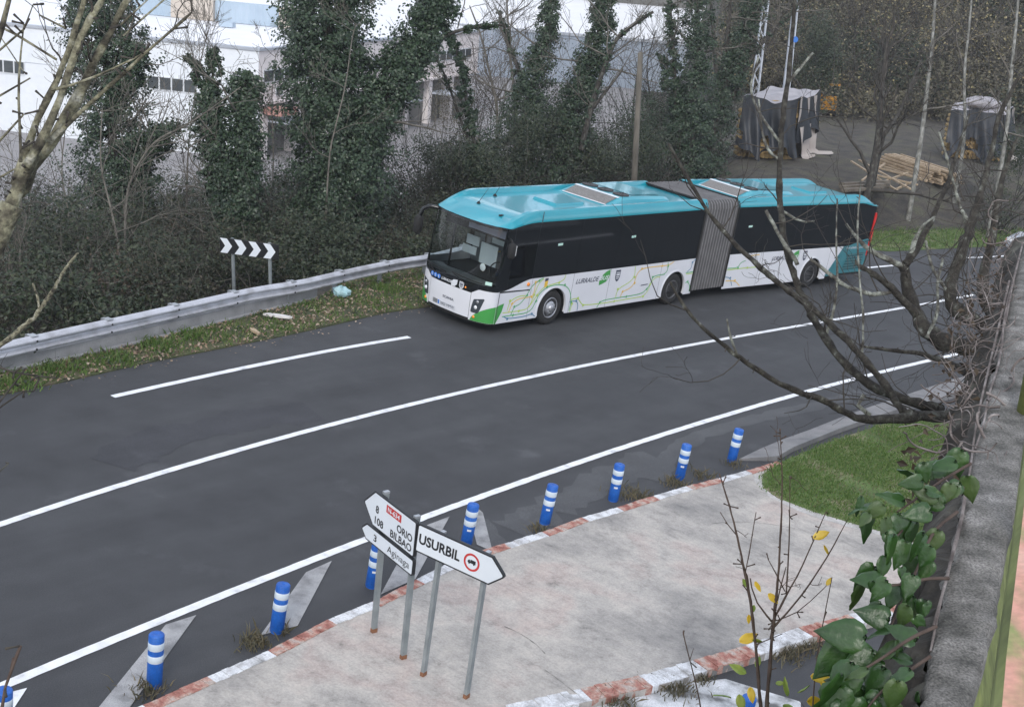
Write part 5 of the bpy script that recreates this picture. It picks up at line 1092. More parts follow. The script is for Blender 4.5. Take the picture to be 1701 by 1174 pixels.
def shrub(label, px, py, d, w, h, mat, n, leaf=.09, group=None, twigs=18, dz=.5):
    """shrub centred on a picture position, w and h in metres"""
    c = AT(px, py, d); z0 = gz(c[0], c[1]); root = thing('shrub', label, 'shrub', (c[0], c[1], min(z0, c[2] - h * .4)), 0, group); rel = np.array(root.location)
    mb = MB()
    for _ in range(twigs): grow([mb], rel + rng.normal(size=3) * [.25, .25, 0], unit(rng.normal(size=3) * [.6, .6, .2] + UP), (c[2] + h * .5 - rel[2]) * rng.uniform(.7, 1.1), .03, 1, .3, .7, (3, 5), 3, minr=.006)
    mb.build('stems', M['twig'], root, rel)['kind'] = 'stuff'
    mb = MB()
    for _ in range(4):
        o = rng.normal(size=3) * [w * .22, w * .22, h * .2]; blob_clusters(mb, c + o, (w * .36, w * .36, h * .36), n // 4, leaf, 15, .5, .25)
    if rel[2] < c[2] - h * .5: blob_clusters(mb, np.array([c[0], c[1], (rel[2] + c[2] - h * .4) / 2]), (w * .4, w * .4, (c[2] - rel[2]) * .5), n // 3, leaf, 15, .5, .3)
    o = mb.build('foliage', M[mat], root, rel); o['kind'] = 'stuff'; return root
shrub('dark evergreen shrub directly above the bus windscreen', 800, 285, 49, 3.4, 2.6, 'ever', 420)
shrub('tall dense evergreen shrub behind the front air unit of the bus', 885, 240, 54, 4.6, 4.2, 'ever', 620)
shrub('rounded dark shrub left of the wooden pole', 985, 262, 56, 3.6, 2.6, 'ever', 420)
shrub('ivy shrub right of the wooden pole', 1090, 215, 63, 3.6, 3.4, 'ivy', 460)
shrub('dark shrub at the left edge of the tarpaulin stack', 1190, 205, 70, 3.2, 3.8, 'ever', 440)
shrub('brown leaved shrub left of the slim ivy stem', 752, 268, 52, 1.8, 1.5, 'bramble', 150)
shrub('pale willowy bush beside the workshop doors', 742, 165, 66, 1.9, 3.4, 'olive', 130, .07)
shrub('grey brown bush between the slim ivy stem and the leaning ivy tree', 815, 130, 62, 3.4, 4.0, 'brown', 300, .06)

shrub('dense dark shrub right behind the wooden pole', 1040, 250, 58, 3.2, 3.2, 'ever', 460)
shrub('dark shrub filling the foot of the forked bare limbs', 935, 205, 58, 3.6, 3.6, 'ever', 460)
shrub('mixed green shrub below the upright ivy columns', 1120, 190, 66, 3.4, 3.2, 'bramble', 380)
shrub('low green shrub beside the bus roof left of the front air unit', 745, 300, 50, 2.4, 1.5, 'ever', 240)
# the bank of brambles between guardrail and valley reads as one mass
mt_, ml, mbw, mev, mtp = MB(), MB(), MB(), MB(), MB()
cnt = 0
tries = rng.uniform([-28, 14], [12, 96], (6500, 2)); wv = gl_dist(tries[:, 0], tries[:, 1])
for (x, y), w in zip(tries, wv):
    bank = (x - .10 * (y - 60) > 4.5)
    if (x + 6.9) ** 2 + (y - 33.4) ** 2 < 2.4: continue
    if not (.9 < w < 30) or (bank and not (12.5 < x < 30 and 1.6 < w < 7)): continue
    pxx = CX + F_PX * float((np.array([x, y, -6]) - CAM) @ _r / ((np.array([x, y, -6]) - CAM) @ _fw))
    if w > 11 and 635 < pxx < 785: continue        # the street stays open here
    if rng.uniform() > (1.0 if w < 9 else .62): continue
    z = gz(x, y); hgt = rng.uniform(1.2, 2.4) * (.45 if w < 2 else 1.0 if w < 6 else 1.75); base = np.array([x, y, z])
    hgt = rng.uniform(.35, .8) if bank else hgt
    tone = math.sin(x * .9 + y * .35) + math.sin(y * .8 - x * .4 + 1) + rng.normal() * .35
    if tone < -1.35 and w > 2 and not bank: hgt *= .45
    c = base + UP * hgt * .55; kind = rng.uniform()
    near = w < 6
    if tone > .15: blob_clusters(mev, c, (.75, .75, hgt * .5), 28, .11, 12, .40, .2)
    elif kind < .74: blob_clusters(ml, c, (.75, .75, hgt * .5), 36 if near else 30, .085 if near else .12, 13, .40, .2)
    elif kind < .80: blob_clusters(mbw, c, (.7, .7, hgt * .5), 18, .09, 10, .40, .1)
    for _ in range(3 if near else 2):
        a = base + rng.normal(size=3) * [.35, .35, 0]; d = unit(rng.normal(size=3) * [.7, .7, .15] + UP * .9)
        b = a + d * hgt * rng.uniform(.9, 1.7); P = wiggle(a, b, 5, .05); P[-1] -= UP * .1 * hgt; mq = mtp if rng.uniform() < .22 else mt_; mq.tube(P, np.linspace(.014, .004, 5), 3, cap=False)
        for _ in range(3):
            q = P[rng.integers(2, 5)]; mq.tube(wiggle(q, q + unit(rng.normal(size=3) + UP * .5) * hgt * rng.uniform(.25, .55), 3, .06), [.006, .004, .003], 3, cap=False)
tag(mt_.build('bramble_stems', M['twig']), kind='stuff'); tag(mtp.build('pale_stems', M['twig_pale']), kind='stuff'); tag(mev.build('evergreen_undergrowth', M['ever']), kind='stuff'); tag(ml.build('undergrowth', M['bramble']), kind='stuff'); tag(mbw.build('dead_undergrowth', M['brown']), kind='stuff')

# bare saplings on the bank
def bare_tree(label, pts, r, lev=3, kids=(3, 5), mat='twig_pale', n_limbs=7, Lf=(1.4, 2.8), up=.35, spread=.75, name='bare_tree', minr=.006, trunkmat=None, group=None, shoots=True):
    P0 = foot(pxpath(pts)); root = thing(name, label, 'tree', P0[0], 0, group); rel = np.array(root.location); Q = dens(P0)
    mb = MB(); mb.tube(Q, np.linspace(r, r * .3, len(Q)), 6, cap=False); mb.build('trunk', M[trunkmat or mat], root, rel)
    mb = MB()
    for i in range(n_limbs):
        q = rng.uniform(.25, 1); b = Q[int(q * (len(Q) - 1))]; s = unit(rng.normal(size=3) * [1, .7, .3] + UP * (.5 + up)); grow([mb], b, s, rng.uniform(*Lf) * (1.15 - .5 * q), r * (.5 - .25 * q), lev - 1, up, spread, kids, 4, minr=minr)
    o = mb.build('branches', M[mat], root, rel); o['kind'] = 'stuff'; return root
bare_tree('pale bare sapling with a slanting stem left of the chevron board', [(204, 520, 36), (200, 430, 36), (192, 380, 36), (180, 330, 36), (165, 270, 36), (170, 180, 36)], .05, n_limbs=10)
bare_tree('bare forked sapling crossing the broad ivy tree', [(212, 520, 37), (205, 330, 37), (230, 270, 37), (260, 230, 37), (310, 210, 37), (400, 145, 37)], .05, n_limbs=10)
bare_tree('slender bare sapling at the foot of the broad ivy tree', [(120, 480, 38), (116, 400, 38), (115, 350, 38), (100, 290, 38), (110, 200, 38)], .045, n_limbs=11)
bare_tree('thin bare sapling in front of the largest ivy tree', [(545, 260, 41), (560, 200, 41), (575, 140, 41), (585, 60, 41), (592, 40, 41)], .035, n_limbs=7, Lf=(.8, 1.6))
bare_tree('leafless thicket tree in front of the pale corner of the hall', [(452, 330, 47), (455, 240, 47), (450, 170, 47), (458, 90, 47)], .04, n_limbs=14, Lf=(1.0, 2.4))
bare_tree('leafless tree between the broad ivy tree and the twin columns', [(310, 330, 47), (312, 250, 47), (320, 180, 47), (335, 90, 47), (350, 40, 47)], .045, n_limbs=14, Lf=(1.2, 2.6))
bare_tree('grey bare tree spreading over the grey blue shed wall', [(860, 190, 60), (850, 120, 60), (845, 60, 60), (840, -30, 60)], .10, n_limbs=16, Lf=(2.2, 4.0))
bare_tree('bare reddish thicket tree in front of the far shed', [(1050, 240, 66), (1052, 170, 66), (1060, 110, 66), (1070, 60, 66)], .06, n_limbs=16, Lf=(1.6, 3.4), mat='twig')
bare_tree('second bare thicket tree left of the upright ivy columns', [(1085, 230, 68), (1080, 160, 68), (1072, 110, 68), (1090, 50, 68)], .06, n_limbs=14, Lf=(1.6, 3.2), mat='twig')
bare_tree('bare tree arching over the street gap', [(830, 190, 57), (815, 130, 57), (800, 60, 57), (780, 10, 57)], .08, n_limbs=14, Lf=(2.0, 3.6))
bare_tree('bare bush of thin stems at the left edge behind the guardrail', [(45, 540, 33), (40, 480, 33), (30, 420, 33), (45, 360, 33)], .035, n_limbs=10, Lf=(1.0, 2.0))

# wood behind the yard: a far mass of twigs, dark leaves and yellow leaves
mw_, md, my, mo = MB(), MB(), MB(), MB()
def hit(px, py, d0=60, d1=190):
    ds = np.arange(d0, d1, .8); P = CAM + ray(px, py) * ds[:, None]; below = P[:, 2] < ground_z(P[:, 0], P[:, 1])
    return P[int(np.argmax(below))] if below.any() else P[-1]
for i in range(1750):
    px, py = rng.uniform(1205, 1800), rng.uniform(-70, 200)
    if px < 1335 and py > 150: continue
    if py > 165 and rng.uniform() < .6: continue
    c = hit(px, py); dist = np.linalg.norm(c - CAM); c = c + unit(CAM - c) * rng.uniform(.5, 3.5) + UP * rng.uniform(.2, 1.2); rr = rng.uniform(.8, 1.7)
    dark = math.sin(px * .016) * math.sin(py * .03 + 1) + rng.normal() * .4
    if dark > .45: blob_clusters(md, c, (rr, rr, rr * .9), 20, .24, 9, .9, .1)
    else: blob_clusters(mo, c, (rr, rr, rr * .9), 18, .22, 9, .9, .1)
    if rng.uniform() < (.75 if px > 1440 and py < 120 else .30): blob_clusters(my, c + unit(CAM - c) * 1.0, (rr * 1.3, rr, rr), rng.integers(6, 16), .18, 2, .7, .3, .8)
    if i % 2 == 0:
        for _ in range(3):
            a = c + rng.normal(size=3) * .8 + unit(CAM - c) * .8; P = wiggle(a, a + unit(rng.normal(size=3) + UP) * rng.uniform(1.5, 4), 4, .06); mw_.tube(P, np.linspace(.045, .012, 4), 3, cap=False)
tag(md.build('wood_foliage', M['ever']), kind='stuff'); tag(mo.build('wood_brown_foliage', M['olive']), kind='stuff'); tag(my.build('autumn_foliage', M['yellow']), kind='stuff'); tag(mw_.build('wood_twigs', M['twig']), kind='stuff')
shrub('dark conifer like mass above the orange digger', 1370, 90, 92, 4.6, 7.0, 'ever', 700, .14)
shrub('green bush on the right behind the second tarpaulin stack', 1690, 235, 62, 3.0, 3.4, 'ever', 300, .09)
bare_tree('dark forked tree between the bus tail and the lumber', [(1436, 335, 56), (1450, 285, 56), (1458, 240, 56), (1462, 190, 56), (1466, 130, 57), (1475, 60, 57)], .23, n_limbs=12, Lf=(2.0, 4.0), mat='twig', trunkmat='bark', name='forked_tree')
bare_tree('dark limb of a tree rising right of the forked trunk', [(1462, 232, 56), (1478, 212, 56), (1492, 190, 57), (1510, 150, 57), (1530, 100, 58)], .13, n_limbs=10, Lf=(1.6, 3.2), mat='twig', trunkmat='bark', name='forked_tree')
for i, (pts, r, lab) in enumerate([([(1530, 235, 60), (1540, 150, 60), (1550, 60, 60), (1556, -40, 60)], .13, 'tall pale stem with lichen rising at the top right of the lumber'),
                    ([(1672, 230, 60), (1680, 120, 60), (1690, 20, 60), (1694, -40, 60)], .12, 'tall pale stem right of the second tarpaulin stack'),
                    ([(1605, 220, 64), (1600, 130, 64), (1612, 30, 64), (1616, -40, 64)], .10, 'pale stem rising behind the second tarpaulin stack')]):
    bare_tree(lab, pts, r, n_limbs=9, Lf=(1.5, 3.0), mat='twig_pale', trunkmat='bark_pale', name='pale_tree')

# ------------------------------------------------------------------ poles
def pole(name, label, base, top, r0, r1, mat, lattice=False, zg=None):
    P = pxpath([base, top]); P = foot(P); root = thing(name, label, 'pole', P[0]); rel = np.array(root.location)
    if not lattice:
        mb = MB(); mb.tube([P[0], P[-1]], [r0, r1], 10); mb.build('shaft', M[mat], root, rel)
    else:
        d = unit(P[-1] - P[0]); L = np.linalg.norm(P[-1] - P[0])
        for sx in (-1, 1):
            for sy in (-1, 1):
                mb = MB(); mb.bar(P[0] + EX * sx * r0 + EY * sy * r0, P[-1] + EX * sx * r1 + EY * sy * r1, .07, .07, (0, 1, 0)); mb.build('leg', M[mat], root, rel)
        n_ = int(L / .6)
        for i in range(n_):
            q0, q1 = i / n_, (i + 1) / n_; s_ = 1 if i % 2 else -1; w0, w1 = r0 + (r1 - r0) * q0, r0 + (r1 - r0) * q1
            for sy in (-1, 1):
                mb = MB(); mb.bar(P[0] + (P[-1] - P[0]) * q0 + EX * s_ * w0 + EY * sy * w0, P[0] + (P[-1] - P[0]) * q1 - EX * s_ * w1 + EY * sy * w1, .03, .012, (0, 1, 0)); mb.build('brace', M[mat], root, rel)
    return root, rel
pole('wooden_pole', 'weathered wooden pole standing behind the middle of the bus', (1059, 300, 51), (1064, 88, 51), .13, .10, 'pole_wood')
pole('lattice_pole', 'steel lattice pole behind the left corner of the tarpaulin stack', (1254, 160, 76), (1276, -30, 76), .20, .14, 'pole_steel', True)
rt, rel = pole('utility_pole', 'steel pole with a small blue plate behind the tarpaulin stack', (1308, 150, 78), (1326, -30, 78), .18, .12, 'pole_steel', True)
c = AT(1321, 66, 77.6); mb = MB(); mb.lathe([(.17, 0), (.17, .03)], c, (EX, UP, -EY), 14); mb.build('blue_plate', M['badge_blue'], rt, rel)
c = AT(1309, 133, 77.5); mb = MB(); mb.box(c, (.22, .06, .40), (EX, EY, UP)); mb.build('white_box', M['plate'], rt, rel)

# ------------------------------------------------------------------ yard
def cloth(name, fn, nu, nv, mat, root, rel, smooth=True):
    V = [[fn(u, v) for v in np.linspace(0, 1, nv)] for u in np.linspace(0, 1, nu)]; mb = MB(); mb.grid(V, smooth); return mb.build(name, M[mat], root, rel)
def tarp_stack(label, fl, fr, bl_, h, seed, rock=False):
    """fl, fr front feet, bl_ back left foot; drape of tarpaulin round a pile of firewood"""
    rg = np.random.default_rng(seed); fl, fr, bl_ = [np.array(q, float) for q in (fl, fr, bl_)]; br = fr + bl_ - fl
    root = thing('tarpaulin_stack', label, 'covered stack', fl); rel = fl
    base = lambda u, v: (fl * (1 - u) + fr * u) * (1 - v) + (bl_ * (1 - u) + br * u) * v
    ph = rg.uniform(0, 6, 8)
    def top(u, v): return base(u, v) + UP * (h + .16 * math.sin(u * 7 + ph[0]) * math.sin(v * 5 + ph[1]) + .20 * v + .04 * math.sin(u * 19 + v * 13))
    cloth('top_sheet', lambda u, v: top(u, v), 22, 16, 'tarp_grey', root, rel)
    outn = unit(np.cross(fr - fl, UP)); outn = outn if outn @ (CAM - fl) > 0 else -outn; sidn = unit(fr - fl)
    def fold(u, d, k, p): return (.13 + .26 * d) * (math.sin(u * k + p + d * 1.5) + .5 * math.sin(u * k * 2.3 + p * 2 - d * 3)) * (.25 + d)
    def front(u, v):       # v from the top edge down
        hem = .86 + .10 * math.sin(u * 9 + ph[2]) + .04 * math.sin(u * 23); t_ = top(u, 0); d = v * hem
        return t_ - UP * ((t_ - base(u, 0)) @ UP) * d + outn * (.06 + .62 * d * d + .15 * d + fold(u, d, 13, ph[3])) + sidn * (u - .5) * .5 * d * d
    mb = MB(); nu, nv = 44, 20; V = np.array([[front(u, v) for v in np.linspace(0, 1, nv)] for u in np.linspace(0, 1, nu)]); hole = lambda i, j: (.34 < i / nu < .52 - .0 * j and .60 < j / nv < .88 and abs(i / nu - .43) < .10 * math.sin((j / nv - .58) / .32 * math.pi)) or (i / nu < .05 and .62 < j / nv < .8)
    Q = [[i * nv + j, i * nv + j + 1, (i + 1) * nv + j + 1, (i + 1) * nv + j] for i in range(nu - 1) for j in range(nv - 1) if not hole(i, j)]; mb.quads(V.reshape(-1, 3), Q, True); mb.build('front_sheet', M['tarp_black'], root, rel)
    def side(u, v):
        hem = .62 + .12 * math.sin(u * 8 + ph[4]); t_ = top(1, u); d = v * hem
        return t_ - UP * ((t_ - base(1, u)) @ UP) * d + sidn * (.06 + .40 * d + fold(u, d, 15, ph[5]))
    cloth('side_sheet', side, 36, 14, 'tarp_black', root, rel)
    for u0, u1 in ((.02, .16), (.34, .50), (.66, .78)):
        cloth('beige_fold', lambda u, v: side(u0 + (u1 - u0) * u * (1 - .75 * v), v * .62) + sidn * .03 + UP * .02, 8, 10, 'tarp_beige', root, rel)
    def lower(u, v):
        t_ = base(1, .1 + .75 * u) + UP * h * .55; d = v
        return t_ - UP * (h * .53) * min(1, d * 1.25) + sidn * (.18 + .30 * d + 2.6 * max(0, d - .74) * (1.5 if u > .6 else .6) + .10 * math.sin(u * 14 + d * 3)) + outn * (.5 * max(0, d - .8) * math.sin(u * 11))
    cloth('beige_sheet', lower, 26, 16, 'tarp_beige', root, rel)
    for k, vq in enumerate((.22, .5, .8)):
        for r_ in range(9):
            for i in range(12 if k == 0 else 0):
                c = base(.04 + .92 * i / 11, .06) + UP * (.14 + .27 * r_) + rg.normal(size=3) * .02
                if r_ * .27 + .3 > h: continue
                mb = MB(); mb.tube([c + outn * rg.uniform(.0, .10), c - outn * .7], rg.uniform(.10, .145), 7); mb.build('log', M['firewood'], root, rel)
    mb = MB(); P8 = [base(u, v) + UP * z for u in (.03, .97) for v in (.12, .97) for z in (0, h * .97)]; mb.quads(P8, [[0, 1, 3, 2], [4, 6, 7, 5], [0, 4, 5, 1], [2, 3, 7, 6], [0, 2, 6, 4], [1, 5, 7, 3]]); mb.build('stack_core', M['firewood'], root, rel)
    return root
YZ = -.30
fl, fr = LEV(1222, 262, YZ), LEV(1312, 267, YZ); bk = unit(LEV(1372, 236, YZ) - fr)
tarp_stack('black and grey tarpaulin draped over a firewood stack in the yard behind the bus', fl, fr, fl + bk * 5.2, 3.05, 3)
fl, fr = LEV(1566, 262, YZ), LEV(1660, 270, YZ); bk = unit(LEV(1690, 225, YZ) - fr)
r_ = tarp_stack('second tarpaulin covered stack at the right edge behind the bare branches', fl, fr, fl + bk * 3.5, 2.7, 8)
c = (fl + fr) / 2 + bk * 1.5 + UP * 3.05; mb = MB(); V = [[c + EX * math.cos(a) * 1.1 * math.cos(b) + EY * math.sin(a) * .8 * math.cos(b) + UP * .32 * math.sin(b) * (1 + .2 * math.sin(3 * a)) for a in np.linspace(0, 2 * math.pi, 16)] for b in np.linspace(-1.2, 1.5, 7)]; mb.grid(V, True)
mb.build('bundled_tarpaulin', M['tarp_grey'], r_, np.array(r_.location))
# lumber: stack of boards, loose lattice of battens, weathered pile
def beam(root, rel, a, b, w, h, mat, name='batten'):
    mb = MB(); mb.bar(a, b, w, h, tuple(UP)); mb.build(name, M[mat], root, rel)
def G2(x, y, h=0.0): return LEV(x, y, YZ + h)
o0 = G2(1500, 285); lum = thing('lumber_stack', 'stack of pale sawn battens lying in the yard right of the forked tree', 'lumber', o0); rel = np.array(lum.location)
a0, b0 = G2(1455, 262, .4), G2(1545, 292, .4); dn = unit(np.cross(b0 - a0, UP)); dn = dn if dn[1] > 0 else -dn
for lay in range(5):
    for i in range(9 - lay):
        q = dn * (i * .24 + lay * .12) + UP * (.02 + lay * .13) + rng.normal(size=3) * [.05, .05, .01]; beam(lum, rel, a0 + q - UP * .35, b0 + q + (b0 - a0) * rng.normal() * .05 - UP * .35, .11, .10, 'timber')
o0 = G2(1450, 320); lat = thing('batten_lattice', 'loose lattice of long pale battens leaning across the lumber', 'lumber', o0); rel = np.array(lat.location)
for (xa, ya, xb, yb) in ((1414, 268, 1495, 320), (1427, 266, 1512, 314), (1452, 290, 1524, 307), (1455, 278, 1540, 300), (1450, 292, 1478, 308)): beam(lat, rel, G2(xa, ya, .75), G2(xb, yb, .75), .09, .07, 'timber')
for (xa, ya, xb, yb) in ((1485, 316, 1530, 296), (1462, 304, 1508, 287), (1432, 300, 1470, 272)): beam(lat, rel, G2(xa, ya, .66), G2(xb, yb, .66), .09, .07, 'timber')
o0 = G2(1418, 318); old = thing('old_timber_pile', 'weathered brown timber pile just behind the bus tail', 'lumber', o0); rel = np.array(old.location)
for lay in range(7):
    for i in range(3): beam(old, rel, G2(1400 + rng.normal() * 3, 316 - i * 5, .1 + lay * .17), G2(1470 + rng.normal() * 6, 312 - i * 5, .1 + lay * .17), .22, .12, 'timber_old', 'plank')
# small orange digger
c = LEV(1373, 192, YZ); dg = thing('digger', 'small orange digger half hidden behind the tarpaulin stack', 'digger', mat=bframe(c, -EX * .9 + EY * .2) @ Matrix.Scale(.86, 4))
for s in (-1, 1):
    mb = MB(); mb.prism([(-.9, .15), (-.75, .0), (.75, 0), (.9, .15), (.9, .35), (.7, .5), (-.7, .5), (-.9, .35)], .32, lambda u, v, d, s=s: (s * .55 - .16 + d, u, v)); mb.build('track', M['chassis'], dg)
boxpart('body', M['digger'], dg, (-.65, -.7, .5), (.65, .8, 1.15)); boxpart('engine_cover', M['digger'], dg, (-.6, .1, 1.15), (.6, .8, 1.55))
for x in (-.6, .02):
    for y in (-.68, .05): boxpart('canopy_post', M['chassis'], dg, (x, y, 1.15), (x + .06, y + .06, 2.35))
boxpart('canopy_roof', M['digger'], dg, (-.72, -.8, 2.35), (.12, .2, 2.45)); boxpart('seat', M['chassis'], dg, (-.45, -.3, 1.15), (-.05, .05, 1.65))
mb = MB(); mb.bar((.35, -.7, 1.0), (.6, -1.5, 1.5), .16, .2); mb.build('boom', M['digger'], dg); mb = MB(); mb.bar((.6, -1.5, 1.5), (.8, -2.0, .7), .13, .16); mb.build('arm', M['digger'], dg)
mb = MB(); mb.prism([(-.2, .3), (.15, .35), (.25, .0), (0, -.25), (-.25, -.1)], .5, lambda u, v, d: (.8 + d - .25, -2.0 + u, .5 + v)); mb.build('bucket', M['chassis'], dg)
mb = MB(); mb.lathe([(.12, 0), (.1, .05), (0, .07)], (.55, -.72, 1.3), ((1, 0, 0), (0, 0, 1), (0, -1, 0)), 12); mb.build('work_light', M['lamp_glass'], dg)

# car coming round the bend, mostly behind the vines
c = G(1728, 424); car = thing('car', 'silver car coming round the bend half hidden by the dry vines', 'car', c, R(49)); 
def carbody(name, prof, w, mat, inset=.12):
    mb = MB(); V = []
    for s in (-1, -.86, .86, 1):
        V.append([(x, s * w * (1 if z < .85 else 1 - inset), z - (.05 if abs(s) == 1 and z > .5 else 0)) for x, z in prof])
    mb.grid(V, False); mb.add(V[0], [list(range(len(prof)))]); mb.add(V[-1], [list(range(len(prof)))]); return mb.build(name, mat, car)
carbody('body', [(-2.1, .28), (-2.15, .55), (-2.05, .72), (-1.0, .92), (.9, .95), (2.0, .90), (2.1, .6), (2.05, .28)], .88, M['silver'], 0)
carbody('cabin', [(-1.05, .92), (-.35, 1.42), (1.0, 1.46), (1.75, .95)], .80, M['tinted'], .16); carbody('roof_panel', [(-.42, 1.40), (-.3, 1.475), (.95, 1.50), (1.08, 1.44)], .70, M['silver'], .05)
for x in (-1.3, 1.3):
    for s in (-1, 1):
        mb = MB(); mb.lathe([(.20, 0), (.30, .01), (.32, -.03), (.32, -.2)], (x, s * .88, .32), ((1, 0, 0), (0, 0, 1), (0, s, 0)), 20); w_ = mb.build('wheel', M['rubber'], car); mb = MB(); mb.lathe([(.20, .012), (.06, .02), (0, .022)], (x, s * .88, .32), ((1, 0, 0), (0, 0, 1), (0, s, 0)), 16); mb.build('rim', M['rim'], w_)
for s in (-1, 1):
    mb = MB(); mb.box((-2.08, s * .62, .66), (.16, .36, .14)); mb.build('headlight', M['lamp_glass'], car); mb = MB(); mb.box((-2.07, s * .82, .60), (.10, .08, .12)); mb.build('indicator_light', M['amber'], car)
mb = MB(); mb.box((-2.14, 0, .5), (.05, 1.0, .2)); mb.build('radiator_grille', M['chassis'], car); mb = MB(); mb.box((-2.17, 0, .42), (.02, .5, .11)); mb.build('number_plate', M['plate'], car)

# ------------------------------------------------------------------ litter on the verge
c = G(567, 492, .05); mb = MB(); V = [[np.array(c) + [.22 * math.cos(a) * math.cos(b) * (1 + .3 * math.sin(5 * a + 3 * b)), .16 * math.sin(a) * math.cos(b), .12 + .14 * math.sin(b) + .04 * math.sin(7 * a)] for a in np.linspace(0, 2 * math.pi, 14)] for b in np.linspace(-1.3, 1.5, 7)]
mb.grid(V); tag(mb.build('plastic_bag', M['cyan']), 'crumpled pale blue plastic bag on the verge past the end of the concrete wall', 'litter')
c = np.array(G(461, 528, .06)); mb = MB(); ax_ = unit(np.array(G(475, 531, .06)) - np.array(G(447, 526, .06))); mb.prism([(-.36, 0), (-.25, .06), (.1, .05), (.36, -.01), (.3, -.05), (-.1, -.05)], .05, lambda u, v, d: c + ax_ * u + np.cross((0, 0, 1), ax_) * v * 1.6 + np.array([0, 0, .03 + d + u * .08]))
tag(mb.build('scrap', M['scrap']), 'white strip of plastic scrap lying in the verge grass below the chevron board', 'litter')
c = np.array(G(423, 553, .06)); mb = MB(); mb.prism([(-.16, .02), (-.02, .07), (.16, .0), (.12, -.06), (-.08, -.05)], .05, lambda u, v, d: c + ax_ * u * 1.0 - np.cross((0, 0, 1), ax_) * u * .7 + np.cross((0, 0, 1), ax_) * v * 1.5 + np.array([0, 0, .02 + d]))
tag(mb.build('scrap', M['timber']), 'small cream coloured scrap lying at the verge edge left of the white strip', 'litter')

# ------------------------------------------------------------------ parapet in front of the viewer
ZT = float(CAM @ UP)
DROP = 1.5
left_px = [(1500, 1290), (1527, 1174), (1543.6, 1082), (1567, 981), (1584, 907), (1600, 813), (1618, 743), (1636.6, 661), (1655, 593), (1664, 547), (1673, 501), (1690, 440), (1706, 385)]
right_px = [(1570, 1290), (1611, 1174), (1644, 1068), (1661, 981), (1676, 907), (1692, 813), (1702, 743), (1713, 661), (1722, 593), (1728, 547), (1733, 501), (1741, 440), (1748, 385)]
Lp = np.array([LEV(*q, ZT - DROP) for q in left_px]); Rp = np.array([LEV(*q, ZT - DROP) for q in right_px])
pr = thing('parapet_wall', 'rough weathered concrete coping of the parapet running up the right edge', 'wall', (Lp[1][0], Lp[1][1], 0)); rel = np.array(pr.location)
def dense_path(P, k=6): return np.concatenate([P[i] + (P[i + 1] - P[i]) * np.linspace(0, 1, k, endpoint=False)[:, None] for i in range(len(P) - 1)] + [P[-1:]])
Ld, Rd = dense_path(Lp, 8), dense_path(Rp, 8)
mb = MB(); V = []
for i, (a, b) in enumerate(zip(Ld, Rd)):
    e = .004 * rng.normal(size=3); w = unit(b - a); th = .085
    j1, j2 = .006 * rng.normal(), .006 * rng.normal()
    V.append([a + w * .012 - UP * th + w * j1 * .5, a - UP * .03 + w * j1, a - UP * .008 + w * (.010 + j1), a + (b - a) * .25 + UP * .003 * rng.normal(), a + (b - a) * .5 + UP * .003 * rng.normal(), a + (b - a) * .75 + UP * .003 * rng.normal(), b - UP * .006 + w * (-.008 + j2), b - UP * .03 + w * j2, b - UP * th])
mb.grid(V, True); mb.build('coping', M['coping'], pr, rel)
mb = MB(); V = []
for a, b in zip(Lp, Rp):
    w = unit(b - a); a2 = a + w * .03; b2 = a + w * .55; V.append([(a2[0], a2[1], -.3), tuple(a2 - UP * .08), tuple(b - w * .02 - UP * .08), (b2[0], b2[1], ZT - DROP - 1.0 + .0875 * b2[0]), (b2[0], b2[1], -.3)])
mb.grid(V); mb.build('wall_face', M['rail_green'], pr, rel)
# painted handrail nearer the viewer
HD = .62
hl = [LEV(*q, ZT - HD) for q in ((1622, 1290), (1652, 1174), (1661, 1082), (1674, 981), (1687, 880), (1697, 800), (1709, 700), (1735, 500))]
hr = thing('handrail', 'primer red handrail with green algae along its edge in the bottom right corner', 'handrail', hl[1]); rel = np.array(hr.location)
V = []; V2 = []
for q in hl:
    q = np.array(q); w = unit(np.cross(unit(np.array(hl[-1]) - np.array(hl[0])), UP)); w = w if w[0] > 0 else -w
    V.append([q - UP * .045 + w * .0, q - UP * .012, q + w * .006]); V2.append([q + w * .0062, q + w * .02 + UP * .003, q + w * .075 + UP * .003, q + w * .09 - UP * .01, q + w * .09 - UP * .045])
mb = MB(); mb.grid(V2); mb.build('rail_top', M['rail_red'], hr, rel); mb = MB(); mb.grid(V); mb.build('rail_edge', M['rail_green'], hr, rel)
pb = LEV(1703, 684, ZT - DROP); mb = MB(); mb.tube([pb - UP * .02, pb + UP * .90], [.030, .030], 14); mb.build('rail_post', M['rail_green'], hr, rel)
pb = LEV(1702, 892, ZT - DROP + .02); mb = MB(); mb.tube([pb - UP * .02, pb + UP * .85], [.022, .022], 14); mb.build('rail_post', M['rail_green'], hr, rel)

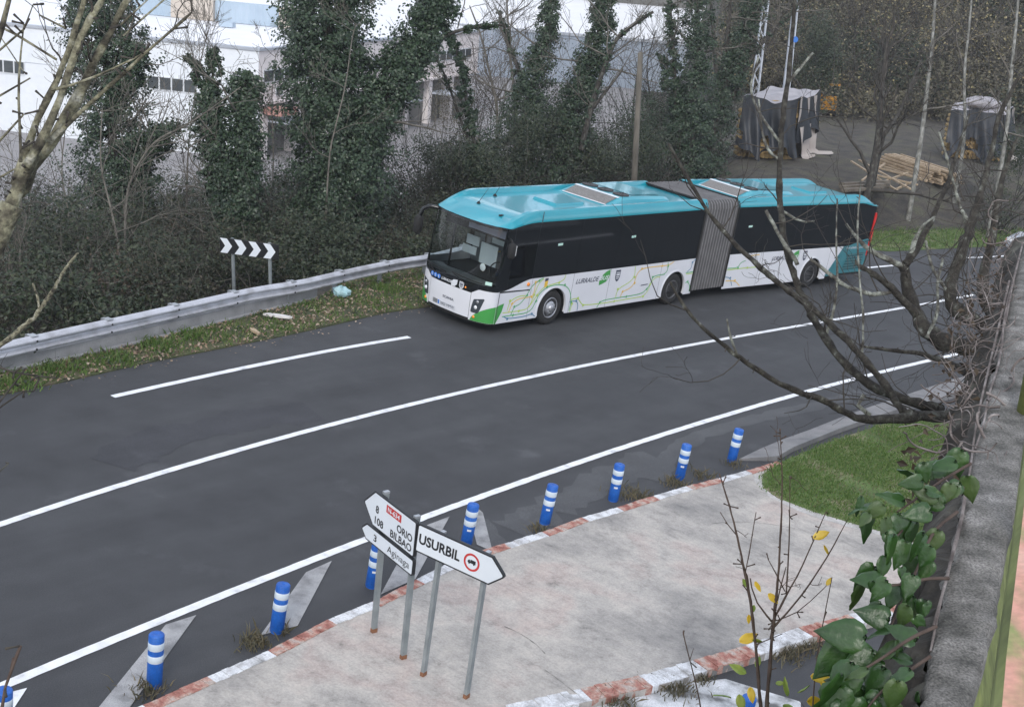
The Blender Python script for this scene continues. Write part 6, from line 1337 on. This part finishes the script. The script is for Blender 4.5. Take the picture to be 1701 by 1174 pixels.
# dry vines over the coping edge
vn = thing('dry_vine', 'tangle of dry grey brown vine stems spilling over the parapet edge', 'vine', (Lp[9][0], Lp[9][1], Lp[9][2])); rel = np.array(vn.location)
dens_px = [(1600, 813), (1618, 743), (1636, 661), (1655, 593), (1664, 547), (1673, 501), (1690, 440), (1703, 385)]
vp = np.array([LEV(*q, ZT - DROP + (.0 if q[1] > 420 else .05)) if q[1] > 400 else AT(*q, 7.6) for q in dens_px])
dv = np.concatenate([[0], np.cumsum(np.linalg.norm(np.diff(vp, axis=0), axis=1))])
def vpos(s): return np.array([np.interp(s, dv, vp[:, i]) for i in range(3)])
LW = unit(np.array([-1, .25, 0])); cnt = 0
mbv = MB()
for i in range(260):
    s = dv[-1] * rng.uniform(0, 1) ** .8; c = vpos(s); sc = .5 + .5 * s / dv[-1]
    st = c + LW * rng.uniform(-.05, .17) * sc + UP * rng.uniform(-.25, .05) * sc + rng.normal(size=3) * .03
    L = rng.uniform(.08, .28); d = unit(rng.normal(size=3) + LW * .3); P = [st]
    curl = rng.normal(size=3) * .8
    for k in range(8):
        d = unit(d + np.cross(curl, d) * .25 + rng.normal(size=3) * .28); P.append(P[-1] + d * L / 7)
    r0 = rng.uniform(.0012, .0032) if i % 9 else rng.uniform(.004, .0065)
    mbv.tube(smoothline(P), np.linspace(r0, r0 * .6, len(smoothline(P))), 4, cap=False)
mbv.build('stems', M['vine'], vn, rel)['kind'] = 'stuff'
for pts in ([(1690, 440), (1668, 520), (1662, 600), (1640, 660), (1636, 700), (1620, 745)], [(1676, 470), (1655, 560), (1640, 620), (1622, 700), (1612, 780), (1604, 830)], [(1700, 400), (1680, 480), (1670, 540), (1650, 600)],
            [(1640, 665), (1660, 650), (1682, 645), (1684, 630), (1668, 622)], [(1604, 820), (1596, 870), (1588, 905), (1572, 960), (1560, 1010), (1548, 1070)], [(1598, 860), (1580, 930), (1570, 975), (1550, 1040)]):
    P = np.array([LEV(*q, ZT - DROP - .0) + UP * rng.uniform(-.02, .025) for q in pts]); Q = smoothline(P); mb = MB(); mb.tube(Q, np.linspace(.006, .003, len(Q)), 6, cap=False); mb.build('main_stem', M['vine'], vn, rel)
mbl = MB(); n_ = 260; s = dv[-1] * rng.uniform(0, 1, n_); C = np.stack([np.interp(s, dv, vp[:, i]) for i in range(3)], 1) + LW * rng.uniform(0, .22, n_)[:, None] + UP * rng.uniform(-.3, .02, n_)[:, None]
mbl.leaves(C, rng.normal(size=(n_, 3)), rng.uniform(.02, .045, n_), .6); mbl.build('withered_leaves', M['brown'], vn, rel)['kind'] = 'stuff'
# dark earth and old stems hanging over the outer edge
mb = MB()
V = []
for i, (a, b) in enumerate(zip(Ld, Rd)):
    w = unit(b - a); fat = .055 + .05 * math.sin(i * .9) ** 2 + .02 * rng.normal(); V.append([a - w * fat * k + UP * z + rng.normal(size=3) * .008 for k, z in ((-.1, -.03), (.5, -.05), (1.0, -.14), (1.2, -.34), (.8, -.7))])
mb.grid(V, True); mb.build('root_mat', M['bark'], vn, rel)

# ------------------------------------------------------------------ traced limbs near the viewer
def limbs(root, rel, paths, mat, twigs=0, tl=(.2, .7), tmat='twig', lev=2, spurs=0, knob=0.0):
    mt_ = MB()
    for pts in paths:                       # (px, py, depth, width in px)
        P = pxpath([q[:3] for q in pts]); rad = np.array([q[3] * q[2] / F_PX / 2 for q in pts]) * (.80 if mat == 'bark_moss' else .68 if mat == 'sap' else 1); Q = dens(P); d = np.linspace(0, 1, len(Q)); rq = np.interp(d, np.linspace(0, 1, len(rad)), rad)
        k = max(2, int(np.linalg.norm(P[-1] - P[0]) / .05)); Q2 = np.stack([np.interp(np.linspace(0, 1, k), d, Q[:, i]) for i in range(3)], 1); r2 = np.interp(np.linspace(0, 1, k), d, rq)
        Q2 = Q2 + rng.normal(size=Q2.shape) * (r2 * .16)[:, None]; r2 = r2 * (1 + .10 * rng.normal(size=k) + knob * (rng.uniform(size=k) > .88))
        mm_ = mat
        if mat == 'bark_lichen': mm_ = 'bark_dark' if np.mean([q[3] for q in pts]) > 8.5 else mat; r2 = r2 * 1.02
        mb = MB(); mb.tube(Q2, r2, 9); mb.build('limb', M[mm_], root, rel)
        L = np.linalg.norm(np.diff(P, axis=0), axis=1).sum()
        for _ in range(int(twigs * L)):
            i = rng.integers(int(k * .1), k); s = unit(rng.normal(size=3) * [1, .8, .6] + UP * .55); grow([mt_], Q2[i], s, rng.uniform(*tl), max(.002, min(.006, r2[i] * .4)), lev, .3, .8, (1, 3), 4, amp=.07, minr=.0014)
        for _ in range(int(spurs * L)):
            i = rng.integers(0, k); s = unit(rng.normal(size=3) + UP * .4); q = Q2[i] + s * r2[i] * .7; e = q + s * rng.uniform(.015, .05); mt_.tube([q, (q + e) / 2, e], [.0035, .003, .0045], 5)
    if mt_.n: mt_.build('twigs', M[tmat], root, rel)['kind'] = 'stuff'
D = 9.5
base = AT(1640, 700, 9.6); rt = thing('bare_tree', 'dark bare tree reaching over the road from the right behind the parapet', 'tree', (base[0] + .5, base[1] + .3, gz(base[0], base[1]))); rel = np.array(rt.location)
mb = MB(); q0 = np.array(rt.location); mb.tube(smoothline([q0, q0 + UP * 2, (q0 + UP * 3.2), AT(1660, 720, 9.7), AT(1640, 640, 9.9), AT(1665, 520, 10.2)]), np.linspace(.16, .07, 22)[:22] if False else .11, 10); mb.build('trunk', M['bark'], rt, rel)
paths = [[(1640, 690, 9.6, 26), (1597, 688, 9.6, 24), (1504, 692, 9.5, 20), (1440, 700, 9.4, 14), (1395, 682, 9.3, 11), (1365, 662, 9.3, 11), (1305, 643, 9.2, 10), (1260, 617, 9.2, 8), (1211, 580, 9.1, 7), (1155, 535, 9.0, 6), (1130, 500, 9.0, 5), (1113, 468, 9.0, 4)],
         [(1520, 690, 9.5, 18), (1496, 684, 9.5, 14), (1473, 640, 9.6, 13), (1440, 602, 9.6, 12), (1399, 557, 9.7, 11), (1342, 505, 9.8, 10), (1305, 482, 9.8, 9), (1241, 426, 9.9, 8), (1181, 362, 10, 6), (1136, 284, 10, 5), (1110, 238, 10, 4)],
         [(1560, 680, 9.7, 22), (1530, 673, 9.7, 18), (1440, 640, 9.8, 16), (1399, 599, 9.9, 14), (1365, 554, 10, 13), (1346, 520, 10, 12), (1327, 482, 10.1, 12), (1312, 437, 10.1, 11), (1301, 392, 10.1, 11), (1295, 336, 10.2, 10), (1294, 280, 10.2, 10), (1300, 200, 10.2, 9), (1309, 130, 10.3, 8), (1318, 40, 10.3, 6), (1322, -30, 10.3, 4)],
         [(1297, 240, 10.2, 6), (1265, 195, 10.2, 5), (1243, 150, 10.2, 4), (1260, 96, 10.2, 3)], [(1307, 140, 10.3, 6), (1330, 112, 10.3, 5), (1350, 88, 10.3, 3.5)], [(1295, 265, 10.2, 5), (1275, 252, 10.2, 5), (1266, 222, 10.2, 4), (1260, 165, 10.2, 3)],
         [(1300, 352, 10.2, 5), (1317, 360, 10.2, 5), (1327, 371, 10.2, 4), (1353, 367, 10.2, 3)], [(1325, 440, 10, 7), (1300, 400, 10, 7), (1283, 370, 10, 6), (1272, 350, 10, 5)],
         [(1640, 590, 10, 30), (1612, 577, 10, 28), (1567, 568, 10, 28), (1530, 542, 10.1, 24), (1511, 490, 10.2, 20), (1500, 445, 10.2, 16), (1511, 430, 10.2, 12), (1545, 374, 10.3, 9), (1582, 284, 10.4, 6), (1610, 190, 10.5, 4)],
         [(1526, 525, 10.1, 16), (1470, 467, 10.1, 14), (1447, 452, 10.1, 9), (1425, 441, 10.1, 6), (1421, 432, 10.1, 4)], [(1485, 484, 10.1, 8), (1460, 490, 10.1, 8), (1430, 485, 10, 7), (1402, 474, 10, 7), (1375, 453, 10, 6), (1346, 430, 10, 4)],
         [(1505, 447, 10.2, 13), (1478, 432, 10.2, 11), (1447, 419, 10.2, 8), (1425, 397, 10.2, 6), (1406, 372, 10.2, 4)], [(1511, 430, 10.2, 8), (1520, 400, 10.2, 7), (1530, 375, 10.2, 5), (1553, 360, 10.2, 3)],
         [(1660, 560, 10.2, 30), (1631, 538, 10.2, 28), (1590, 515, 10.3, 26), (1577, 500, 10.3, 22), (1582, 460, 10.4, 20), (1600, 410, 10.4, 17), (1616, 366, 10.5, 15), (1630, 320, 10.5, 12), (1642, 280, 10.6, 10), (1655, 200, 10.6, 7), (1690, 130, 10.7, 4)],
         [(1660, 540, 10.4, 20), (1642, 520, 10.4, 18), (1627, 467, 10.4, 17), (1646, 404, 10.5, 14), (1653, 355, 10.5, 11), (1668, 280, 10.6, 8), (1690, 230, 10.6, 5)],
         [(1436, 576, 9.7, 4), (1490, 582, 9.8, 6), (1545, 590, 9.8, 9), (1605, 617, 9.8, 14), (1640, 650, 9.8, 20)], [(1436, 655, 9.4, 8), (1420, 672, 9.4, 7), (1445, 690, 9.4, 9)], [(1340, 660, 9.3, 6), (1365, 662, 9.3, 7), (1380, 672, 9.3, 8)],
         [(1225, 590, 9.1, 4), (1213, 560, 9.1, 4), (1207, 530, 9.1, 3)], [(1540, 560, 10, 7), (1560, 520, 10, 6), (1556, 470, 10, 5), (1566, 430, 10, 4)], [(1595, 520, 10.3, 8), (1570, 480, 10.3, 6), (1545, 440, 10.3, 5), (1538, 400, 10.3, 3.5)], [(1612, 380, 10.5, 8), (1590, 330, 10.5, 6), (1578, 280, 10.5, 5), (1560, 220, 10.5, 3.5)],
         [(1370, 560, 10, 7), (1385, 520, 10, 5), (1392, 460, 10, 4), (1388, 400, 10, 3), (1391, 330, 10, 2.5)], [(1430, 600, 9.7, 5), (1436, 540, 9.7, 4), (1428, 470, 9.7, 3), (1423, 380, 9.7, 3), (1430, 300, 9.7, 2.5)]]
limbs(rt, rel, paths, 'bark_lichen', twigs=3.6, tl=(.22, .80), tmat='twig', lev=2, spurs=5)
mb = MB()
for _ in range(60):                       # fine shoots at the right edge in front of the car and road
    a = AT(rng.uniform(1560, 1725), rng.uniform(330, 680), rng.uniform(9.2, 10.6)); grow([mb], a, unit(rng.normal(size=3) * [1, .5, 1] + UP * .5), rng.uniform(.25, .7), .005, 1, .3, .8, (1, 3), 4, amp=.09, minr=.0016)
mb.build('fine_shoots', M['twig'], rt, rel)['kind'] = 'stuff'

# mossy limbs at the top left
lt_base = np.array([-2.6, 3.0, ZT - 6.0]); lt = thing('mossy_tree', 'lichen and moss covered limbs of a near bare tree at the top left', 'tree', lt_base); rel = np.array(lt.location)
mb = MB(); mb.tube(smoothline([lt_base, AT(-420, 1100, 4.4), AT(-160, 700, 4.4), AT(-30, 450, 4.4), AT(20, 340, 4.4)]), [.09] * 12 + [.07] * 8 + [.045] * 0 if False else .037, 12); mb.build('trunk', M['bark_moss'], lt, rel)
paths = [[(-30, 450, 4.4, 40), (20, 335, 4.4, 34), (45, 285, 4.4, 28), (60, 250, 4.4, 22)], [(25, 310, 4.4, 24), (68, 183, 4.4, 17), (104, 113, 4.4, 14), (124, 56, 4.4, 12), (141, 0, 4.4, 11), (152, -50, 4.4, 10)],
         [(45, 280, 4.35, 22), (82, 205, 4.35, 18), (113, 127, 4.35, 16), (135, 56, 4.35, 14), (170, 0, 4.35, 12), (190, -40, 4.35, 10)], [(30, 325, 4.45, 26), (100, 212, 4.45, 22), (147, 124, 4.45, 19), (182, 56, 4.45, 16), (214, 0, 4.45, 14), (235, -40, 4.45, 12)],
         [(80, 240, 4.4, 12), (120, 200, 4.4, 10), (158, 164, 4.4, 9), (209, 118, 4.3, 8), (262, 70, 4.3, 6), (300, 38, 4.2, 5), (319, 21, 4.2, 3)], [(86, 150, 4.3, 7), (140, 136, 4.3, 6), (175, 120, 4.3, 5), (208, 105, 4.3, 4), (240, 88, 4.3, 3)],
         [(-10, 90, 4.2, 14), (4, 45, 4.2, 12), (16, 0, 4.2, 10), (22, -30, 4.2, 9)], [(0, 45, 4.3, 5), (28, 58, 4.3, 5), (60, 78, 4.3, 5), (95, 100, 4.3, 6)], [(-5, 88, 4.3, 4), (30, 62, 4.3, 4), (50, 35, 4.3, 3), (55, 8, 4.3, 2.5)],
         [(35, 270, 4.3, 8), (32, 200, 4.3, 6), (30, 150, 4.3, 5), (34, 90, 4.3, 4), (40, 40, 4.3, 3)], [(65, 25, 4.3, 3), (85, 32, 4.3, 4), (110, 48, 4.3, 4)], [(200, 42, 4.4, 5), (228, 20, 4.4, 4), (250, -4, 4.4, 3)], [(205, 60, 4.4, 4), (258, 12, 4.4, 4), (285, -10, 4.4, 3)],
         [(-10, 165, 4.3, 5), (18, 150, 4.3, 4), (50, 130, 4.3, 3)], [(-10, 245, 4.3, 6), (20, 215, 4.3, 4), (40, 190, 4.3, 3)], [(-10, 300, 4.3, 5), (25, 280, 4.3, 4)], [(0, 60, 4.3, 2.5), (22, 92, 4.3, 2.5), (40, 120, 4.3, 2.5)]]
limbs(lt, rel, paths, 'bark_moss', twigs=2.2, tl=(.08, .26), tmat='twig', lev=1, spurs=16, knob=.30)
tw = thing('bare_twig', 'thin dark twigs poking in at the left edge below the guardrail', 'twig', AT(-20, 720, 4.5)); rel = np.array(tw.location)
limbs(tw, rel, [[(-30, 710, 4.5, 4), (0, 665, 4.5, 3.5), (22, 640, 4.5, 3), (42, 612, 4.5, 3)], [(-30, 598, 4.5, 4), (10, 615, 4.5, 4), (40, 622, 4.5, 3), (95, 628, 4.5, 2)], [(-30, 700, 4.5, 3), (10, 668, 4.5, 3), (38, 648, 4.5, 2.5), (56, 650, 4.5, 2)], [(-20, 800, 4.5, 3), (0, 782, 4.5, 3), (14, 770, 4.5, 2)]], 'bark', spurs=12)
tw = thing('bare_twig', 'single budded twig rising in the bottom left corner', 'twig', AT(-2, 1210, 3.6)); rel = np.array(tw.location)
limbs(tw, rel, [[(-4, 1220, 3.6, 9), (6, 1150, 3.6, 8), (18, 1105, 3.6, 7), (30, 1084, 3.6, 8), (34, 1072, 3.6, 6)], [(18, 1110, 3.6, 5), (22, 1092, 3.6, 5)]], 'sap', spurs=14)
br = thing('leaning_branch', 'mossy dead branch slanting up from the left behind the guardrail', 'branch', AT(-40, 600, 20)); rel = np.array(br.location)
limbs(br, rel, [[(-40, 600, 20, 12), (20, 560, 20, 11), (60, 525, 20, 10), (90, 480, 20, 8), (112, 440, 20, 6), (130, 420, 20, 4)], [(66, 515, 20, 6), (62, 490, 20, 5), (54, 470, 20, 4)]], 'bark_moss', twigs=1, spurs=2)

# sapling with a few yellow leaves
sb = AT(1270, 1330, 7.0); sp_ = thing('sapling', 'slender red brown sapling with a few yellow leaves in the lower right', 'sapling', sb); rel = np.array(sp_.location)
limbs(sp_, rel, [[(1262, 1330, 7, 10), (1265, 1174, 7, 9), (1254, 1062, 7, 8), (1246, 992, 7, 7), (1230, 914, 7, 5), (1215, 850, 7, 4), (1195, 786, 7, 2.5)], [(1270, 1330, 7, 11), (1273, 1174, 7, 10), (1284, 1035, 7, 8), (1293, 960, 7, 6), (1297, 880, 7, 4.5), (1300, 800, 7, 3), (1296, 720, 7, 2)],
    [(1287, 1025, 7, 6), (1305, 989, 7, 5), (1328, 950, 7, 4), (1349, 903, 7, 3), (1372, 850, 7, 2)], [(1286, 1040, 7, 6), (1310, 1015, 7, 5), (1345, 970, 7, 4), (1380, 915, 7, 3), (1408, 862, 7, 2)], [(1284, 1034, 7, 5), (1265, 1012, 7, 4), (1251, 989, 7, 3.5), (1246, 960, 7, 3)],
    [(1306, 985, 7, 4), (1310, 920, 7, 3.5), (1312, 860, 7, 2.5), (1312, 790, 7, 2)], [(1304, 982, 7, 3), (1288, 950, 7, 3), (1277, 930, 7, 2)], [(1280, 1060, 7, 5), (1290, 1000, 7, 4), (1306, 940, 7, 2)], [(1290, 1030, 7, 3), (1320, 1020, 7, 2.5), (1350, 995, 7, 2), (1373, 972, 7, 1.8)],
    [(1225, 890, 7, 3), (1208, 870, 7, 2.5), (1196, 850, 7, 2)], [(1238, 950, 7, 3), (1246, 910, 7, 2.5), (1256, 850, 7, 2)], [(1256, 1070, 7, 3), (1285, 1060, 7, 2), (1300, 1052, 7, 2)]], 'sap', twigs=2.2, tl=(.06, .20), tmat='sap', lev=1, spurs=10)
sm = thing('seedling', 'lone thin stem with one bud standing over the lower kerb', 'sapling', AT(1168, 1230, 7)); rel2 = np.array(sm.location)
limbs(sm, rel2, [[(1170, 1240, 7, 4), (1165, 1174, 7, 4), (1150, 1110, 7, 3), (1137, 1062, 7, 2.5), (1135, 1050, 7, 5), (1136, 1046, 7, 3)], [(1146, 1095, 7, 2), (1152, 1076, 7, 1.5)]], 'sap', spurs=3)
sm2 = thing('seedling', 'thin upright stem just left of the large ivy leaves', 'sapling', AT(1350, 1230, 7)); rel3 = np.array(sm2.location)
limbs(sm2, rel3, [[(1346, 1240, 7, 4), (1352, 1140, 7, 3.5), (1358, 1080, 7, 3), (1370, 1020, 7, 2.5), (1382, 958, 7, 2)]], 'sap', twigs=2, tl=(.05, .12), tmat='sap', lev=1, spurs=4)

# ---- broad leaves as single pieces
def leaf_mesh(kind):
    if kind == 'ivy': out = [(0, 0), (.16, -.06), (.34, .02), (.46, .20), (.44, .40), (.30, .62), (.14, .82), (0, 1.0)]
    elif kind == 'ivy2': out = [(0, 0), (.20, -.10), (.42, -.02), (.50, .16), (.40, .38), (.34, .55), (.16, .76), (0, .96)]
    else: out = [(0, 0), (.18, .08), (.32, .28), (.34, .50), (.22, .76), (0, 1.0)]
    n = len(out); V = []
    out = [(x * .74, y) for x, y in out]
    for x, y in out: V.append((0, y, -.10 * (y - .4) ** 2 * 1.6 - .02))
    for x, y in out: V.append((x * .55, y * .96 + .02, .06 * x + .05 - .16 * (y - .4) ** 2))
    for x, y in out: V.append((x, y, .02 - .10 * x - .22 * (y - .4) ** 2 + .035 * math.sin(y * 13)))
    for x, y in out: V.append((-x * .55, y * .96 + .02, .06 * x + .05 - .16 * (y - .4) ** 2))
    for x, y in out: V.append((-x, y, .02 - .10 * x - .22 * (y - .4) ** 2 + .035 * math.sin(y * 11 + 1)))
    Q = []
    for i in range(n - 1):
        for a, b in ((0, 1), (1, 2), (3, 0), (4, 3)): Q.append([a * n + i, b * n + i, b * n + i + 1, a * n + i + 1])
    mb = MB(); mb.quads(V, Q, True); return mb
def leaf_proto(kind, mat): o = leaf_mesh(kind).build('leaf', M[mat]); me = o.data; bpy.data.objects.remove(o); return me
LM = {k: leaf_proto(*k) for k in (('ivy', 'bigivy'), ('ivy2', 'bigivy'), ('ivy', 'bigivy_pale'), ('ovate', 'yleaf'), ('ovate', 'gleaf'))}
def put_leaf(root, me, pos, tipdir, normal, size):
    y = unit(tipdir); z = unit(normal - y * (normal @ y)); x = np.cross(y, z); o = bpy.data.objects.new('leaf', me); COL.objects.link(o); o.parent = root
    p = np.asarray(pos) - np.array(root.location)
    o.matrix_local = Matrix(((x[0] * size, y[0] * size, z[0] * size, p[0]), (x[1] * size, y[1] * size, z[1] * size, p[1]), (x[2] * size, y[2] * size, z[2] * size, p[2]), (0, 0, 0, 1))); return o
toC = lambda p: unit(CAM - p)
RX, UY = _r, _u                               # picture right and up as directions in the place
for (px, py, s, g, ang) in ((1350, 893, .075, 'yleaf', 20), (1368, 905, .05, 'yleaf', -60), (1254, 965, .05, 'yleaf', -60), (1276, 985, .06, 'yleaf', -45), (1228, 1066, .095, 'yleaf', 25), (1250, 1062, .05, 'gleaf', -15), (1373, 972, .04, 'yleaf', 60), (1246, 1140, .07, 'yleaf', -80),
                        (1240, 1118, .08, 'gleaf', 150), (1256, 1108, .05, 'gleaf', 70), (1346, 1122, .09, 'yleaf', -10), (1362, 1128, .06, 'yleaf', -60), (1308, 1156, .09, 'gleaf', 100), (1325, 1150, .06, 'gleaf', 30), (1340, 1164, .085, 'yleaf', 0), (1215, 1158, .08, 'gleaf', 170), (1228, 1152, .08, 'gleaf', -80), (1300, 1170, .07, 'gleaf', -30), (1244, 1020, .04, 'yleaf', -90), (1253, 1004, .035, 'gleaf', -100), (1288, 1134, .04, 'gleaf', 0), (1242, 975, .045, 'gleaf', 120)):
    p = AT(px, py, 7.0); a = R(ang); t = RX * math.cos(a) + UY * math.sin(a); put_leaf(sp_, LM[('ovate', g)], p, t + toC(p) * rng.normal() * .3, toC(p) + rng.normal(size=3) * .5, s * 1.25)
iv = thing('ivy_vine', 'large leaved glossy green ivy hanging over the parapet edge', 'ivy', AT(1560, 900, 3.2)); rel = np.array(iv.location)
stems = [[(1612, 770, 3.6), (1560, 800, 3.5), (1520, 830, 3.4), (1490, 850, 3.35)], [(1590, 850, 3.4), (1550, 880, 3.3), (1530, 930, 3.25), (1505, 985, 3.2), (1480, 1040, 3.15)], [(1575, 960, 3.2), (1540, 960, 3.15), (1500, 970, 3.15), (1455, 975, 3.1)],
         [(1555, 1040, 3.05), (1510, 1060, 3.0), (1470, 1090, 3.0), (1420, 1120, 3.0), (1390, 1160, 3.0)], [(1545, 1090, 3.0), (1500, 1120, 2.95), (1460, 1150, 2.95), (1430, 1190, 2.95)], [(1600, 810, 3.5), (1540, 830, 3.4), (1500, 880, 3.35), (1480, 900, 3.3)]]
mb = MB()
for s in stems: Q = smoothline(pxpath(s)); mb.tube(Q, np.linspace(.005, .002, len(Q)), 6, cap=False)
mb.build('stems', M['sap'], iv, rel)['kind'] = 'stuff'
spots = [(1604, 752, 70, 250), (1580, 770, 60, 200), (1560, 772, 62, 215), (1545, 780, 60, 230), (1606, 790, 62, 285), (1530, 800, 56, 160), (1500, 830, 60, 190), (1452, 838, 58, 215), (1438, 858, 66, 260), (1474, 862, 66, 275), (1494, 845, 74, 268), (1512, 840, 62, 205),
         (1520, 865, 72, 255), (1545, 850, 62, 190), (1550, 822, 60, 170), (1568, 840, 60, 175), (1535, 890, 70, 240), (1508, 905, 66, 262), (1485, 890, 66, 245), (1560, 880, 60, 265), (1550, 905, 58, 250), (1528, 925, 60, 260), (1545, 935, 52, 230), (1450, 945, 72, 235), (1436, 965, 68, 250), (1462, 955, 64, 200),
         (1480, 965, 62, 235), (1498, 975, 60, 250), (1515, 955, 56, 260), (1500, 1000, 58, 250), (1468, 1030, 66, 165), (1490, 1040, 56, 195), (1520, 1010, 52, 265), (1515, 1065, 62, 150), (1490, 1070, 66, 215), (1440, 1055, 95, 190), (1405, 1065, 100, 235), (1420, 1100, 92, 260), (1455, 1095, 76, 230), (1470, 1110, 70, 255), (1400, 1120, 90, 245),
         (1385, 1140, 92, 262), (1430, 1135, 84, 250), (1460, 1150, 74, 235), (1490, 1130, 66, 240), (1410, 1160, 84, 270), (1510, 1110, 56, 200), (1520, 1090, 54, 175), (1440, 1170, 80, 280), (1480, 1165, 66, 262), (1380, 1175, 80, 275), (1505, 1150, 56, 250), (1470, 925, 50, 240), (1590, 810, 50, 240), (1575, 800, 50, 220), (1518, 985, 54, 240), (1535, 1000, 46, 250), (1445, 1085, 66, 200), (1530, 845, 50, 235), (1472, 845, 52, 190)]
_r3 = np.random.default_rng(4)
spots = spots + [(px + _r3.normal() * 26, py + _r3.normal() * 22, sz_ * _r3.uniform(.55, .85), 250 + _r3.normal() * 40) for k_, (px, py, sz_, ang) in enumerate(spots) if px > 1420 and k_ % 5 < 3]
for i, (px, py, sz_, ang) in enumerate(spots):
    if px > 1618 - (py - 740) * .22: continue
    d = float(np.interp(py, [750, 850, 950, 1050, 1174], [3.6, 3.35, 3.2, 3.05, 2.95])) + rng.uniform(-.12, .08)
    p = AT(px + rng.normal() * 4, py + rng.normal() * 4, d); a = R(ang + rng.normal() * 14); t = RX * math.cos(a) + UY * math.sin(a)
    key = [('ivy', 'bigivy'), ('ivy2', 'bigivy'), ('ivy', 'bigivy'), ('ivy2', 'bigivy'), ('ivy', 'bigivy_pale')][i % 5] if py < 1010 or i % 3 else ('ivy2', 'bigivy')
    put_leaf(iv, LM[key], p, t - toC(p) * rng.uniform(-.1, .5), toC(p) * .9 + UP * .25 + rng.normal(size=3) * .62, sz_ * d / F_PX * (.80 if py < 1030 else .90))
